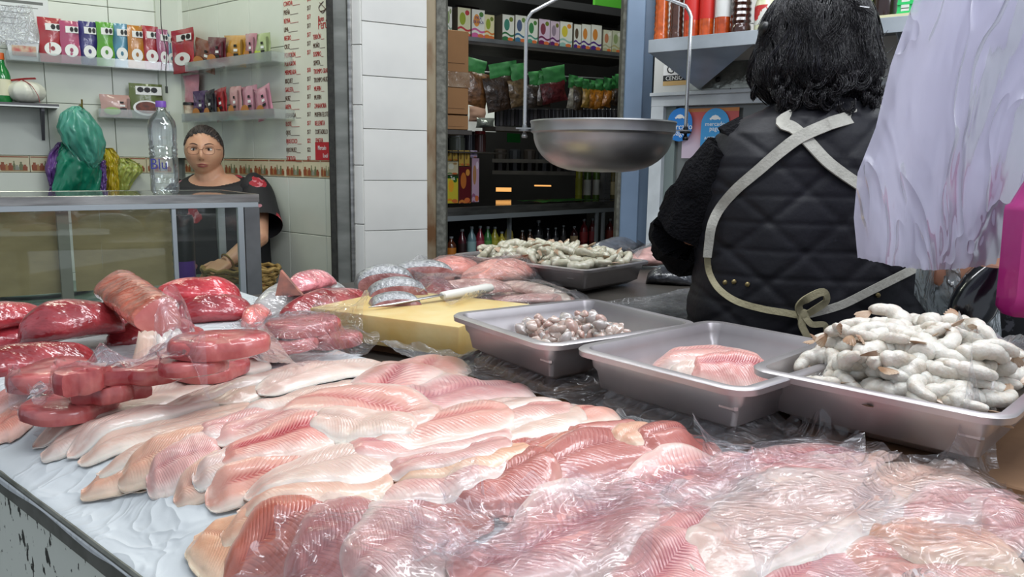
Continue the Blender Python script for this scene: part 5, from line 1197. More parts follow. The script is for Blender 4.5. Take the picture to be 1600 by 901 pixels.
def sbody():
    L=[lambda b:hd(b),lambda b:b.tube([hc2+Vector((0,.02,-.05)),nk,nk+Vector((.01,.02,-.09))],[.054,.058,.070],18),lambda b:b.loft(ell_rings([(z,cx,cy,rx*.93,ry*.92) for z,cx,cy,rx,ry in tr2],32))]
    for sg in (-1,1): L.append(lambda b,sg=sg:b.ellipsoid(hc2+R0@Vector((sg*.078,.012,-.01))*s2*1.05,(.007,.014,.022),10,8))
    L.append(lambda b:b.tube([ha[0],ha[0]*.5+ha[1]*.5,ha[1],ha[1]*.5+ha[2]*.5,ha[2]],[.052,.048,.040,.034,.024],14)); L.append(lambda b:hand(b,ha[2],ha[2]-ha[1],Vector((0,-.35,1)),1,.92,.8))
    l=[Vector((hp.x-.15,WY2+.05,shz-.07)),Vector((hp.x-.17,WY2+.05,.95)),Vector((hp.x-.10,WY2-.12,.84))]
    L.append(lambda b:b.tube(l,[.052,.042,.026],14)); L.append(lambda b:hand(b,l[2],Vector((.6,-.7,-.1)),Vector((0,0,1)),-1,.9,.6))
    for sg in (-1,1):
        L.append(lambda b,sg=sg:b.tube([(hp.x+.03+sg*.09,WY2+.05,.78),(hp.x+.03+sg*.09,WY2+.05,.45),(hp.x+.03+sg*.09,WY2+.06,.09)],[.1,.065,.045],14)); L.append(lambda b,sg=sg:b.box((hp.x+.03+sg*.09,WY2,.04),(.042,.11,.032),bev=.015))
    return L
M_face=mat('seller_skin','d0a080',.45,sss=.15,vary='c49072',vscale=14)
bodymesh('body',sbody(),M_face,sp,.0042,2)
fpnt=lambda x,z,o=.0: hc2+R0@((headpt(math.atan2(x,.09),math.acos(max(-1,min(1,z/.105))))+Vector((0,-o,0)))*s2*1.12)
def facept(x,z,o=0):
    th=x/.072; 
    for _ in range(6):
        v=headpt(th,math.acos(max(-1,min(1,z/.105)))); th+=(x-v.x)/.08
    return hc2+R0@((headpt(th,math.acos(max(-1,min(1,z/.105))))+Vector((0,-o,0)))*s2*1.12)
b=B()
for sg in (-1,1):
    b.ellipsoid(facept(sg*.030,.006,-.001),(.0125,.0055,.0052),14,8,R=R0)
b.put('eye_white',mat('eye_white','d8d0c8',.2),sp)
b=B()
for sg in (-1,1): b.ellipsoid(facept(sg*.030-.001,.006,.0042),(.0048,.002,.0048),12,6,R=R0)
b.put('iris',mat('dark_brown_iris','1c1210',.15),sp)
b=B()
for sg in (-1,1):
    b.tube([facept(sg*(.017+.026*t),.0128-.004*abs(t-.45)-.0*t,.0026) for t in (0,.2,.4,.6,.8,1)],.0013,6)
b.put('eyelid',mat('lash_line','3a241c',.6),sp)
b=B()
for sg in (-1,1):
    b.tube([facept(sg*(.014+.034*t),.0245+.006*math.sin(PI*min(1,t*.85)),.001) for t in [k/7 for k in range(8)]],[.0012,.0019,.0021,.0020,.0018,.0015,.001,.0006],6)
b.put('eyebrow',mat('brow_hair','3c2a22',.7),sp)
b=B(); b.tube([facept(x,-.056-.001*abs(x)/.02+.0012*math.cos(x*180),.0002) for x in [-.024+.0048*k for k in range(11)]],[.001,.002,.0028,.003,.0028,.0024,.0028,.003,.0028,.002,.001],8,flat=.6)
b.tube([facept(x,-.0655+.14*abs(x)**1.3*1.0,.0002) for x in [-.021+.0042*k for k in range(11)]],[.001,.002,.003,.0036,.004,.004,.004,.0036,.003,.002,.001],8,flat=.6); b.put('lips',mat('muted_rose_lips','9a4c48',.4),sp)
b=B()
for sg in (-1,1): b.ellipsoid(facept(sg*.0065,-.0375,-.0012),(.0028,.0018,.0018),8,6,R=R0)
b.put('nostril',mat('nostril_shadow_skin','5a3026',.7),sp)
b=B()
for sg in (-1,1):
    cen=(sg*.031,.001); P=[]
    for k in range(25):
        a=2*PI*k/24; x=cen[0]+.0235*math.copysign(abs(math.cos(a))**.7,math.cos(a)); z=cen[1]+.0165*math.copysign(abs(math.sin(a))**.7,math.sin(a)); P.append(hc2+R0@(Vector((x,-.096-.004*(1-abs(x)/.06),z))*s2*1.12))
    b.tube(P,.00075,6,cap=False); e=hc2+R0@(Vector((sg*.058,-.088,.008))*s2*1.12); b.tube([e,hc2+R0@(Vector((sg*.076,-.02,.006))*s2*1.12),hc2+R0@(Vector((sg*.078,.014,-.002))*s2*1.12)],.0009,6)
b.tube([hc2+R0@(Vector((x,-.1,.006))*s2*1.12) for x in (-.008,0,.008)],.0009,6); b.put('eyeglasses',mat('thin_gold_frame','6a4a3a',.3,metal=.6),sp)
# pulled-back hair
b=B(); n,m=64,36; rings=[]
for i in range(m+1):
    ph=PI*(.0005+.70*i/m); rg=[]
    for k in range(n):
        th=2*PI*k/n; v=headpt(th,ph); front=max(0,math.cos(th)); zc=v.z
        hl=.070-.050*min(1,(abs(math.atan2(v.x,-v.y))/1.25))**2 ; out=1.035+.008*math.sin(th*34)
        if v.y<-.005 and zc<hl: out=.90
        rg.append(hc2+Vector((0,0,.002))+R0@(Vector((v.x*out,v.y*out+.002,v.z*(out if zc>0 else 1)))*s2*1.12))
    rings.append(rg)
b.loft(rings,cap=False); b.put('hair',mat('dark_pulled_back_hair','221b1a',.45,vary='36302e',vscale=14,stretch=(1,6,6),bump=.5,bscale=60),sp,ang=180)
b=B(); rr3=random.Random(2)
for k in range(150):
    th=rr3.uniform(-1.5,1.5); zf=.070-.050*min(1,(abs(th)/1.25))**2+rr3.uniform(-.004,.02); ph=math.acos(max(-1,min(1,zf/.105)))
    d0=Vector((math.sin(ph)*math.sin(th),-math.sin(ph)*math.cos(th),math.cos(ph))); d1=Vector((rr3.uniform(-.25,.25),1,.15)); P=[]
    for i in range(9):
        d=(d0*(1-i/8)+d1*(i/8)+Vector((d0.x*.6,0,.25))*math.sin(PI*i/8)*.8).normalized(); v=headpt(math.atan2(d.x,-d.y),math.acos(d.z)); P.append(hc2+Vector((0,0,.002))+R0@(v*1.045*s2*1.12))
    b.tube(P,[.0012+.0006*math.sin(PI*i/8) for i in range(9)],4)
b.put('combed_hair_strands',mat('greying_brown_hair','4a403c',.4,vary='2a2220',vscale=60),sp,ang=180)
b=B()
for sg in (-1,1): b.ellipsoid(hc2+R0@Vector((sg*.079,.005,-.034))*s2*1.05,(.003,.003,.004),8,6)
b.put('earring',M_steel,sp)
def floral():
    m,nt,b=_new('black_floral_cloth'); g=G(nt); ob=g.node('ShaderNodeTexCoord').outputs['Object']
    def vor(sc,seed):
        v=g.node('ShaderNodeTexVoronoi',{'Vector':g.node('ShaderNodeMapping',{'Vector':ob,'Location':(seed,seed*.7,0)}).outputs[0],'Scale':sc}); return v.outputs['Distance'],v.outputs['Color']
    d,cc=vor(9.0,1.0); n=g.node('ShaderNodeTexNoise',{'Vector':ob,'Scale':45.0,'Detail':2.0}).outputs[0]
    sel=g.m('GREATER_THAN',g.node('ShaderNodeSeparateColor',{0:cc}).outputs[0],.45); rose=g.m('MULTIPLY',g.m('LESS_THAN',g.m('ADD',d,g.m('MULTIPLY',n,.35)),.46),sel)
    d2,c2=vor(24.0,4.0); sel2=g.m('GREATER_THAN',g.node('ShaderNodeSeparateColor',{0:c2}).outputs[1],.72); sp_=g.m('MULTIPLY',g.m('LESS_THAN',g.m('ADD',d2,g.m('MULTIPLY',n,.4)),.42),sel2)
    c=g.mix(sp_,hexc('17161a'),hexc('a8707a')); c=g.mix(rose,c,hexc('a02430')); c=g.mix(g.m('MULTIPLY',rose,g.m('GREATER_THAN',n,.56)),c,hexc('c47880'))
    nt.links.new(c,b.inputs['Base Color']); b.inputs['Roughness'].default_value=.7; return m
M_floral=floral()
b=B(); NR=32; rings=ell_rings([(z,cx,cy,rx+.008,ry+.008) for z,cx,cy,rx,ry in tr2[:-1]]+[(tr2[-1][0]-.003,tr2[-1][1],tr2[-1][2]+.015,.095,.062)],48)
top=rings[-1]; 
for k in range(48):       # open round neckline dips at the front
    a=2*PI*k/48; 
    if math.sin(a)<0: top[k]=top[k]+Vector((0,0,.050*math.sin(a)*abs(math.sin(a))))+Vector((0,-.028*abs(math.sin(a)),0)); rings[-2][k]=rings[-2][k]+Vector((0,-.01,.025*math.sin(a)))
b.loft(rings,cap=False); b.put('blouse',M_floral,sp,ang=180)
b=B()
P=[ha[0]+Vector((-.05,0,.035)),ha[0]+Vector((0,0,.0)),ha[0]*.55+ha[1]*.45+Vector((.015,0,0)),ha[0]*.2+ha[1]*.8+Vector((.02,0,.01))]; b.tube(smooth_path(P,14),[.05,.060]+[.068+.001*k for k in range(13)],24,cap=False); b.put('blouse_sleeve',M_floral,sp,ang=180)
b=B(); P=[Vector((hp.x-.10,WY2+.05,shz-.04)),Vector((hp.x-.155,WY2+.05,shz-.09)),Vector((hp.x-.17,WY2+.05,1.0))]; b.tube(smooth_path(P,10),.062,20,cap=False); b.put('blouse_sleeve',M_floral,sp,ang=180)
b=B(); b.lathe([(.14,0),(.15,.3),(.2,.66),(.205,.70)],(hp.x+.03,WY2+.05,.12),30,sy=.75); b.put('skirt',mat('dark_cloth','191a20',.8),sp)
w=ha[2]*.93+ha[1]*.07; b=B(); t=(ha[2]-ha[1]).normalized(); u_=t.orthogonal().normalized(); v_=t.cross(u_); b.tube([w+(u_*math.cos(2*PI*k/16)+v_*math.sin(2*PI*k/16))*.031 for k in range(17)],.003,6,cap=False); b.put('wristwatch',mat('gold_metal','b09a60',.3,metal=.9),sp)
# wicker basket she rests her hand on
q=aty(378,450,3.02); q.z=hw_.z-.13; bk=thing('wicker_basket','shallow woven straw basket under her resting hand, behind the counter end','basket',q); M_straw=mat('straw','a88a50',.7,vary='8a6e3a',vscale=40)
for k in range(7):
    b=B(); r=.085+.006*k; b.tube([q+Vector((r*1.2*math.cos(a),r*math.sin(a),.012+.017*k+.004*math.sin(a*14+k*PI))) for a in [2*PI*i/56 for i in range(57)]],.008,6,cap=False); b.put('straw_coil',M_straw,bk)
b=B(); b.lathe([(.001,0),(.1,0),(.1,.008),(.001,.008)],q,20); b.put('basket_floor',M_straw,bk)
tp=thing('side_table','low board table the straw basket stands on','table',(q.x,q.y,0)); b=B(); b.box((q.x,q.y+.02,q.z-.014),(.17,.13,.012)); b.put('table_board',M_wood,tp,False)
for sx in (-1,1):
    for sy_ in (-1,1): b=B(); b.box((q.x+sx*.14,q.y+.02+sy_*.1,(q.z-.026)/2),(.014,.014,(q.z-.026)/2)); b.put('leg',M_wood,tp,False)

# ---------------- person mostly hidden behind the white bags (only a hand and dark sleeve show)
px_=aty(1625,330,1.50); pp=thing('person','person hidden behind the white bags, only a hand and dark patterned sleeve showing','person',(px_.x,1.62,0))
hx=px_.x+.10; s_=Vector((hx-.17,1.62,1.22)); e_=aty(1590,330,1.55); w_=aty(1562,402,1.36)
def pb():
    L=[lambda b:b.loft(ell_rings([(.8,hx,1.66,.17,.12),(1.0,hx,1.66,.17,.12),(1.2,hx,1.66,.18,.11),(1.30,hx,1.66,.14,.08),(1.34,hx,1.66,.06,.05)],24)),lambda b:b.tube([(hx,1.66,1.32),(hx,1.66,1.40)],[.05,.048],14),lambda b:b.ellipsoid((hx,1.64,1.48),(.075,.095,.115),18,12),
      lambda b:b.tube([s_,e_,w_],[.05,.04,.027],14),lambda b:hand(b,w_,aty(1522,420,1.33)-w_,Vector((0,-1,.3)),1,.95,.9)]
    for sg in (-1,1): L.append(lambda b,sg=sg:b.tube([(hx+sg*.09,1.66,.85),(hx+sg*.09,1.66,.45),(hx+sg*.09,1.66,.09)],[.1,.065,.045],14)); L.append(lambda b,sg=sg:b.box((hx+sg*.09,1.61,.04),(.042,.11,.032),bev=.015))
    return L
bodymesh('body',pb(),M_skin,pp,.012,3)
M_pat=mat('dark_patterned_knit','141418',.8,vary='4a4a50',vscale=55,sharp=(.56,.6))
b=B(); b.loft(ell_rings([(.75,hx,1.66,.19,.14),(1.0,hx,1.66,.19,.14),(1.2,hx,1.66,.195,.13),(1.30,hx,1.66,.15,.095),(1.335,hx,1.66,.07,.06)],30)); b.tube(smooth_path([s_,e_,e_*.15+w_*.85],12),[.066,.064,.062,.06,.058,.056,.054,.052,.05,.048,.047,.046,.045],20); b.put('pullover',M_pat,pp,ang=180)
b=B(); b.loft([[Vector((hx+x*k,1.65+y*k*1.1,z)) for x,y in [(.09*math.cos(2*PI*i/24),.105*math.sin(2*PI*i/24)+.01) for i in range(24)]] for k,z in ((.75,1.345),(.95,1.38),(1.05,1.45),(1.05,1.52),(.9,1.585),(.3,1.62))]); b.put('hair',M_hair,pp)
b=B()
for sg in (-1,1): b.tube([(hx+sg*.09,1.66,.85),(hx+sg*.09,1.66,.45),(hx+sg*.09,1.66,.10)],[.125,.09,.07],16)
b.put('trousers',mat('dark_cloth','191a20',.8),pp)
# ================================================================== the fish table
AMAX=1.22
def Tc(x,y): r=Vector((x,y,0))-TO; return r.dot(TA),r.dot(TBv)
tbl=thing('fish_table','L-shaped market table with a chipped grey-white painted side','table',T(.3,.3,0))
M_chip=mat('chipped_paint_panel','dde2d6',.5,vary='33352f',vscale=85,sharp=(.60,.615),stretch=(1,1,.55),detail=5,bump=.1)
poly=[T(-1.0,0,TZ-.03),T(AMAX,0,TZ-.03),T(AMAX,2.15,TZ-.03),T(.17,2.15,TZ-.03),T(.17,1.0,TZ-.03),T(-1.0,1.0,TZ-.03)]
b=B(); b.poly(poly,(0,0,.028)); b.put('table_top',mat('dark_stained_table','4c4843',.35,vary='3a3632',vscale=8),tbl,False)
TR=Matrix((TA,TBv,Vector((0,0,1)))).transposed()
b=B(); b.box(T(.25,.006,TZ-.38),(1.25,.008,.345),TR); b.put('side_panel',M_chip,tbl,False,label='chipped grey-white painted side panel')
b=B(); b.box(T(.25,-.006,TZ-.012),(1.25,.006,.013),TR,bev=.002); b.put('edge_strip',mat('dark_worn_steel_edge','55574f',.45,metal=.5,vary='7d7f78',vscale=20),tbl,False)
b=B(); b.box(T(-.40,1.0,TZ-.38),(.56,.008,.345),TR); b.box(T(.17,1.57,TZ-.38),(.008,.57,.345),TR); b.put('side_panel',M_steeld,tbl,False)
for a_,b_ in ((-.95,.04),(AMAX-.05,.04),(AMAX-.05,2.1),(.22,2.1),(-.95,.95),(.22,.95)):
    b=B(); b.box(T(a_,b_,(TZ-.035)/2),(.025,.025,(TZ-.035)/2),TR); b.put('leg',M_steeld,tbl,False)

# ---- height field that everything is laid on
CELL=.005; HX0,HY0=-2.0,.15; NXH,NYH=700,560
gx=HX0+np.arange(NXH)*CELL; gy=HY0+np.arange(NYH)*CELL; GX,GY=np.meshgrid(gx,gy,indexing='ij')
GA=(GX-TO.x)*TA.x+(GY-TO.y)*TA.y; GB=(GX-TO.x)*TBv.x+(GY-TO.y)*TBv.y
HM=np.full((NXH,NYH),TZ)
def mound(u,v,ra,rb,h,z=.92,pw=2):
    global HM
    p=onz(u,v,z); a,b_=Tc(p.x,p.y); d=((GA-a)/ra)**2+((GB-b_)/rb)**2; HM=HM+h*np.exp(-d**(pw/2))
def hm(x,y):
    i=np.clip(((np.asarray(x)-HX0)/CELL+.5).astype(int),0,NXH-1); j=np.clip(((np.asarray(y)-HY0)/CELL+.5).astype(int),0,NYH-1); return HM[i,j]
def hm0(x,y):
    i=np.clip(((np.asarray(x)-HX0)/CELL+.5).astype(int),0,NXH-1); j=np.clip(((np.asarray(y)-HY0)/CELL+.5).astype(int),0,NYH-1); return HM0[i,j]
def on0(u,v,lift=.015):
    r=ray(u,v); t=np.linspace(.35,3.4,1400)/r.y; X=r.x*t; Y=r.y*t; Z=CZ+r.z*t; k=np.argmax(Z<hm0(X,Y)+lift); return Vector((X[k],Y[k],float(hm0(X[k],Y[k]))))
def on(u,v,lift=0):
    r=ray(u,v); t=np.linspace(.35,3.4,1400)/r.y; X=r.x*t; Y=r.y*t; Z=CZ+r.z*t; k=np.argmax(Z<hm(X,Y)+lift); return Vector((X[k],Y[k],float(hm(X[k],Y[k]))))
def smooth2(A,it,mask=None):
    for _ in range(it):
        P=np.pad(A,1,mode='edge'); A=(P[:-2,1:-1]+P[2:,1:-1]+P[1:-1,:-2]+P[1:-1,2:]+2*A)/6
    return A
def dil(A):
    P=np.pad(A,1,mode='edge'); return np.maximum.reduce([P[:-2,1:-1],P[2:,1:-1],P[1:-1,:-2],P[1:-1,2:],A])
def stamp(x,y,z):
    i=np.clip(((x-HX0)/CELL+.5).astype(int),1,NXH-2).ravel(); j=np.clip(((y-HY0)/CELL+.5).astype(int),1,NYH-2).ravel(); z=np.asarray(z).ravel()
    for di in (0,1):
        for dj in (0,1): np.maximum.at(HM,(i+di-1+1,j+dj-1+1),z) if False else np.maximum.at(HM,(i+di-0,j+dj-0),z)
bed=.030*np.clip(GB/.07,0,1)*np.clip((1.02-GB)/.1,0,1); HM=HM+bed
mound(610,650,.22,.14,.040,.95); mound(450,700,.2,.1,.012,.95); mound(660,590,.08,.06,.02,.97); mound(745,440,.17,.22,.040,.93); mound(1150,800,.3,.2,.014,.95)
# cardboard under the pans
PANZ=1.012; PD=.065
def panrect(L,Fp,w,l=None):
    L=onz(*L,PANZ); Fp=onz(*Fp,PANZ); e2=(Fp-L); l=l or e2.length; e2.normalize(); e1=Vector((e2.y,-e2.x,0)); return L,e1,e2,w,l
M_pan=mat('pan_stainless','bdb8b8',.40,metal=.8,vary='a09b9c',vscale=5,bump=.10,bscale=6)
def rrect(w,l,r,n=7):
    P=[]
    for cx,cy,a0 in ((w-r,l-r,0),(r,l-r,PI/2),(r,r,PI),(w-r,r,1.5*PI)):
        for k in range(n+1): a=a0+PI/2*k/n; P.append((cx+r*math.cos(a),cy+r*math.sin(a)))
    return P
def pan(label,L,e1,e2,w,l,z,depth,name='hotel_pan',ledge=True):
    o=thing(name,label,'pan',L+e1*w/2+e2*l/2-Vector((0,0,depth)))
    def ring(inset,dz,r): 
        P=rrect(w-2*inset,l-2*inset,max(r-inset,.008)); return [L+e1*(x+inset)+e2*(y+inset)+Vector((0,0,dz)) for x,y in P]
    R=.032; D=depth
    prof=[(.001,-.008),(0,-.001),(.003,.0012),(.014,.0005),(.0165,-.004),(.019,-.012)]+([(.021,-.022),(.026,-.028)] if ledge else [])+[(.030,-.05*D/.065),(.036,-D+.012),(.052,-D+.002),(.08,-D+.001)]
    b=B(); rings=[ring(i,dz,R+.0) for i,dz in prof]; und=[ring(i-.0012,dz-.0016,R) for i,dz in prof[2:]]
    b.loft(rings[::1],cap=False); b.add([v for v in rings[-1]],[tuple(range(len(rings[-1])))])
    b2=und[::-1]; b.add([v for v in b2[0]],[tuple(range(len(b2[0])))]); b.loft(b2,cap=False); b.loft([und[0],rings[0]],cap=False); b.V=[v+Vector((0,0,z)) for v in b.V]
    b.put('pan_body',M_pan,o,ang=55)
    for s_,t_ in ((.30,0),):   # stacking lug on the near side
        bb=B(); c=L+e1*w*.86+e2*.028+Vector((0,0,z-.022)); bb.box(c,(.013,.004,.012),Matrix((e1,e2,Vector((0,0,1)))).transposed(),bev=.003); bb.put('stacking_lug',M_pan,o)
    return o
P1=panrect((697,490),(919,466),.27,.30); P2=panrect((888,544),(1115,499),.265,.315); P3=panrect((1162,578),(1338,515),.275,.325)
def inrect(Rc,pad=0):
    L,e1,e2,w,l=Rc; X=(GX-L.x)*e1.x+(GY-L.y)*e1.y; Y=(GX-L.x)*e2.x+(GY-L.y)*e2.y; return (X>-pad)&(X<w+pad)&(Y>-pad)&(Y<l+pad),X,Y
M_cardb=mat('damp_cardboard','8c6a4c',.75,vary='6f5138',vscale=6,bump=.1)
cbz=PANZ-PD-.004
for i,(Rc,lb) in enumerate(((P1,'flattened brown cardboard under the pan of seafood pieces'),(P2,'flattened brown cardboard under the middle pan'),(P3,'flattened brown cardboard under the right shrimp pan'))):
    L,e1,e2,w,l=Rc; R=Matrix((e1,e2,Vector((0,0,1)))).transposed(); top=cbz-.001*(2-i)*0; b=B(); x0,x1=.035,w-.02+(.06 if i==2 else 0)
    b.box(L+e1*(x0+x1)/2+e2*l/2+Vector((0,0,-L.z+(TZ+.004+top)/2)),((x1-x0)/2,l/2-.03,(top-TZ-.004)/2),R,bev=.002); tag(b.put('cardboard_sheets',M_cardb,smooth=False),lb,'cardboard')
    m_,_,_=inrect(Rc,-.03); HM[m_]=np.maximum(HM[m_],cbz)
# brown board running out at the lower right of the frame
c=onz(1600,742,.93); b=B(); b.box(c+TBv*.10-TA*.06+Vector((0,0,-.012)),(.17,.20,.012),TR,bev=.002); tag(b.put('cardboard_flap',mat('tan_cardboard','9c7650',.7,vary='8c6844',vscale=5),smooth=False),'tan cardboard flap showing at the lower right corner beneath the shrimp pan','cardboard')
pan('steel pan of diced seafood, leftmost of the three front pans',*P1[:3],P1[3],P1[4],PANZ-P1[0].z,PD)
pan('steel pan with two pink fillets, middle of the three front pans',*P2[:3],P2[3],P2[4],PANZ-P2[0].z+.001,PD)
pan('steel pan heaped with white shrimp, rightmost of the three front pans',*P3[:3],P3[3],P3[4],PANZ-P3[0].z+.003,PD)
# height fields in the pans
for Rc in (P1,P2,P3):
    m_,_,_=inrect(Rc,-.04); HM[m_]=PANZ-PD+.004; 

HM0=HM.copy()
# ---- materials for fish
F_pale=fish_mat('pale_white_fish','d3b3a4','e3d6ca','c8988c',.08,.25,34,.45,glow=.35)
F_pink=fish_mat('pink_tilapia','d29c90','e6d2c6','ae4048',.10,.8,34,.75,glow=.35)
F_peach=fish_mat('peach_tilapia','d6a388','e6cab2','c4685a',.09,.35,32,.5,glow=.3)
F_red=fish_mat('red_fleshed_fish','b86f64','d4a498','8e3a40',.12,.55,32,.22,.22,red='a04640',redamt=.6,glow=.5)
F_rose=fish_mat('rose_tilapia','cf918a','e4cac0','a02a44',.16,1.0,34,.85,glow=.35)
F_coral=fish_mat('coral_back_fish','d98f80','e8bcae','bc5c58',.08,.5,34,.5,glow=.4)
KM=dict(pale=F_pale,pink=F_pink,peach=F_peach,red=F_red,rose=F_rose,coral=F_coral)
def fillet(p0,p1,w,kind,label,bend=0,th=.0125,group=None,name='fish_fillet',seed=None,curl=0,NU=44,NV=18,up=True,split=False,cat='fish fillet'):
    """lay a fillet from tail p0 to head end p1 over whatever is already there"""
    seed=seed if seed is not None else random.randint(0,9999); r_=np.random.default_rng(seed)
    P0=np.array(p0[:2]); P1=np.array(p1[:2]); d=P1-P0; Ln=np.linalg.norm(d); d/=Ln; nrm=np.array([-d[1],d[0]])
    u=np.linspace(0,1,NU); v=np.linspace(-1,1,NV)
    wu=np.minimum(1,.30+1.05*u**.75)*np.sqrt(np.clip(1-u**7,0,1)); wu=wu*np.sqrt(1-(1-np.minimum(u/.07,1))**2)
    wu=np.maximum(wu*(1+.07*vnoise(u*5,0*u,1,seed)),.02)
    U,V_=np.meshgrid(u,v,indexing='ij'); WU=wu[:,None]*w/2
    edge=1+.06*np.abs(V_)**3*vnoise(U*16,V_*2,1,seed+1)
    if split: WU=WU*(1-.0*U); 
    cb=bend*Ln*(1-(2*U-1)**2)
    off=V_*WU*edge+cb+.012*Ln*np.sin(U*5+seed)
    X=P0[0]+d[0]*U*Ln+nrm[0]*off; Y=P0[1]+d[1]*U*Ln+nrm[1]*off
    base=hm(X,Y)
    b0=base.copy()
    A=smooth2(base,5); A=np.maximum(A,smooth2(base,1)-.003); H0=hm0(X,Y); A=H0+.075*(1-np.exp(-np.maximum(A-H0,0)/.075))
    ledge=np.abs(V_)
    T_=th*np.clip(1-ledge**3.2,0,1)**.55*(1-.16*np.exp(-(V_/.10)**2))*np.clip(np.minimum(U/.12,1),.25,1)*(.75+.25*np.sin(PI*U**1.3))*np.clip((1-U)/.04,.05,1)**.4
    T_=T_+.0010*vnoise(U*9,V_*2.4,1,seed+2)+curl*np.clip(U-.6,0,1)**2*.2
    Z=A+np.maximum(T_,.0008)+.0005
    bot=A+.0003+curl*np.clip(U-.6,0,1)**2*.2*.95
    VV=np.concatenate([np.stack([X,Y,Z],-1).reshape(-1,3),np.stack([X,Y,np.minimum(bot,Z-.0004)],-1).reshape(-1,3)])
    F=gridf(NU,NV,0,True)+gridf(NU,NV,NU*NV)
    N=NU*NV
    rim=[i*NV for i in range(NU)]+[(NU-1)*NV+j for j in range(1,NV)]+[i*NV+NV-1 for i in range(NU-2,-1,-1)]+[j for j in range(NV-2,0,-1)]
    for k in range(len(rim)): a,c=rim[k],rim[(k+1)%len(rim)]; F.append((a,c,c+N,a+N))
    uv=np.concatenate([np.stack([U,V_],-1).reshape(-1,2)]*2)
    o=mesh(name,VV,F,KM[kind],None,uv); stamp(X,Y,A+.85*np.maximum(T_,0))
    return tag(o,label,cat,group)
def fpx(u0,v0,u1,v1,w,kind,label,**k): 
    return fillet(on0(u0,v0),on0(u1,v1),w,kind,label,**k)
def film(q,label,n=60,amp=.004,seed=1,m=None,lift=.0025,peaks=(),group=None,edge=.006,name='plastic_bag',cat='plastic bag',smoothing=10,jag=.004):
    """film draped over everything in the picture quad q = tl,tr,br,bl"""
    C=[on(*p) for p in q]; s=np.linspace(0,1,n+1); S,Tt=np.meshgrid(s,s,indexing='ij')   # S down, T across
    c=[np.array(p[:2]) for p in C]
    XY=((c[0][None,None]*(1-Tt[...,None])+c[1][None,None]*Tt[...,None])*(1-S[...,None])+(c[3][None,None]*(1-Tt[...,None])+c[2][None,None]*Tt[...,None])*S[...,None])
    rim_=1-np.minimum(np.minimum(S,1-S),np.minimum(Tt,1-Tt))/.5
    XY=XY+np.stack([vnoise(S*4,Tt*4,1,seed),vnoise(S*4,Tt*4,1,seed+1)],-1)*.012*rim_[...,None]
    X,Y=XY[...,0],XY[...,1]; A=hm(X,Y)
    for _ in range(3): A=dil(A)
    A=smooth2(A,smoothing); A=np.maximum(A,hm(X,Y))
    sc=1/.035; W_=np.abs(vnoise(X,Y,sc,seed+2))*.8+np.abs(vnoise(X+Y*.7,Y-X*.7,sc*1.9,seed+3))*.5+.3*vnoise(X,Y,sc*4,seed+4)
    Z=A+lift+amp*.6*np.clip(W_,0,2)+edge*np.clip((rim_-.8)/.2,0,1)**2*(1+vnoise(S*7,Tt*7,1,seed+6))*.7
    for (ps,pt,ph,pr) in peaks:
        d=np.sqrt((S-pt)**2+(Tt-ps)**2)/pr; Z=Z+ph*np.clip(1-d,0,1)**1.5
    VV=np.stack([X,Y,Z],-1).reshape(-1,3); o=mesh(name,VV,gridf(n+1,n+1,0,True),m or FILM,None,None)
    return tag(o,label,cat,group)
FILM=film_mat('fish_bag_film',tint=(.97,.97,.99),cloud=.03,gloss=.34,wr=16,rough=.12,bstr=.55,streak=.13)
FILM2=film_mat('liner_film',tint=(.86,.87,.86),cloud=.10,gloss=.28,wr=14,rough=.2,bstr=.6,streak=.16)
FILMW=milky('white_liner','d4d9da',.96,.25,.25,7,.1,.3)

# ---- white plastic liner over the table edge and bed
n1,n2=150,70; V=[]; 
for i in range(n1+1):
    a=-.55+(AMAX+.53)*i/n1
    hem=.001+.006*max(0,float(vnoise(a*9,0,1,5)))
    for j in range(n2+1):
        f=j/n2
        if f<.06: p=T(a,-.013,TZ-.004-hem*(1-f/.06)*1.0)
        else:
            b_=-.013+(f-.06)/.94*(.525+.02*float(vnoise(a*6,1,1,9))+.22*min(1,max(0,(a-.62)/.3))); p=T(a,b_,0); 
            z=max(float(hm(p.x,p.y)),TZ+.001) if b_>.03 else TZ+.002+max(b_,0)*.35
            cr=.0015*abs(float(vnoise(a*16+b_*8,b_*22,1,7)))+.004*abs(float(vnoise(a*7-b_*9,b_*9,1,8)))*min(1,max(b_,0)/.05)
            p=T(a,b_,min(z,TZ+.05)+cr*(1 if b_<.3 else .3)+.0006)
        V.append(p)
V=[Vector(v) for v in V]
o=mesh('table_liner',V,gridf(n1+1,n2+1),FILMW); tag(o,'white plastic sheet spread under the fish and folded at the painted table edge','plastic sheet')
# re-read the liner into the height field, except under the pans
vx=np.array([v.x for v in V]);vy=np.array([v.y for v in V]);vz=np.array([v.z for v in V]); 
HM=np.where((GB>0)&(GB<.6)&~inrect(P1,.0)[0]&~inrect(P2,.0)[0]&~inrect(P3,.0)[0],HM+.0035,HM)

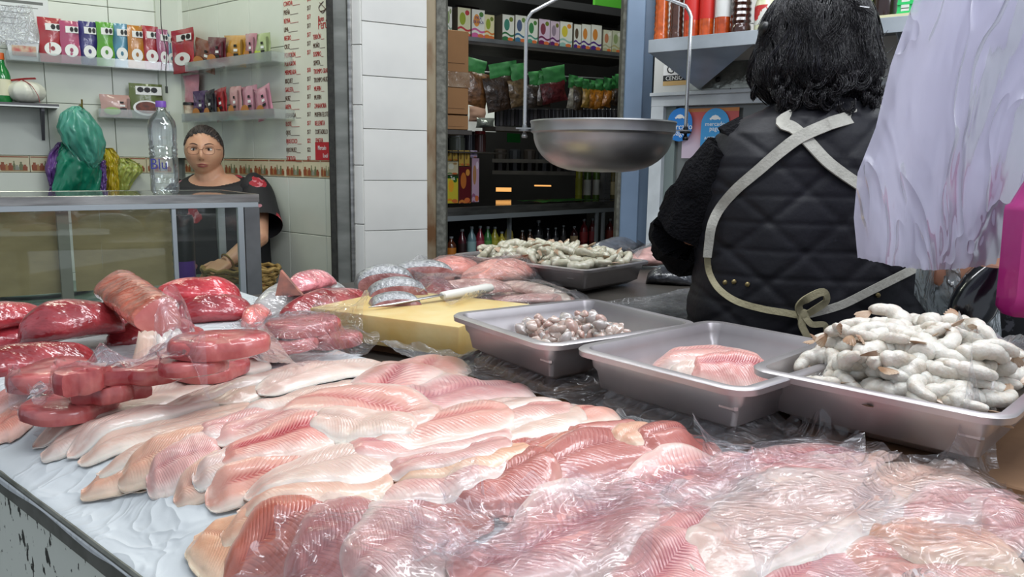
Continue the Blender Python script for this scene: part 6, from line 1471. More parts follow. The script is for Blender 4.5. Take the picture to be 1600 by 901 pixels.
# ---- cutting board and knife
c0=onz(484,480,.972); c1=onz(720,511,.972); e=(c1-c0).normalized(); f_=Vector((-e.y,e.x,0)); bw,bl=.34,.27; Rb=Matrix((e,f_,Vector((0,0,1)))).transposed()
M_pe=mat('yellowed_cutting_board','cfae68',.4,vary='d8c48e',vscale=9,sss=.2,bump=.12,bscale=30,stretch=(1,1,1))
b=B(); bc=c0+e*bw/2+f_*bl/2+Vector((0,0,-.0275)); b.box(bc,(bw/2,bl/2,.0275),Rb,bev=.004); tag(b.put('cutting_board',M_pe),'thick yellowed plastic cutting board behind the first pan','cutting board')
X=(GX-c0.x)*e.x+(GY-c0.y)*e.y; Y=(GX-c0.x)*f_.x+(GY-c0.y)*f_.y; HM[(X>0)&(X<bw)&(Y>0)&(Y<bl)]=.972
b=B(); b.box(bc-Vector((0,0,.0275+.010)),(bw/2-.03,bl/2-.03,.0095),Rb); tag(b.put('board_support',M_cardb,smooth=False),'folded cardboard packed under the yellowed cutting board','cardboard')
ka=onz(576,484,.974); kb=onz(690,469,.974); kd=onz(768,455,.978); kz=Vector((0,0,.004)); kn=thing('kitchen_knife','narrow boning knife with a white handle lying on the cutting board','knife',ka)
d=(kb-ka).normalized(); s_=Vector((-d.y,d.x,0)); Lk=(kb-ka).length
b=B(); V=[ka+kz,ka+d*Lk*.25+s_*.005+kz,kb+s_*.009+kz+Vector((0,0,.006)),kb-s_*.007+kz+Vector((0,0,.006)),ka+d*Lk*.3-s_*.004+kz]; b.poly(V,(0,0,.0018)); b.put('blade',mat('knife_blade','a8a8aa',.25,metal=1),kn,False)
hd_=(kd-kb); hd_.z=0; hd_.normalize(); Lh=(kd-kb).xy.length; s2_=Vector((-hd_.y,hd_.x,0)); rings=[]
for t,w,h in ((0,.006,.006),(.02,.011,.008),(.15,.0125,.009),(.4,.011,.009),(.7,.013,.0095),(.9,.0145,.010),(.98,.011,.008),(1,.006,.004)):
    p=kb+hd_*Lh*t+Vector((0,0,.013)); p.z=.972+.011+.004*t; rings.append([p+s2_*math.cos(2*PI*k/14)*w+Vector((0,0,1))*math.sin(2*PI*k/14)*h for k in range(14)])
b=B(); b.loft(rings); b.put('handle',mat('white_knife_handle','dad8cf',.35),kn,label='white plastic handle')

# ---- dark red vacuum wrapped loins, far left
def loin(u0,v0,u1,v1,r,label,col='8c1f26',cut=None,flat=.8,lift=0,name='meat_loin',z0=None,z1=None,tri=.25,cat='wrapped fish loin'):
    A=Bp=None
    z1=z0 if z1 is None else z1; A=onz(u0,v0,z0); Bp=onz(u1,v1,z1); r=r/2/FPX*(A.y+Bp.y)/2/flat*1.02
    d=(Bp-A); Ln=d.xy.length; dd=Vector((d.x,d.y,0)).normalized(); s_=Vector((-dd.y,dd.x,0)); rings=[]; n=30; seed=random.randint(0,999)
    xs=[A.x+d.x*t/10+s_.x*q*r*.6 for t in range(11) for q in (-1,0,1)]; ys=[A.y+d.y*t/10+s_.y*q*r*.6 for t in range(11) for q in (-1,0,1)]
    hh=hm(np.array(xs),np.array(ys)).reshape(11,3).max(1)
    zb=[float(np.mean(hh[max(0,i-2):i+3])) for i in range(11)]
    if z0 is not None: zb=[(z0+(z1-z0)*i/10)-r*flat for i in range(11)]
    for i in range(n+1):
        t=i/n; e_=math.sin(PI*min(max(t,.001),.999))**.28 if cut is None else (min(1,(t/.12))**.45 if t<.5 else (1 if t<.985 else .93))
        rr=r*e_*(1+.07*float(vnoise(t*4,0,1,seed))); k10=t*10; i0=min(int(k10),9); z=zb[i0]+(zb[i0+1]-zb[i0])*(k10-i0)
        p=A+Vector((d.x,d.y,0))*t; ring=[]
        for k in range(28):
            a=2*PI*k/28; ca,sa=math.cos(a),math.sin(a); w=1+tri*.5*math.cos(3*(a-PI/2+.35)); w*=1+.05*float(vnoise(t*7,a*1.4,1,seed+1))+.025*abs(float(vnoise(t*16+a,a*5,1,seed+2)))
            ring.append(Vector((p.x,p.y,z+r*flat*e_*.92))+s_*ca*rr*w+Vector((0,0,sa*rr*flat*w)))
        rings.append(ring)
    b=B(); b.loft(rings); m=mat('wrapped_red_'+col,col,.30,coat=.9,vary=tuple(min(1,x*1.9+.03) for x in hexc(col)),vscale=16,bump=.7,bscale=24,stretch=(1,1.6,1.6),sss=.05)
    mats=[m,mat('cut_meat_face','b0504e',.3,coat=.8,vary='c87a70',vscale=20)]
    if cut is not None: b.m[-1]=1
    o=b.put(name,mats,ang=70); X=np.array([v.x for rg in rings for v in rg]); Y=np.array([v.y for rg in rings for v in rg]); 
    g_=np.linspace(-.95,.95,13)
    for i,rg in enumerate(rings):
        cc=sum(rg,Vector())/len(rg); top=max(v.z for v in rg); wd=(rg[0]-rg[14]).length/2
        stamp(cc.x+s_.x*g_*wd,cc.y+s_.y*g_*wd,top-(1-np.sqrt(1-g_**2))*r*flat*.9)
        
    return tag(o,label,cat)
LG_='dark red wrapped loins piled at the left'
loin(-70,578,152,548,56,'dark red wrapped loin in front at the left border, lowest of the pile','7c1a20',z0=.945)
loin(-70,535,60,520,40,'dark red wrapped loin cut by the left border, second from the bottom','86202a',z0=.95)
loin(160,534,322,514,30,'slim brownish red wrapped loin lying under the askew cut loin','7a2a28',z0=.935)
loin(-80,505,70,484,46,'red wrapped loin at the left border, back row','8e2028',z0=.985)
loin(165,528,305,505,40,'maroon wrapped loin behind the steak stacks','7a1c24',z0=.945)
loin(150,500,300,480,44,'dark loin filling the hollow beneath the askew cut loin','701a20',z0=.94)
loin(236,458,378,452,46,'bright red wrapped loin at the back right of the pile','a01f2a',z0=.985)
loin(26,508,192,490,62,'large glossy maroon wrapped loin resting on top at the left','7c1a22',z0=.985)
loin(272,485,396,478,46,'maroon wrapped loin in front of the bright red one','84222a',z0=.955)
loin(176,440,248,492,54,'pale fatty wrapped loin lying askew with its cut face to the viewer','a0503c',cut=1,z0=1.025,z1=1.01)

# ---- salmon coloured fillets and vacuum packed steaks, left
fpx(-40,640,90,600,.10,'coral','orange pink fillet at the left border under the vacuum packs')
fpx(-50,680,60,630,.09,'coral','orange pink fillet at the left border, lower one')
fpx(20,610,210,580,.11,'pale','pale fillet behind the left vacuum packed steak'); fpx(90,590,290,560,.11,'peach','peach fillet running up behind the steaks'); fpx(170,585,330,552,.09,'pale','pale pink fillet touching the slim loin')
fpx(200,600,420,560,.10,'pale','pale fillet partly under the packed steaks')
# ---- pale long fillets, back left (laid bottom to top)
for a in ((62,700,250,648,.085,'pale','long pale fillet nearest the left end of the bed'),(50,690,330,590,.10,'pale','long pale fillet running beside the packed steaks'),(120,712,400,625,.09,'pale','pale fillet with a yellowish tail at the left of the bed'),
 (105,705,390,600,.09,'pale','pale fillet second from the steaks'),(330,630,570,560,.10,'pale','pale fillet ending before the cutting board'),(260,640,500,568,.10,'pale','broad pale fillet below the right steak stack'),(400,610,612,566,.09,'pale','pale fillet tucked in at the back of the bed'),(420,640,590,590,.10,'pale','short pale fillet below the back one'),
 (125,755,330,700,.075,'peach','peach tailed fillet lying lowest at the left'),(150,742,400,655,.08,'pale','pale fillet with a peach tail beside the lowest one'),(215,720,440,640,.08,'pale','pale fillet under the pink ones at the left'),
 (185,745,345,700,.075,'peach','orange tinged fillet with a blunt tail'),(228,755,350,708,.075,'pink','small ribbed pink fillet between orange tails'),(270,770,400,715,.07,'peach','peach fillet just in front of the small ribbed one'),
 (300,830,450,850,.08,'peach','peach fillet lowest at the front of the pile'),(345,838,560,800,.085,'peach','peach fillet lowest in the front with a blunt end'),
 (300,700,480,640,.085,'pink','pink fillet with a red slit at the left of the pile'),(345,720,500,655,.07,'pink','narrow pink fillet below the slit one'),
 (370,650,560,610,.08,'pale','pale pink fillet at the centre back'),
 ):
    fpx(*a,seed=int(a[0]*7+a[1]),bend=random.uniform(-.03,.03))
M_steak=mat('tuna_steak','a43c40',.28,coat=.6,vary='c06a66',vscale=30,stretch=(1,2,1),sss=.12,bump=.2,bscale=30)
def steak(u,v,r,label,h=.018,half=False,rz=0,film_=True,seed=0,tiltz=0):
    c=on(u,v); g_=np.linspace(-1,1,9); XX,YY=np.meshgrid(g_,g_); mk=XX**2+YY**2<1; z=float(np.percentile(hm(c.x+XX[mk]*r,c.y+YY[mk]*r),80)); rings=[]; r_=random.Random(seed+int(u))
    ph=r_.uniform(0,6)
    def rad(a): 
        q=1+.12*math.sin(2*a+ph)+.07*math.sin(3*a+ph*2)+.02*math.sin(7*a)
        if half and math.sin(a-rz)<-.1: q*=.35+.2*abs(math.cos(a-rz))
        return q*r
    for k_,zz in ((.86,0),(1,.003),(1.02,h*.5),(1,h-.004),(.93,h),(.5,h+.001),(.02,h+.001)):
        rings.append([Vector((c.x+rad(a)*k_*math.cos(a),c.y+rad(a)*k_*math.sin(a),z+zz+.0015*math.sin(a*2+ph))) for a in [2*PI*k/40 for k in range(40)]])
    b=B(); b.loft(rings); o=b.put('tuna_steak',M_steak,ang=50); tag(o,label,'fish steak')
    stamp(c.x+XX[mk]*r,c.y+YY[mk]*r,z+h)
    g2=np.linspace(-1,1,31); XX,YY=np.meshgrid(g2,g2); mk=XX**2+YY**2<.9; stamp(c.x+XX[mk]*r,c.y+YY[mk]*r,np.full(mk.sum(),z+h)); return c
steak(110,652,.050,'thin red steak under the leftmost packed steak',.02); steak(175,632,.045,'narrow red steak end showing right of the left pack',.02,True,.5); steak(245,612,.05,'long red steak piece between the two stacks',.018,True,.6)
steak(330,592,.05,'red steak at the bottom of the middle stack',.02); steak(400,560,.05,'red steak under the right stack, lower left',.02); steak(300,588,.042,'small red steak left under the middle stack',.018)
steak(84,610,.052,'thick round packed steak at the left with pale rim',.026); steak(138,612,.030,'upright red wedge of steak beside the left round steak',.026,True,1.0)
steak(440,556,.048,'red packed steak low in the right stack',.02); steak(515,540,.048,'red packed steak at the right end of the stacks',.022)
steak(342,553,.050,'round packed steak on top of the middle stack with glossy top',.022); steak(470,520,.054,'round packed steak on top of the right stack',.022)
film([(10,590),(250,560),(330,625),(60,690)],'clear vacuum bag over the left round steaks',46,.006,11,FILM,edge=.012,peaks=((.55,.35,.02,.2),(.05,.5,.015,.2)))
film([(240,545),(400,500),(430,570),(230,610)],'clear vacuum bag over the middle steak stack',46,.006,12,FILM,edge=.012,peaks=((.9,.3,.022,.2),))
film([(400,498),(560,480),(592,545),(390,590)],'clear vacuum bag over the right steak stack',46,.006,13,FILM,edge=.012,peaks=((.98,.35,.03,.22),(.1,.2,.015,.2)))

# ---- grey skinned fish pieces behind the board
M_scale=mat('silver_grey_scales','a2a3a3',.3,coat=.5,vary='66686c',vscale=90,sharp=(.35,.75),bump=.4,bscale=130,metal=.2)
M_flesh=mat('brown_red_flesh','7e4440',.35,coat=.5,vary='a8726a',vscale=26,bump=.3,bscale=50)
def fishsteak(u0,v0,u1,v1,h,label,z=.95,dep=.05):
    A=onz(u0,v0,z); Bp=onz(u1,v1,z); d=(Bp-A); dd=d.normalized(); nn=Vector((-dd.y,dd.x,0)); L_=d.length; rings=[]; 
    for i in range(25):
        t=i/24; a=PI*t; cx=A+d*.5-dd*math.cos(a)*L_/2; hh=h*math.sin(a)**.8+.003
        inner=h*.30*math.sin(a)
        rings.append([Vector((cx.x,cx.y,z-.03))+nn*o_+Vector((0,0,z_)) for o_,z_ in ((-dep*.5,.0),(-dep*.55,.03+inner*.6),(-dep*.5,.03+hh*.62),(-dep*.30,.03+hh*.92),(0,.03+hh),(dep*.35,.03+hh*.9),(dep*.5,.03+hh*.5),(dep*.5,.0))])
    b=B(); b.loft(rings); nf=len(rings[0]); 
    for k,f in enumerate(b.F): b.m[k]=1 if k%nf in (0,1) and k<24*nf else 0
    o=b.put('fish_chunk',[M_scale,M_flesh],ang=60); return tag(o,label,'fish piece')
fishsteak(610,432,705,428,.040,'grey scaled fish piece at the back of the stack of steaks',.955); fishsteak(556,447,645,443,.048,'silver scaled fish steak arching above the others',.96)
fishsteak(575,466,665,462,.042,'silver scaled fish steak arching in front of the taller one',.965); fishsteak(578,482,655,478,.03,'silver grey fish steak lowest, touching the cutting board',.965)
loin(655,445,705,466,44,'red fleshed cut fish piece right of the silver steaks','7e3a3c',z0=.955)
loin(398,482,545,452,60,'silver grey skinned fish chunk with pale belly','8e8c8a',name='fish_chunk',cat='fish piece',tri=.3,z0=.955); loin(452,446,518,432,34,'rose pink skinless fish chunk on top at the back','b0686c',name='fish_chunk',cat='fish piece',z0=1.0)
loin(440,488,578,460,44,'striped dark red wrapped loin before the silver steaks','7a2226',z0=.965)
b=B(); p=onz(430,462,.99); b.poly([p,p+Vector((.05,.01,0)),p+Vector((.012,.0,.05))],(0,.012,0)); tag(b.put('fish_fin',mat('salmon_fin','b87a68',.4,vary='6a5a58',vscale=30)),'pinkish fin sticking up from the grey fish chunk','fish fin')
loin(385,500,418,482,30,'small pink scrap of fish left of the vacuum packs','b8625c',name='fish_scrap',cat='fish piece',z0=.945)

# ---- bagged fillets beyond the board
for a in ((700,468,870,466,.13,'pink','flat bagged fillet nearest the knife handle'),(660,448,800,450,.13,'peach','bagged fillet lying across behind the board'),(650,432,752,410,.15,'coral','coral pink bagged fillet left of the shrimp tray'),(725,440,835,415,.15,'coral','coral pink bagged fillet against the shrimp tray'),(780,440,880,466,.09,'pink','long bagged fillet pointing at the front pan'),(820,462,900,466,.07,'pale','small pale bagged fillet by the pan rim')):
    fpx(*a)
for a in ((676,420,742,412,34,'coral bagged fillet humped up behind the silver steaks',.955,'d07a6c'),(728,430,830,416,38,'coral bagged fillet humped against the shrimp tray',.955,'d8897a'),(660,450,800,444,24,'pale pink bagged fillet behind the knife handle',.95,'d8a498'),
    (785,440,890,464,18,'slender pale bagged fillet slanting to the pan rim',.94,'d8b0a4'),(775,468,900,464,16,'thin pink bagged fillet along the pan rim',.935,'d09a90')): loin(*a[:6],a[7],z0=a[6],name='fish_fillet',cat='fish fillet',flat=.55,tri=.1)
film([(620,440),(800,398),(850,425),(660,470)],'clear bag over the coral fillets at the back',46,.006,21,FILM,edge=.02,peaks=((.15,.0,.045,.2),(.85,.2,.03,.2)))
film([(680,452),(850,430),(905,470),(700,482)],'clear bag with fillets behind the knife handle',46,.006,22,FILM,edge=.014,peaks=((.9,.5,.015,.2),))
film([(860,470),(1100,452),(1090,505),(900,480)],'clear crumpled plastic on the table arm beside the fishmonger',40,.008,23,FILM2,edge=.012)

# ---- far shrimp tray
c=onz(917,423,.972); ea=Vector((-.80,.60,0)); ec=Vector((.66,.75,0)).normalized(); ea=Vector((-ec.y,ec.x,0)); 
TRw,TRl=.52,.33; L4=c+ea*TRw
P4=(L4,-ea,ec,TRw,TRl); 
pan('steel tray of grey shrimp at the back of the table',L4,-ea,ec,TRw,TRl,0,.068,name='steel_tray')
m_,X_,Y_=inrect(P4,-.04); HM[m_]=.925
m_,X_,Y_=inrect(P4,-.01)
# fish beyond the tray
fpx(930,402,1040,388,.12,'pink','pink fish belly piece behind the shrimp tray'); 
loin(925,388,1010,379,26,'dark grey skinned whole fish behind the shrimp tray','4a4c52',name='whole_fish',cat='fish',z0=.95); loin(985,402,1062,398,28,'pink and grey fish half lying by the fishmonger sleeve','b08a84',name='fish_half',cat='fish',z0=.94); loin(1010,428,1085,432,30,'black skinned fish at the right end of the tray','1a1c22',name='whole_fish',cat='fish',z0=.925)
film([(930,402),(1030,388),(1075,400),(1000,425)],'wet clear plastic over the fish behind the tray',36,.008,24,FILM2,edge=.012)

# ---- shrimp
F_shr=mat('raw_shrimp_shell','c3bfae',.35,coat=.5,vary='a39e86',vscale=60,sss=.15,bump=.15,bscale=120)
F_tail=mat('shrimp_tail','b8a088',.35,coat=.3,vary='9a7658',vscale=60)
F_shf=mat('frosty_shrimp_shell','cfc9be',.5,coat=.3,vary='a3937c',vscale=55,sharp=(.48,.78),sss=.15,bump=.25,bscale=140)
def shrimp_proto(kind,mm,R=.018,arc=4.0,th=.0085):
    o=thing('shrimp','','shrimp'); rings=[]; n=40; lean=.1
    for i in range(n+1):
        t=i/n; a=arc*t; rad=R*(1+.45*t**2); c=Vector((rad*math.cos(a)-R*.2*t,rad*math.sin(a),0)); tg=Vector((-math.sin(a),math.cos(a),0)); nr=Vector((math.cos(a),math.sin(a),0))
        r=th*(.35+.65*min(1,(t/.10))**.5)*(1-.55*t**1.8)*(.80+.24*abs(math.sin(t*PI*6.0))**.45) if t>0 else th*.3
        rings.append([c+nr*math.cos(2*PI*k/12)*r*1.1+Vector((0,0,1))*math.sin(2*PI*k/12)*r*.9+Vector((0,0,lean*(t-.5)*R)) for k in range(12)])
    b=B(); b.loft(rings); b.V=[v+Vector((-.002,-.004,th)) for v in b.V]; b.put('shell_body',mm,o,ang=180,local=True)
    b=B(); 
    for s_ in (-.24,-.06,.12,.28):
        d=(tg*math.cos(s_)+nr*math.sin(s_)); e_=c+Vector((-.002,-.004,th)); sd=Vector((-d.y,d.x,0)); L_=.017
        b.loft([[e_+d*L_*f+sd*w*x_+Vector((0,0,z_*w*.35+s_*.004*f)) for x_,z_ in ((-1,0),(0,1),(1,0),(0,-1))] for f,w in ((0,.0014),(.4,.0030),(.8,.0028),(1,.0006))])
    b.put('tail_fan',F_tail,o,local=True); return o
def heap(rect_,protos,N,zrim,hmax,label,group,scale=(.85,1.15),seed=3,rowfac=1.0,inset=.05,cx=.5,cy=.5,pitchmax=.8,relax=.6):
    r_=random.Random(seed); L,e1,e2,w,l=rect_; placed=[]
    for k in range(N):
        while True:
            x=r_.gauss(cx,.26); y=r_.gauss(cy,.26)
            if inset/w<x<1-inset/w and inset/l<y<1-inset/l: break
        p=L+e1*w*x+e2*l*y; g_=np.linspace(-1,1,7); XX,YY=np.meshgrid(g_,g_); mk=XX**2+YY**2<1
        z=float(np.mean(hm(p.x+XX[mk]*.016,p.y+YY[mk]*.016))); lim=zrim+hmax*max(0,1-((x-cx)/.55)**2-((y-cy)/.55)**2)
        if z>lim: continue
        pr=protos[k%len(protos)]; 
        sc=r_.uniform(*scale); o=dup(pr,(p.x,p.y,z),None); o.rotation_euler=(r_.gauss(0,pitchmax*.5),r_.gauss(0,pitchmax*.5),r_.uniform(0,2*PI)); o.scale=(sc,sc,sc)
        tag(o,label,'shrimp',group); stamp(p.x+XX[mk]*.019,p.y+YY[mk]*.019,z+.011*sc*(1-.6*(XX[mk]**2+YY[mk]**2)))
    return
pr1=[shrimp_proto(0,F_shf,.0150,3.9,.0110),shrimp_proto(0,F_shf,.020,2.7,.0100),shrimp_proto(0,F_shf,.0140,4.4,.0110)]
pr2=[shrimp_proto(0,F_shr,.0135,4.3,.0105),shrimp_proto(0,F_shr,.017,3.2,.010)]
# fill the pan floors so the heaps stand on what lies under them
def bedfill(rect_,z,m,label,inset=.045):
    L,e1,e2,w,l=rect_; n=40; V=[]
    for i in range(n+1):
        for j in range(n+1):
            x=inset+(w-2*inset)*i/n; y=inset+(l-2*inset)*j/n; e_=min(i,n-i,j,n-j)/n
            p=L+e1*x+e2*y; V.append(Vector((p.x,p.y,z*min(1,.0+1)+.006*float(vnoise(p.x,p.y,60,4))*min(1,e_*8)-.02*max(0,1-e_*9))))
    return V,gridf(n+1,n+1)
m_,X_,Y_=inrect(P3,-.045); HM[m_]=PANZ-.028; V,Fc=bedfill(P3,PANZ-.03,None,''); o=mesh('buried_shrimp',V,Fc,F_shf); tag(o,'packed lower layer of white shrimp in the right pan','shrimp',kind='stuff')
heap(P3,pr1,260,PANZ-.020,.058,'white frosted shrimp in the heap of the right pan','white shrimp heaped in the right pan',(1.05,1.35),3,cx=.52,cy=.52)
m_,X_,Y_=inrect(P4,-.045); HM[m_]=.972-.012; V,Fc=bedfill(P4,.972-.016,None,''); o=mesh('buried_shrimp',V,Fc,F_shr); tag(o,'packed lower layer of grey shrimp in the back tray','shrimp',kind='stuff')
heap(P4,pr2,240,.972-.012,.026,'grey green raw shrimp in the heap on the back tray','grey shrimp heaped on the back tray',(1.35,1.7),8,cx=.52,cy=.5)
for pr in pr1+pr2:
    for c_ in list(pr.children): bpy.data.objects.remove(c_)
    bpy.data.objects.remove(pr)

# ---- diced seafood in the first pan
M_dice=[mat('translucent_seafood','a99488',.18,coat=.8,vary='c6b6ac',vscale=60,sss=.3),mat('pinkish_seafood','a8867a',.2,coat=.8,vary='bfaea4',vscale=60,sss=.3),mat('grey_seafood','9c9490',.2,coat=.8,vary='b8b0aa',vscale=60,sss=.3)]
dp=[]
for k in range(6):
    b=B(); n=10; r_=random.Random(k); rings=[]
    for i in range(7):
        t=i/6; q=math.sin(PI*min(.97,max(.03,t)))**.5; rings.append([Vector(((t-.5)*.018,q*.0065*math.cos(a)*(1+.25*math.sin(2*a+k)),q*.006*math.sin(a)*(1+.2*math.cos(3*a+k*2)))) for a in [2*PI*j/n for j in range(n)]])
    b.loft(rings); o=b.put('seafood_piece',M_dice[k%3],local=True,ang=60); dp.append(o)
m_,X_,Y_=inrect(P1,-.045); HM[m_]=PANZ-PD+.004
r_=random.Random(11); Lq,e1q,e2q,wq,lq=P1; hc_=onz(897,513,PANZ-.030)
q2=((GX-hc_.x)*e2q.x+(GY-hc_.y)*e2q.y)**2/.105**2+((GX-hc_.x)*e1q.x+(GY-hc_.y)*e1q.y)**2/.085**2
HM=np.where(m_,HM+.030*np.exp(-q2*1.1),HM)
V=[]; 
for i in range(31):
    for j in range(31):
        p=hc_+e2q*(i/15-1)*.12+e1q*(j/15-1)*.10; V.append(Vector((p.x,p.y,float(hm(p.x,p.y))-.003-.03*max(0,((i/15-1)**2+(j/15-1)**2)-.9)+.004*float(vnoise(i,j,.9,3)))))
tag(mesh('seafood_underlayer',V,gridf(31,31),mat('translucent_seafood_bed','a8968c',.2,coat=.8,vary='c8b8b0',vscale=70,bump=.6,bscale=90)),'packed wet underlayer of the diced seafood in the leftmost front pan','seafood',kind='stuff')
for k in range(325):
    a=r_.uniform(0,6.28); q=math.sqrt(r_.random()); p=hc_+e2q*math.cos(a)*q*.125+e1q*math.sin(a)*q*.10
    z=float(hm(p.x,p.y)); 
    if z>PANZ-PD+.004+.050*(1-q**2)+.010: continue
    o=dp[k%6].copy(); COL.objects.link(o); s_=r_.uniform(.95,1.6); o.location=(p.x,p.y,z+.005); o.rotation_euler=(r_.uniform(-.6,.6),r_.uniform(-1,1),r_.uniform(0,6.3)); o.scale=(s_,s_,s_)
    tag(o,'translucent diced seafood piece in the leftmost front pan','seafood','diced seafood in the leftmost front pan'); stamp(np.array([p.x-.004,p.x,p.x+.004,p.x]),np.array([p.y,p.y-.004,p.y,p.y+.004]),np.full(4,z+.008))
for (u,v) in ((818,505),(866,492),(884,498),(902,500)):
    p=onz(u,v,PANZ-.03); z=float(hm(p.x,p.y)); o=dp[2].copy(); COL.objects.link(o); o.location=(p.x,p.y,z+.010); o.rotation_euler=(0,-1.2,r_.uniform(0,6)); o.scale=(1.3,1.4,1.4); tag(o,'greyish seafood piece standing on end at the left of the diced seafood' ,'seafood','seafood pieces standing on end')
for o in dp: bpy.data.objects.remove(o)
# fillets in the middle pan
L2_=P2[0]
HM[inrect(P2,-.045)[0]]=PANZ-PD+.006
def inpan(u0,v0,u1,v1,w,kind,label,z,**k):
    return fillet(onz(u0,v0,z),onz(u1,v1,z),w,kind,label,**k)
for k_,a in enumerate(((1030,592,1200,585,.12,'coral','pink fillet at the bottom of the middle pan',.050),(1180,575,1010,585,.11,'pale','pale fillet in the middle pan, second from the bottom',.045),(1020,582,1200,562,.11,'pink','pink fillet in the middle pan, third from the bottom',.035),(1190,580,1040,568,.10,'pale','whitish fillet in the middle pan below the top ones',.030),
  (992,556,1195,556,.11,'pink','coral pink fillet on top in the middle pan',.020),(1075,562,1215,562,.08,'rose','rose fillet lying over the right of the middle pan',.015))): inpan(*a[:7],PANZ-a[7],th=.019)
# ---- crumpled clear sheet between the fish and the pans
film([(590,548),(730,560),(1180,650),(1120,712)],'dark clear plastic sheet crumpled along the front of the pans',80,.010,31,FILM2,edge=.012,jag=.01)
film([(930,640),(1190,640),(1330,720),(1000,700)],'clear plastic sheet crumpled below the middle pan',60,.009,32,FILM2,edge=.012)

# reddish fish at the lower centre
for a in ((720,775,900,700,.09,'red','dark red fish piece behind the front packs'),(560,830,760,775,.11,'red','reddish fillet below the pile with wet sheen'),(350,915,560,800,.12,'red','deep red fish piece at the bottom edge'),(770,740,960,668,.10,'red','red fleshed fillet pointing at the pans'),
 (450,930,640,820,.12,'red','shiny red and pale fillet at the bottom edge, middle'),(780,800,1040,700,.10,'red','reddish fillet along the front packs'),(820,775,1060,690,.09,'red','wet rose red fillet in the gap before the pans'),(540,910,700,830,.11,'pink','pink fillet at the bottom edge right of the red ones'),
 (700,790,860,740,.09,'red','reddish fillet tail under the loose pile'),(960,715,1050,690,.07,'peach','small pale lump of fish near the pans'),(1000,720,1110,690,.08,'red','small red fish piece beside the packed fillets')):
    fpx(*a,seed=int(a[0]*5+a[1]),bend=random.uniform(-.05,.05),th=.016)
# the loose pile of tilapia, bottom to top
for a in ((880,700,980,668,.08,'red','reddish fillet below the right tip of the pile'),(820,690,940,640,.085,'pink','pale pink fillet near the right tip, below the cream one'),(420,700,600,630,.095,'pale','broad pale fillet buried at the centre of the pile'),(640,700,860,640,.10,'pink','broad pink fillet buried right of centre'),(300,755,480,700,.09,'pale','pale fillet buried at the left front'),(540,770,800,742,.085,'pink','narrow pink fillet low at the right of the pile'),(610,755,830,728,.07,'peach','thin edge-on fillet under the right of the pile'),
 (370,805,615,750,.095,'peach','front ribbed fillet with peach underside, bottom of the pile'),(320,775,600,690,.10,'pink','rose fillet sloping at the left front'),(380,775,630,714,.095,'pale','pale ribbed fillet second from the front'),
 (860,690,955,655,.075,'pink','short fillet at the far right tip of the pile'),(740,705,905,665,.085,'pale','cream ribbed fillet toward the right tip'),(600,752,800,715,.07,'pink','pink fillet edge under the wide one'),
 (560,655,700,548,.14,'rose','tall raised fillet with strong ribs at the top of the pile'),(330,700,560,640,.08,'pink','pink fillet lying left of centre'),(530,720,800,690,.105,'rose','wide rose fillet with wavy front edge'),
 (700,655,900,665,.10,'pink','pink fillet with a red streak right of centre'),(480,640,660,620,.07,'pale','pale fillet at the back centre'),(340,735,540,670,.08,'rose','rose streaked fillet at the left centre'),
 (610,660,810,590,.11,'rose','strongly ribbed fillet with an orange cut end'),(740,660,885,625,.09,'pale','pale translucent fillet by the ribbed one'),(560,700,800,660,.10,'pink','pink fillet second from the top at centre'),
 (430,650,690,665,.115,'pink','top centre fillet with a split tail at the left'),(480,675,650,690,.07,'pale','tail flap of pale flesh under the top centre fillet')):
    fpx(*a,seed=int(a[0]*3+a[1]),bend=random.uniform(-.05,.05))

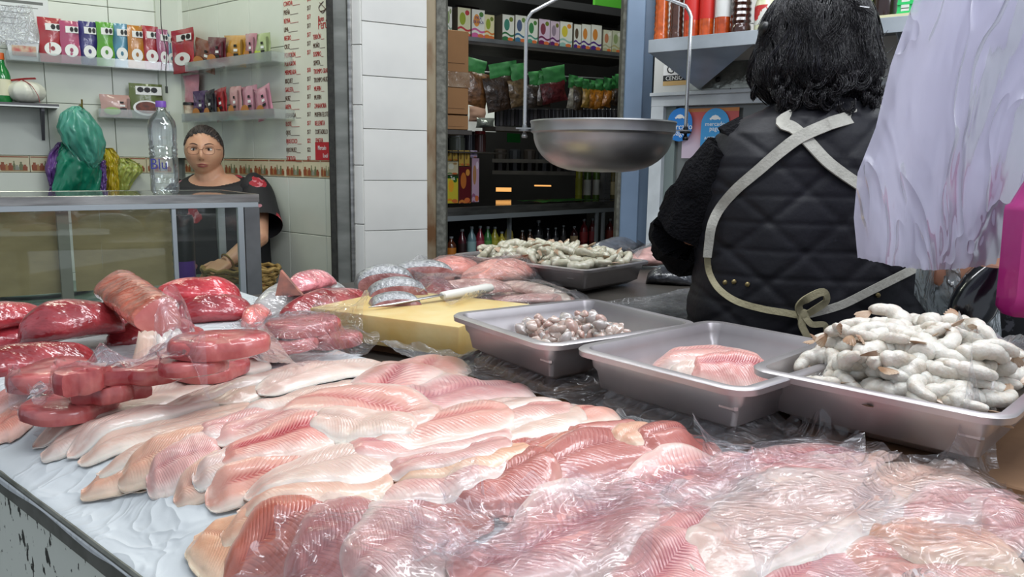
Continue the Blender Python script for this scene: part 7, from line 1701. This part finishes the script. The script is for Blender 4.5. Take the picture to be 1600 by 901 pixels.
# ---- packed fillets, lower right
for a in ((990,880,1130,800,.11,'rose','bagged rose fillet between the two largest packs'),(1330,775,1520,735,.11,'pale','pale bagged fillet reaching under the standing bag corner'),(1180,930,1340,850,.11,'rose','bagged rose fillet at the bottom edge, centre right'),(960,940,1090,860,.10,'rose','bagged pink fillet at the bottom edge between two packs'),(1330,900,1560,870,.11,'pink','bagged pink fillet at the bottom right edge'),(1340,860,1580,835,.11,'peach','bagged peach fillet beneath the right one'),
 (955,785,1165,728,.10,'rose','bagged rose fillet in the middle of the packs'),(1390,830,1610,790,.115,'pink','bagged smooth pink fillet at the right border'),(1120,745,1345,700,.12,'rose','bagged fillet with a bold red line below the shrimp pan'),(1160,790,1330,770,.1,'pink','bagged pink fillet half under the central pack'),
 (705,905,1000,778,.125,'rose','large bagged fillet with a red line at the bottom centre'),(1080,905,1360,765,.14,'pale','large pale bagged fillet with a thin red line, front right'),(1550,870,1640,830,.1,'pink','bagged fillet corner at the lower right border')):
    k=a; fpx(*k,seed=int(a[0]*2+a[1]),bend=random.uniform(-.04,.04),th=.018)
film([(880,752),(1180,715),(1200,780),(930,830)],'clear bag over the rose fillet in the middle of the packs',60,.004,41,FILM,edge=.010)
film([(1090,640),(1330,668),(1420,740),(1080,770)],'clear bag over the fillet below the shrimp pan with a raised corner',64,.005,42,FILM,edge=.014,peaks=((.05,.08,.035,.16),))
film([(640,900),(860,760),(1060,770),(1000,960)],'large clear bag at the bottom centre',80,.005,43,FILM,edge=.014,peaks=((.75,.05,.012,.3),(.1,.5,.015,.3)))
film([(690,790),(760,770),(860,880),(620,930)],'loose flap of clear plastic at the left of the bottom centre bag',50,.006,44,FILM,edge=.014,peaks=((.3,.1,.025,.4),))
film([(1380,745),(1560,690),(1640,850),(1330,860)],'clear bag over the smooth pink fillet with a corner standing up',64,.005,45,FILM,edge=.014,peaks=((.62,.02,.085,.22),))
film([(1010,780),(1330,715),(1410,800),(1180,960)],'large clear bag over the pale fillet at the front right',80,.0055,46,FILM,edge=.014,peaks=((.85,.1,.015,.3),))
film([(1330,850),(1620,820),(1640,960),(1250,960)],'clear bag at the bottom right edge',64,.005,47,FILM,edge=.012)
film([(340,960),(440,830),(740,790),(700,960)],'clear bag over the red fillets at the bottom edge',70,.004,48,FILM,edge=.010)
film([(1480,520),(1640,470),(1700,560),(1560,590)],'clear plastic thrown over the back right of the shrimp pan',40,.008,49,FILM2,edge=.02,peaks=((.5,.3,.03,.4),))
print('triangles', sum(sum(len(p.vertices)-2 for p in me.polygons) for me in bpy.data.meshes), 'objects', len(bpy.data.objects))
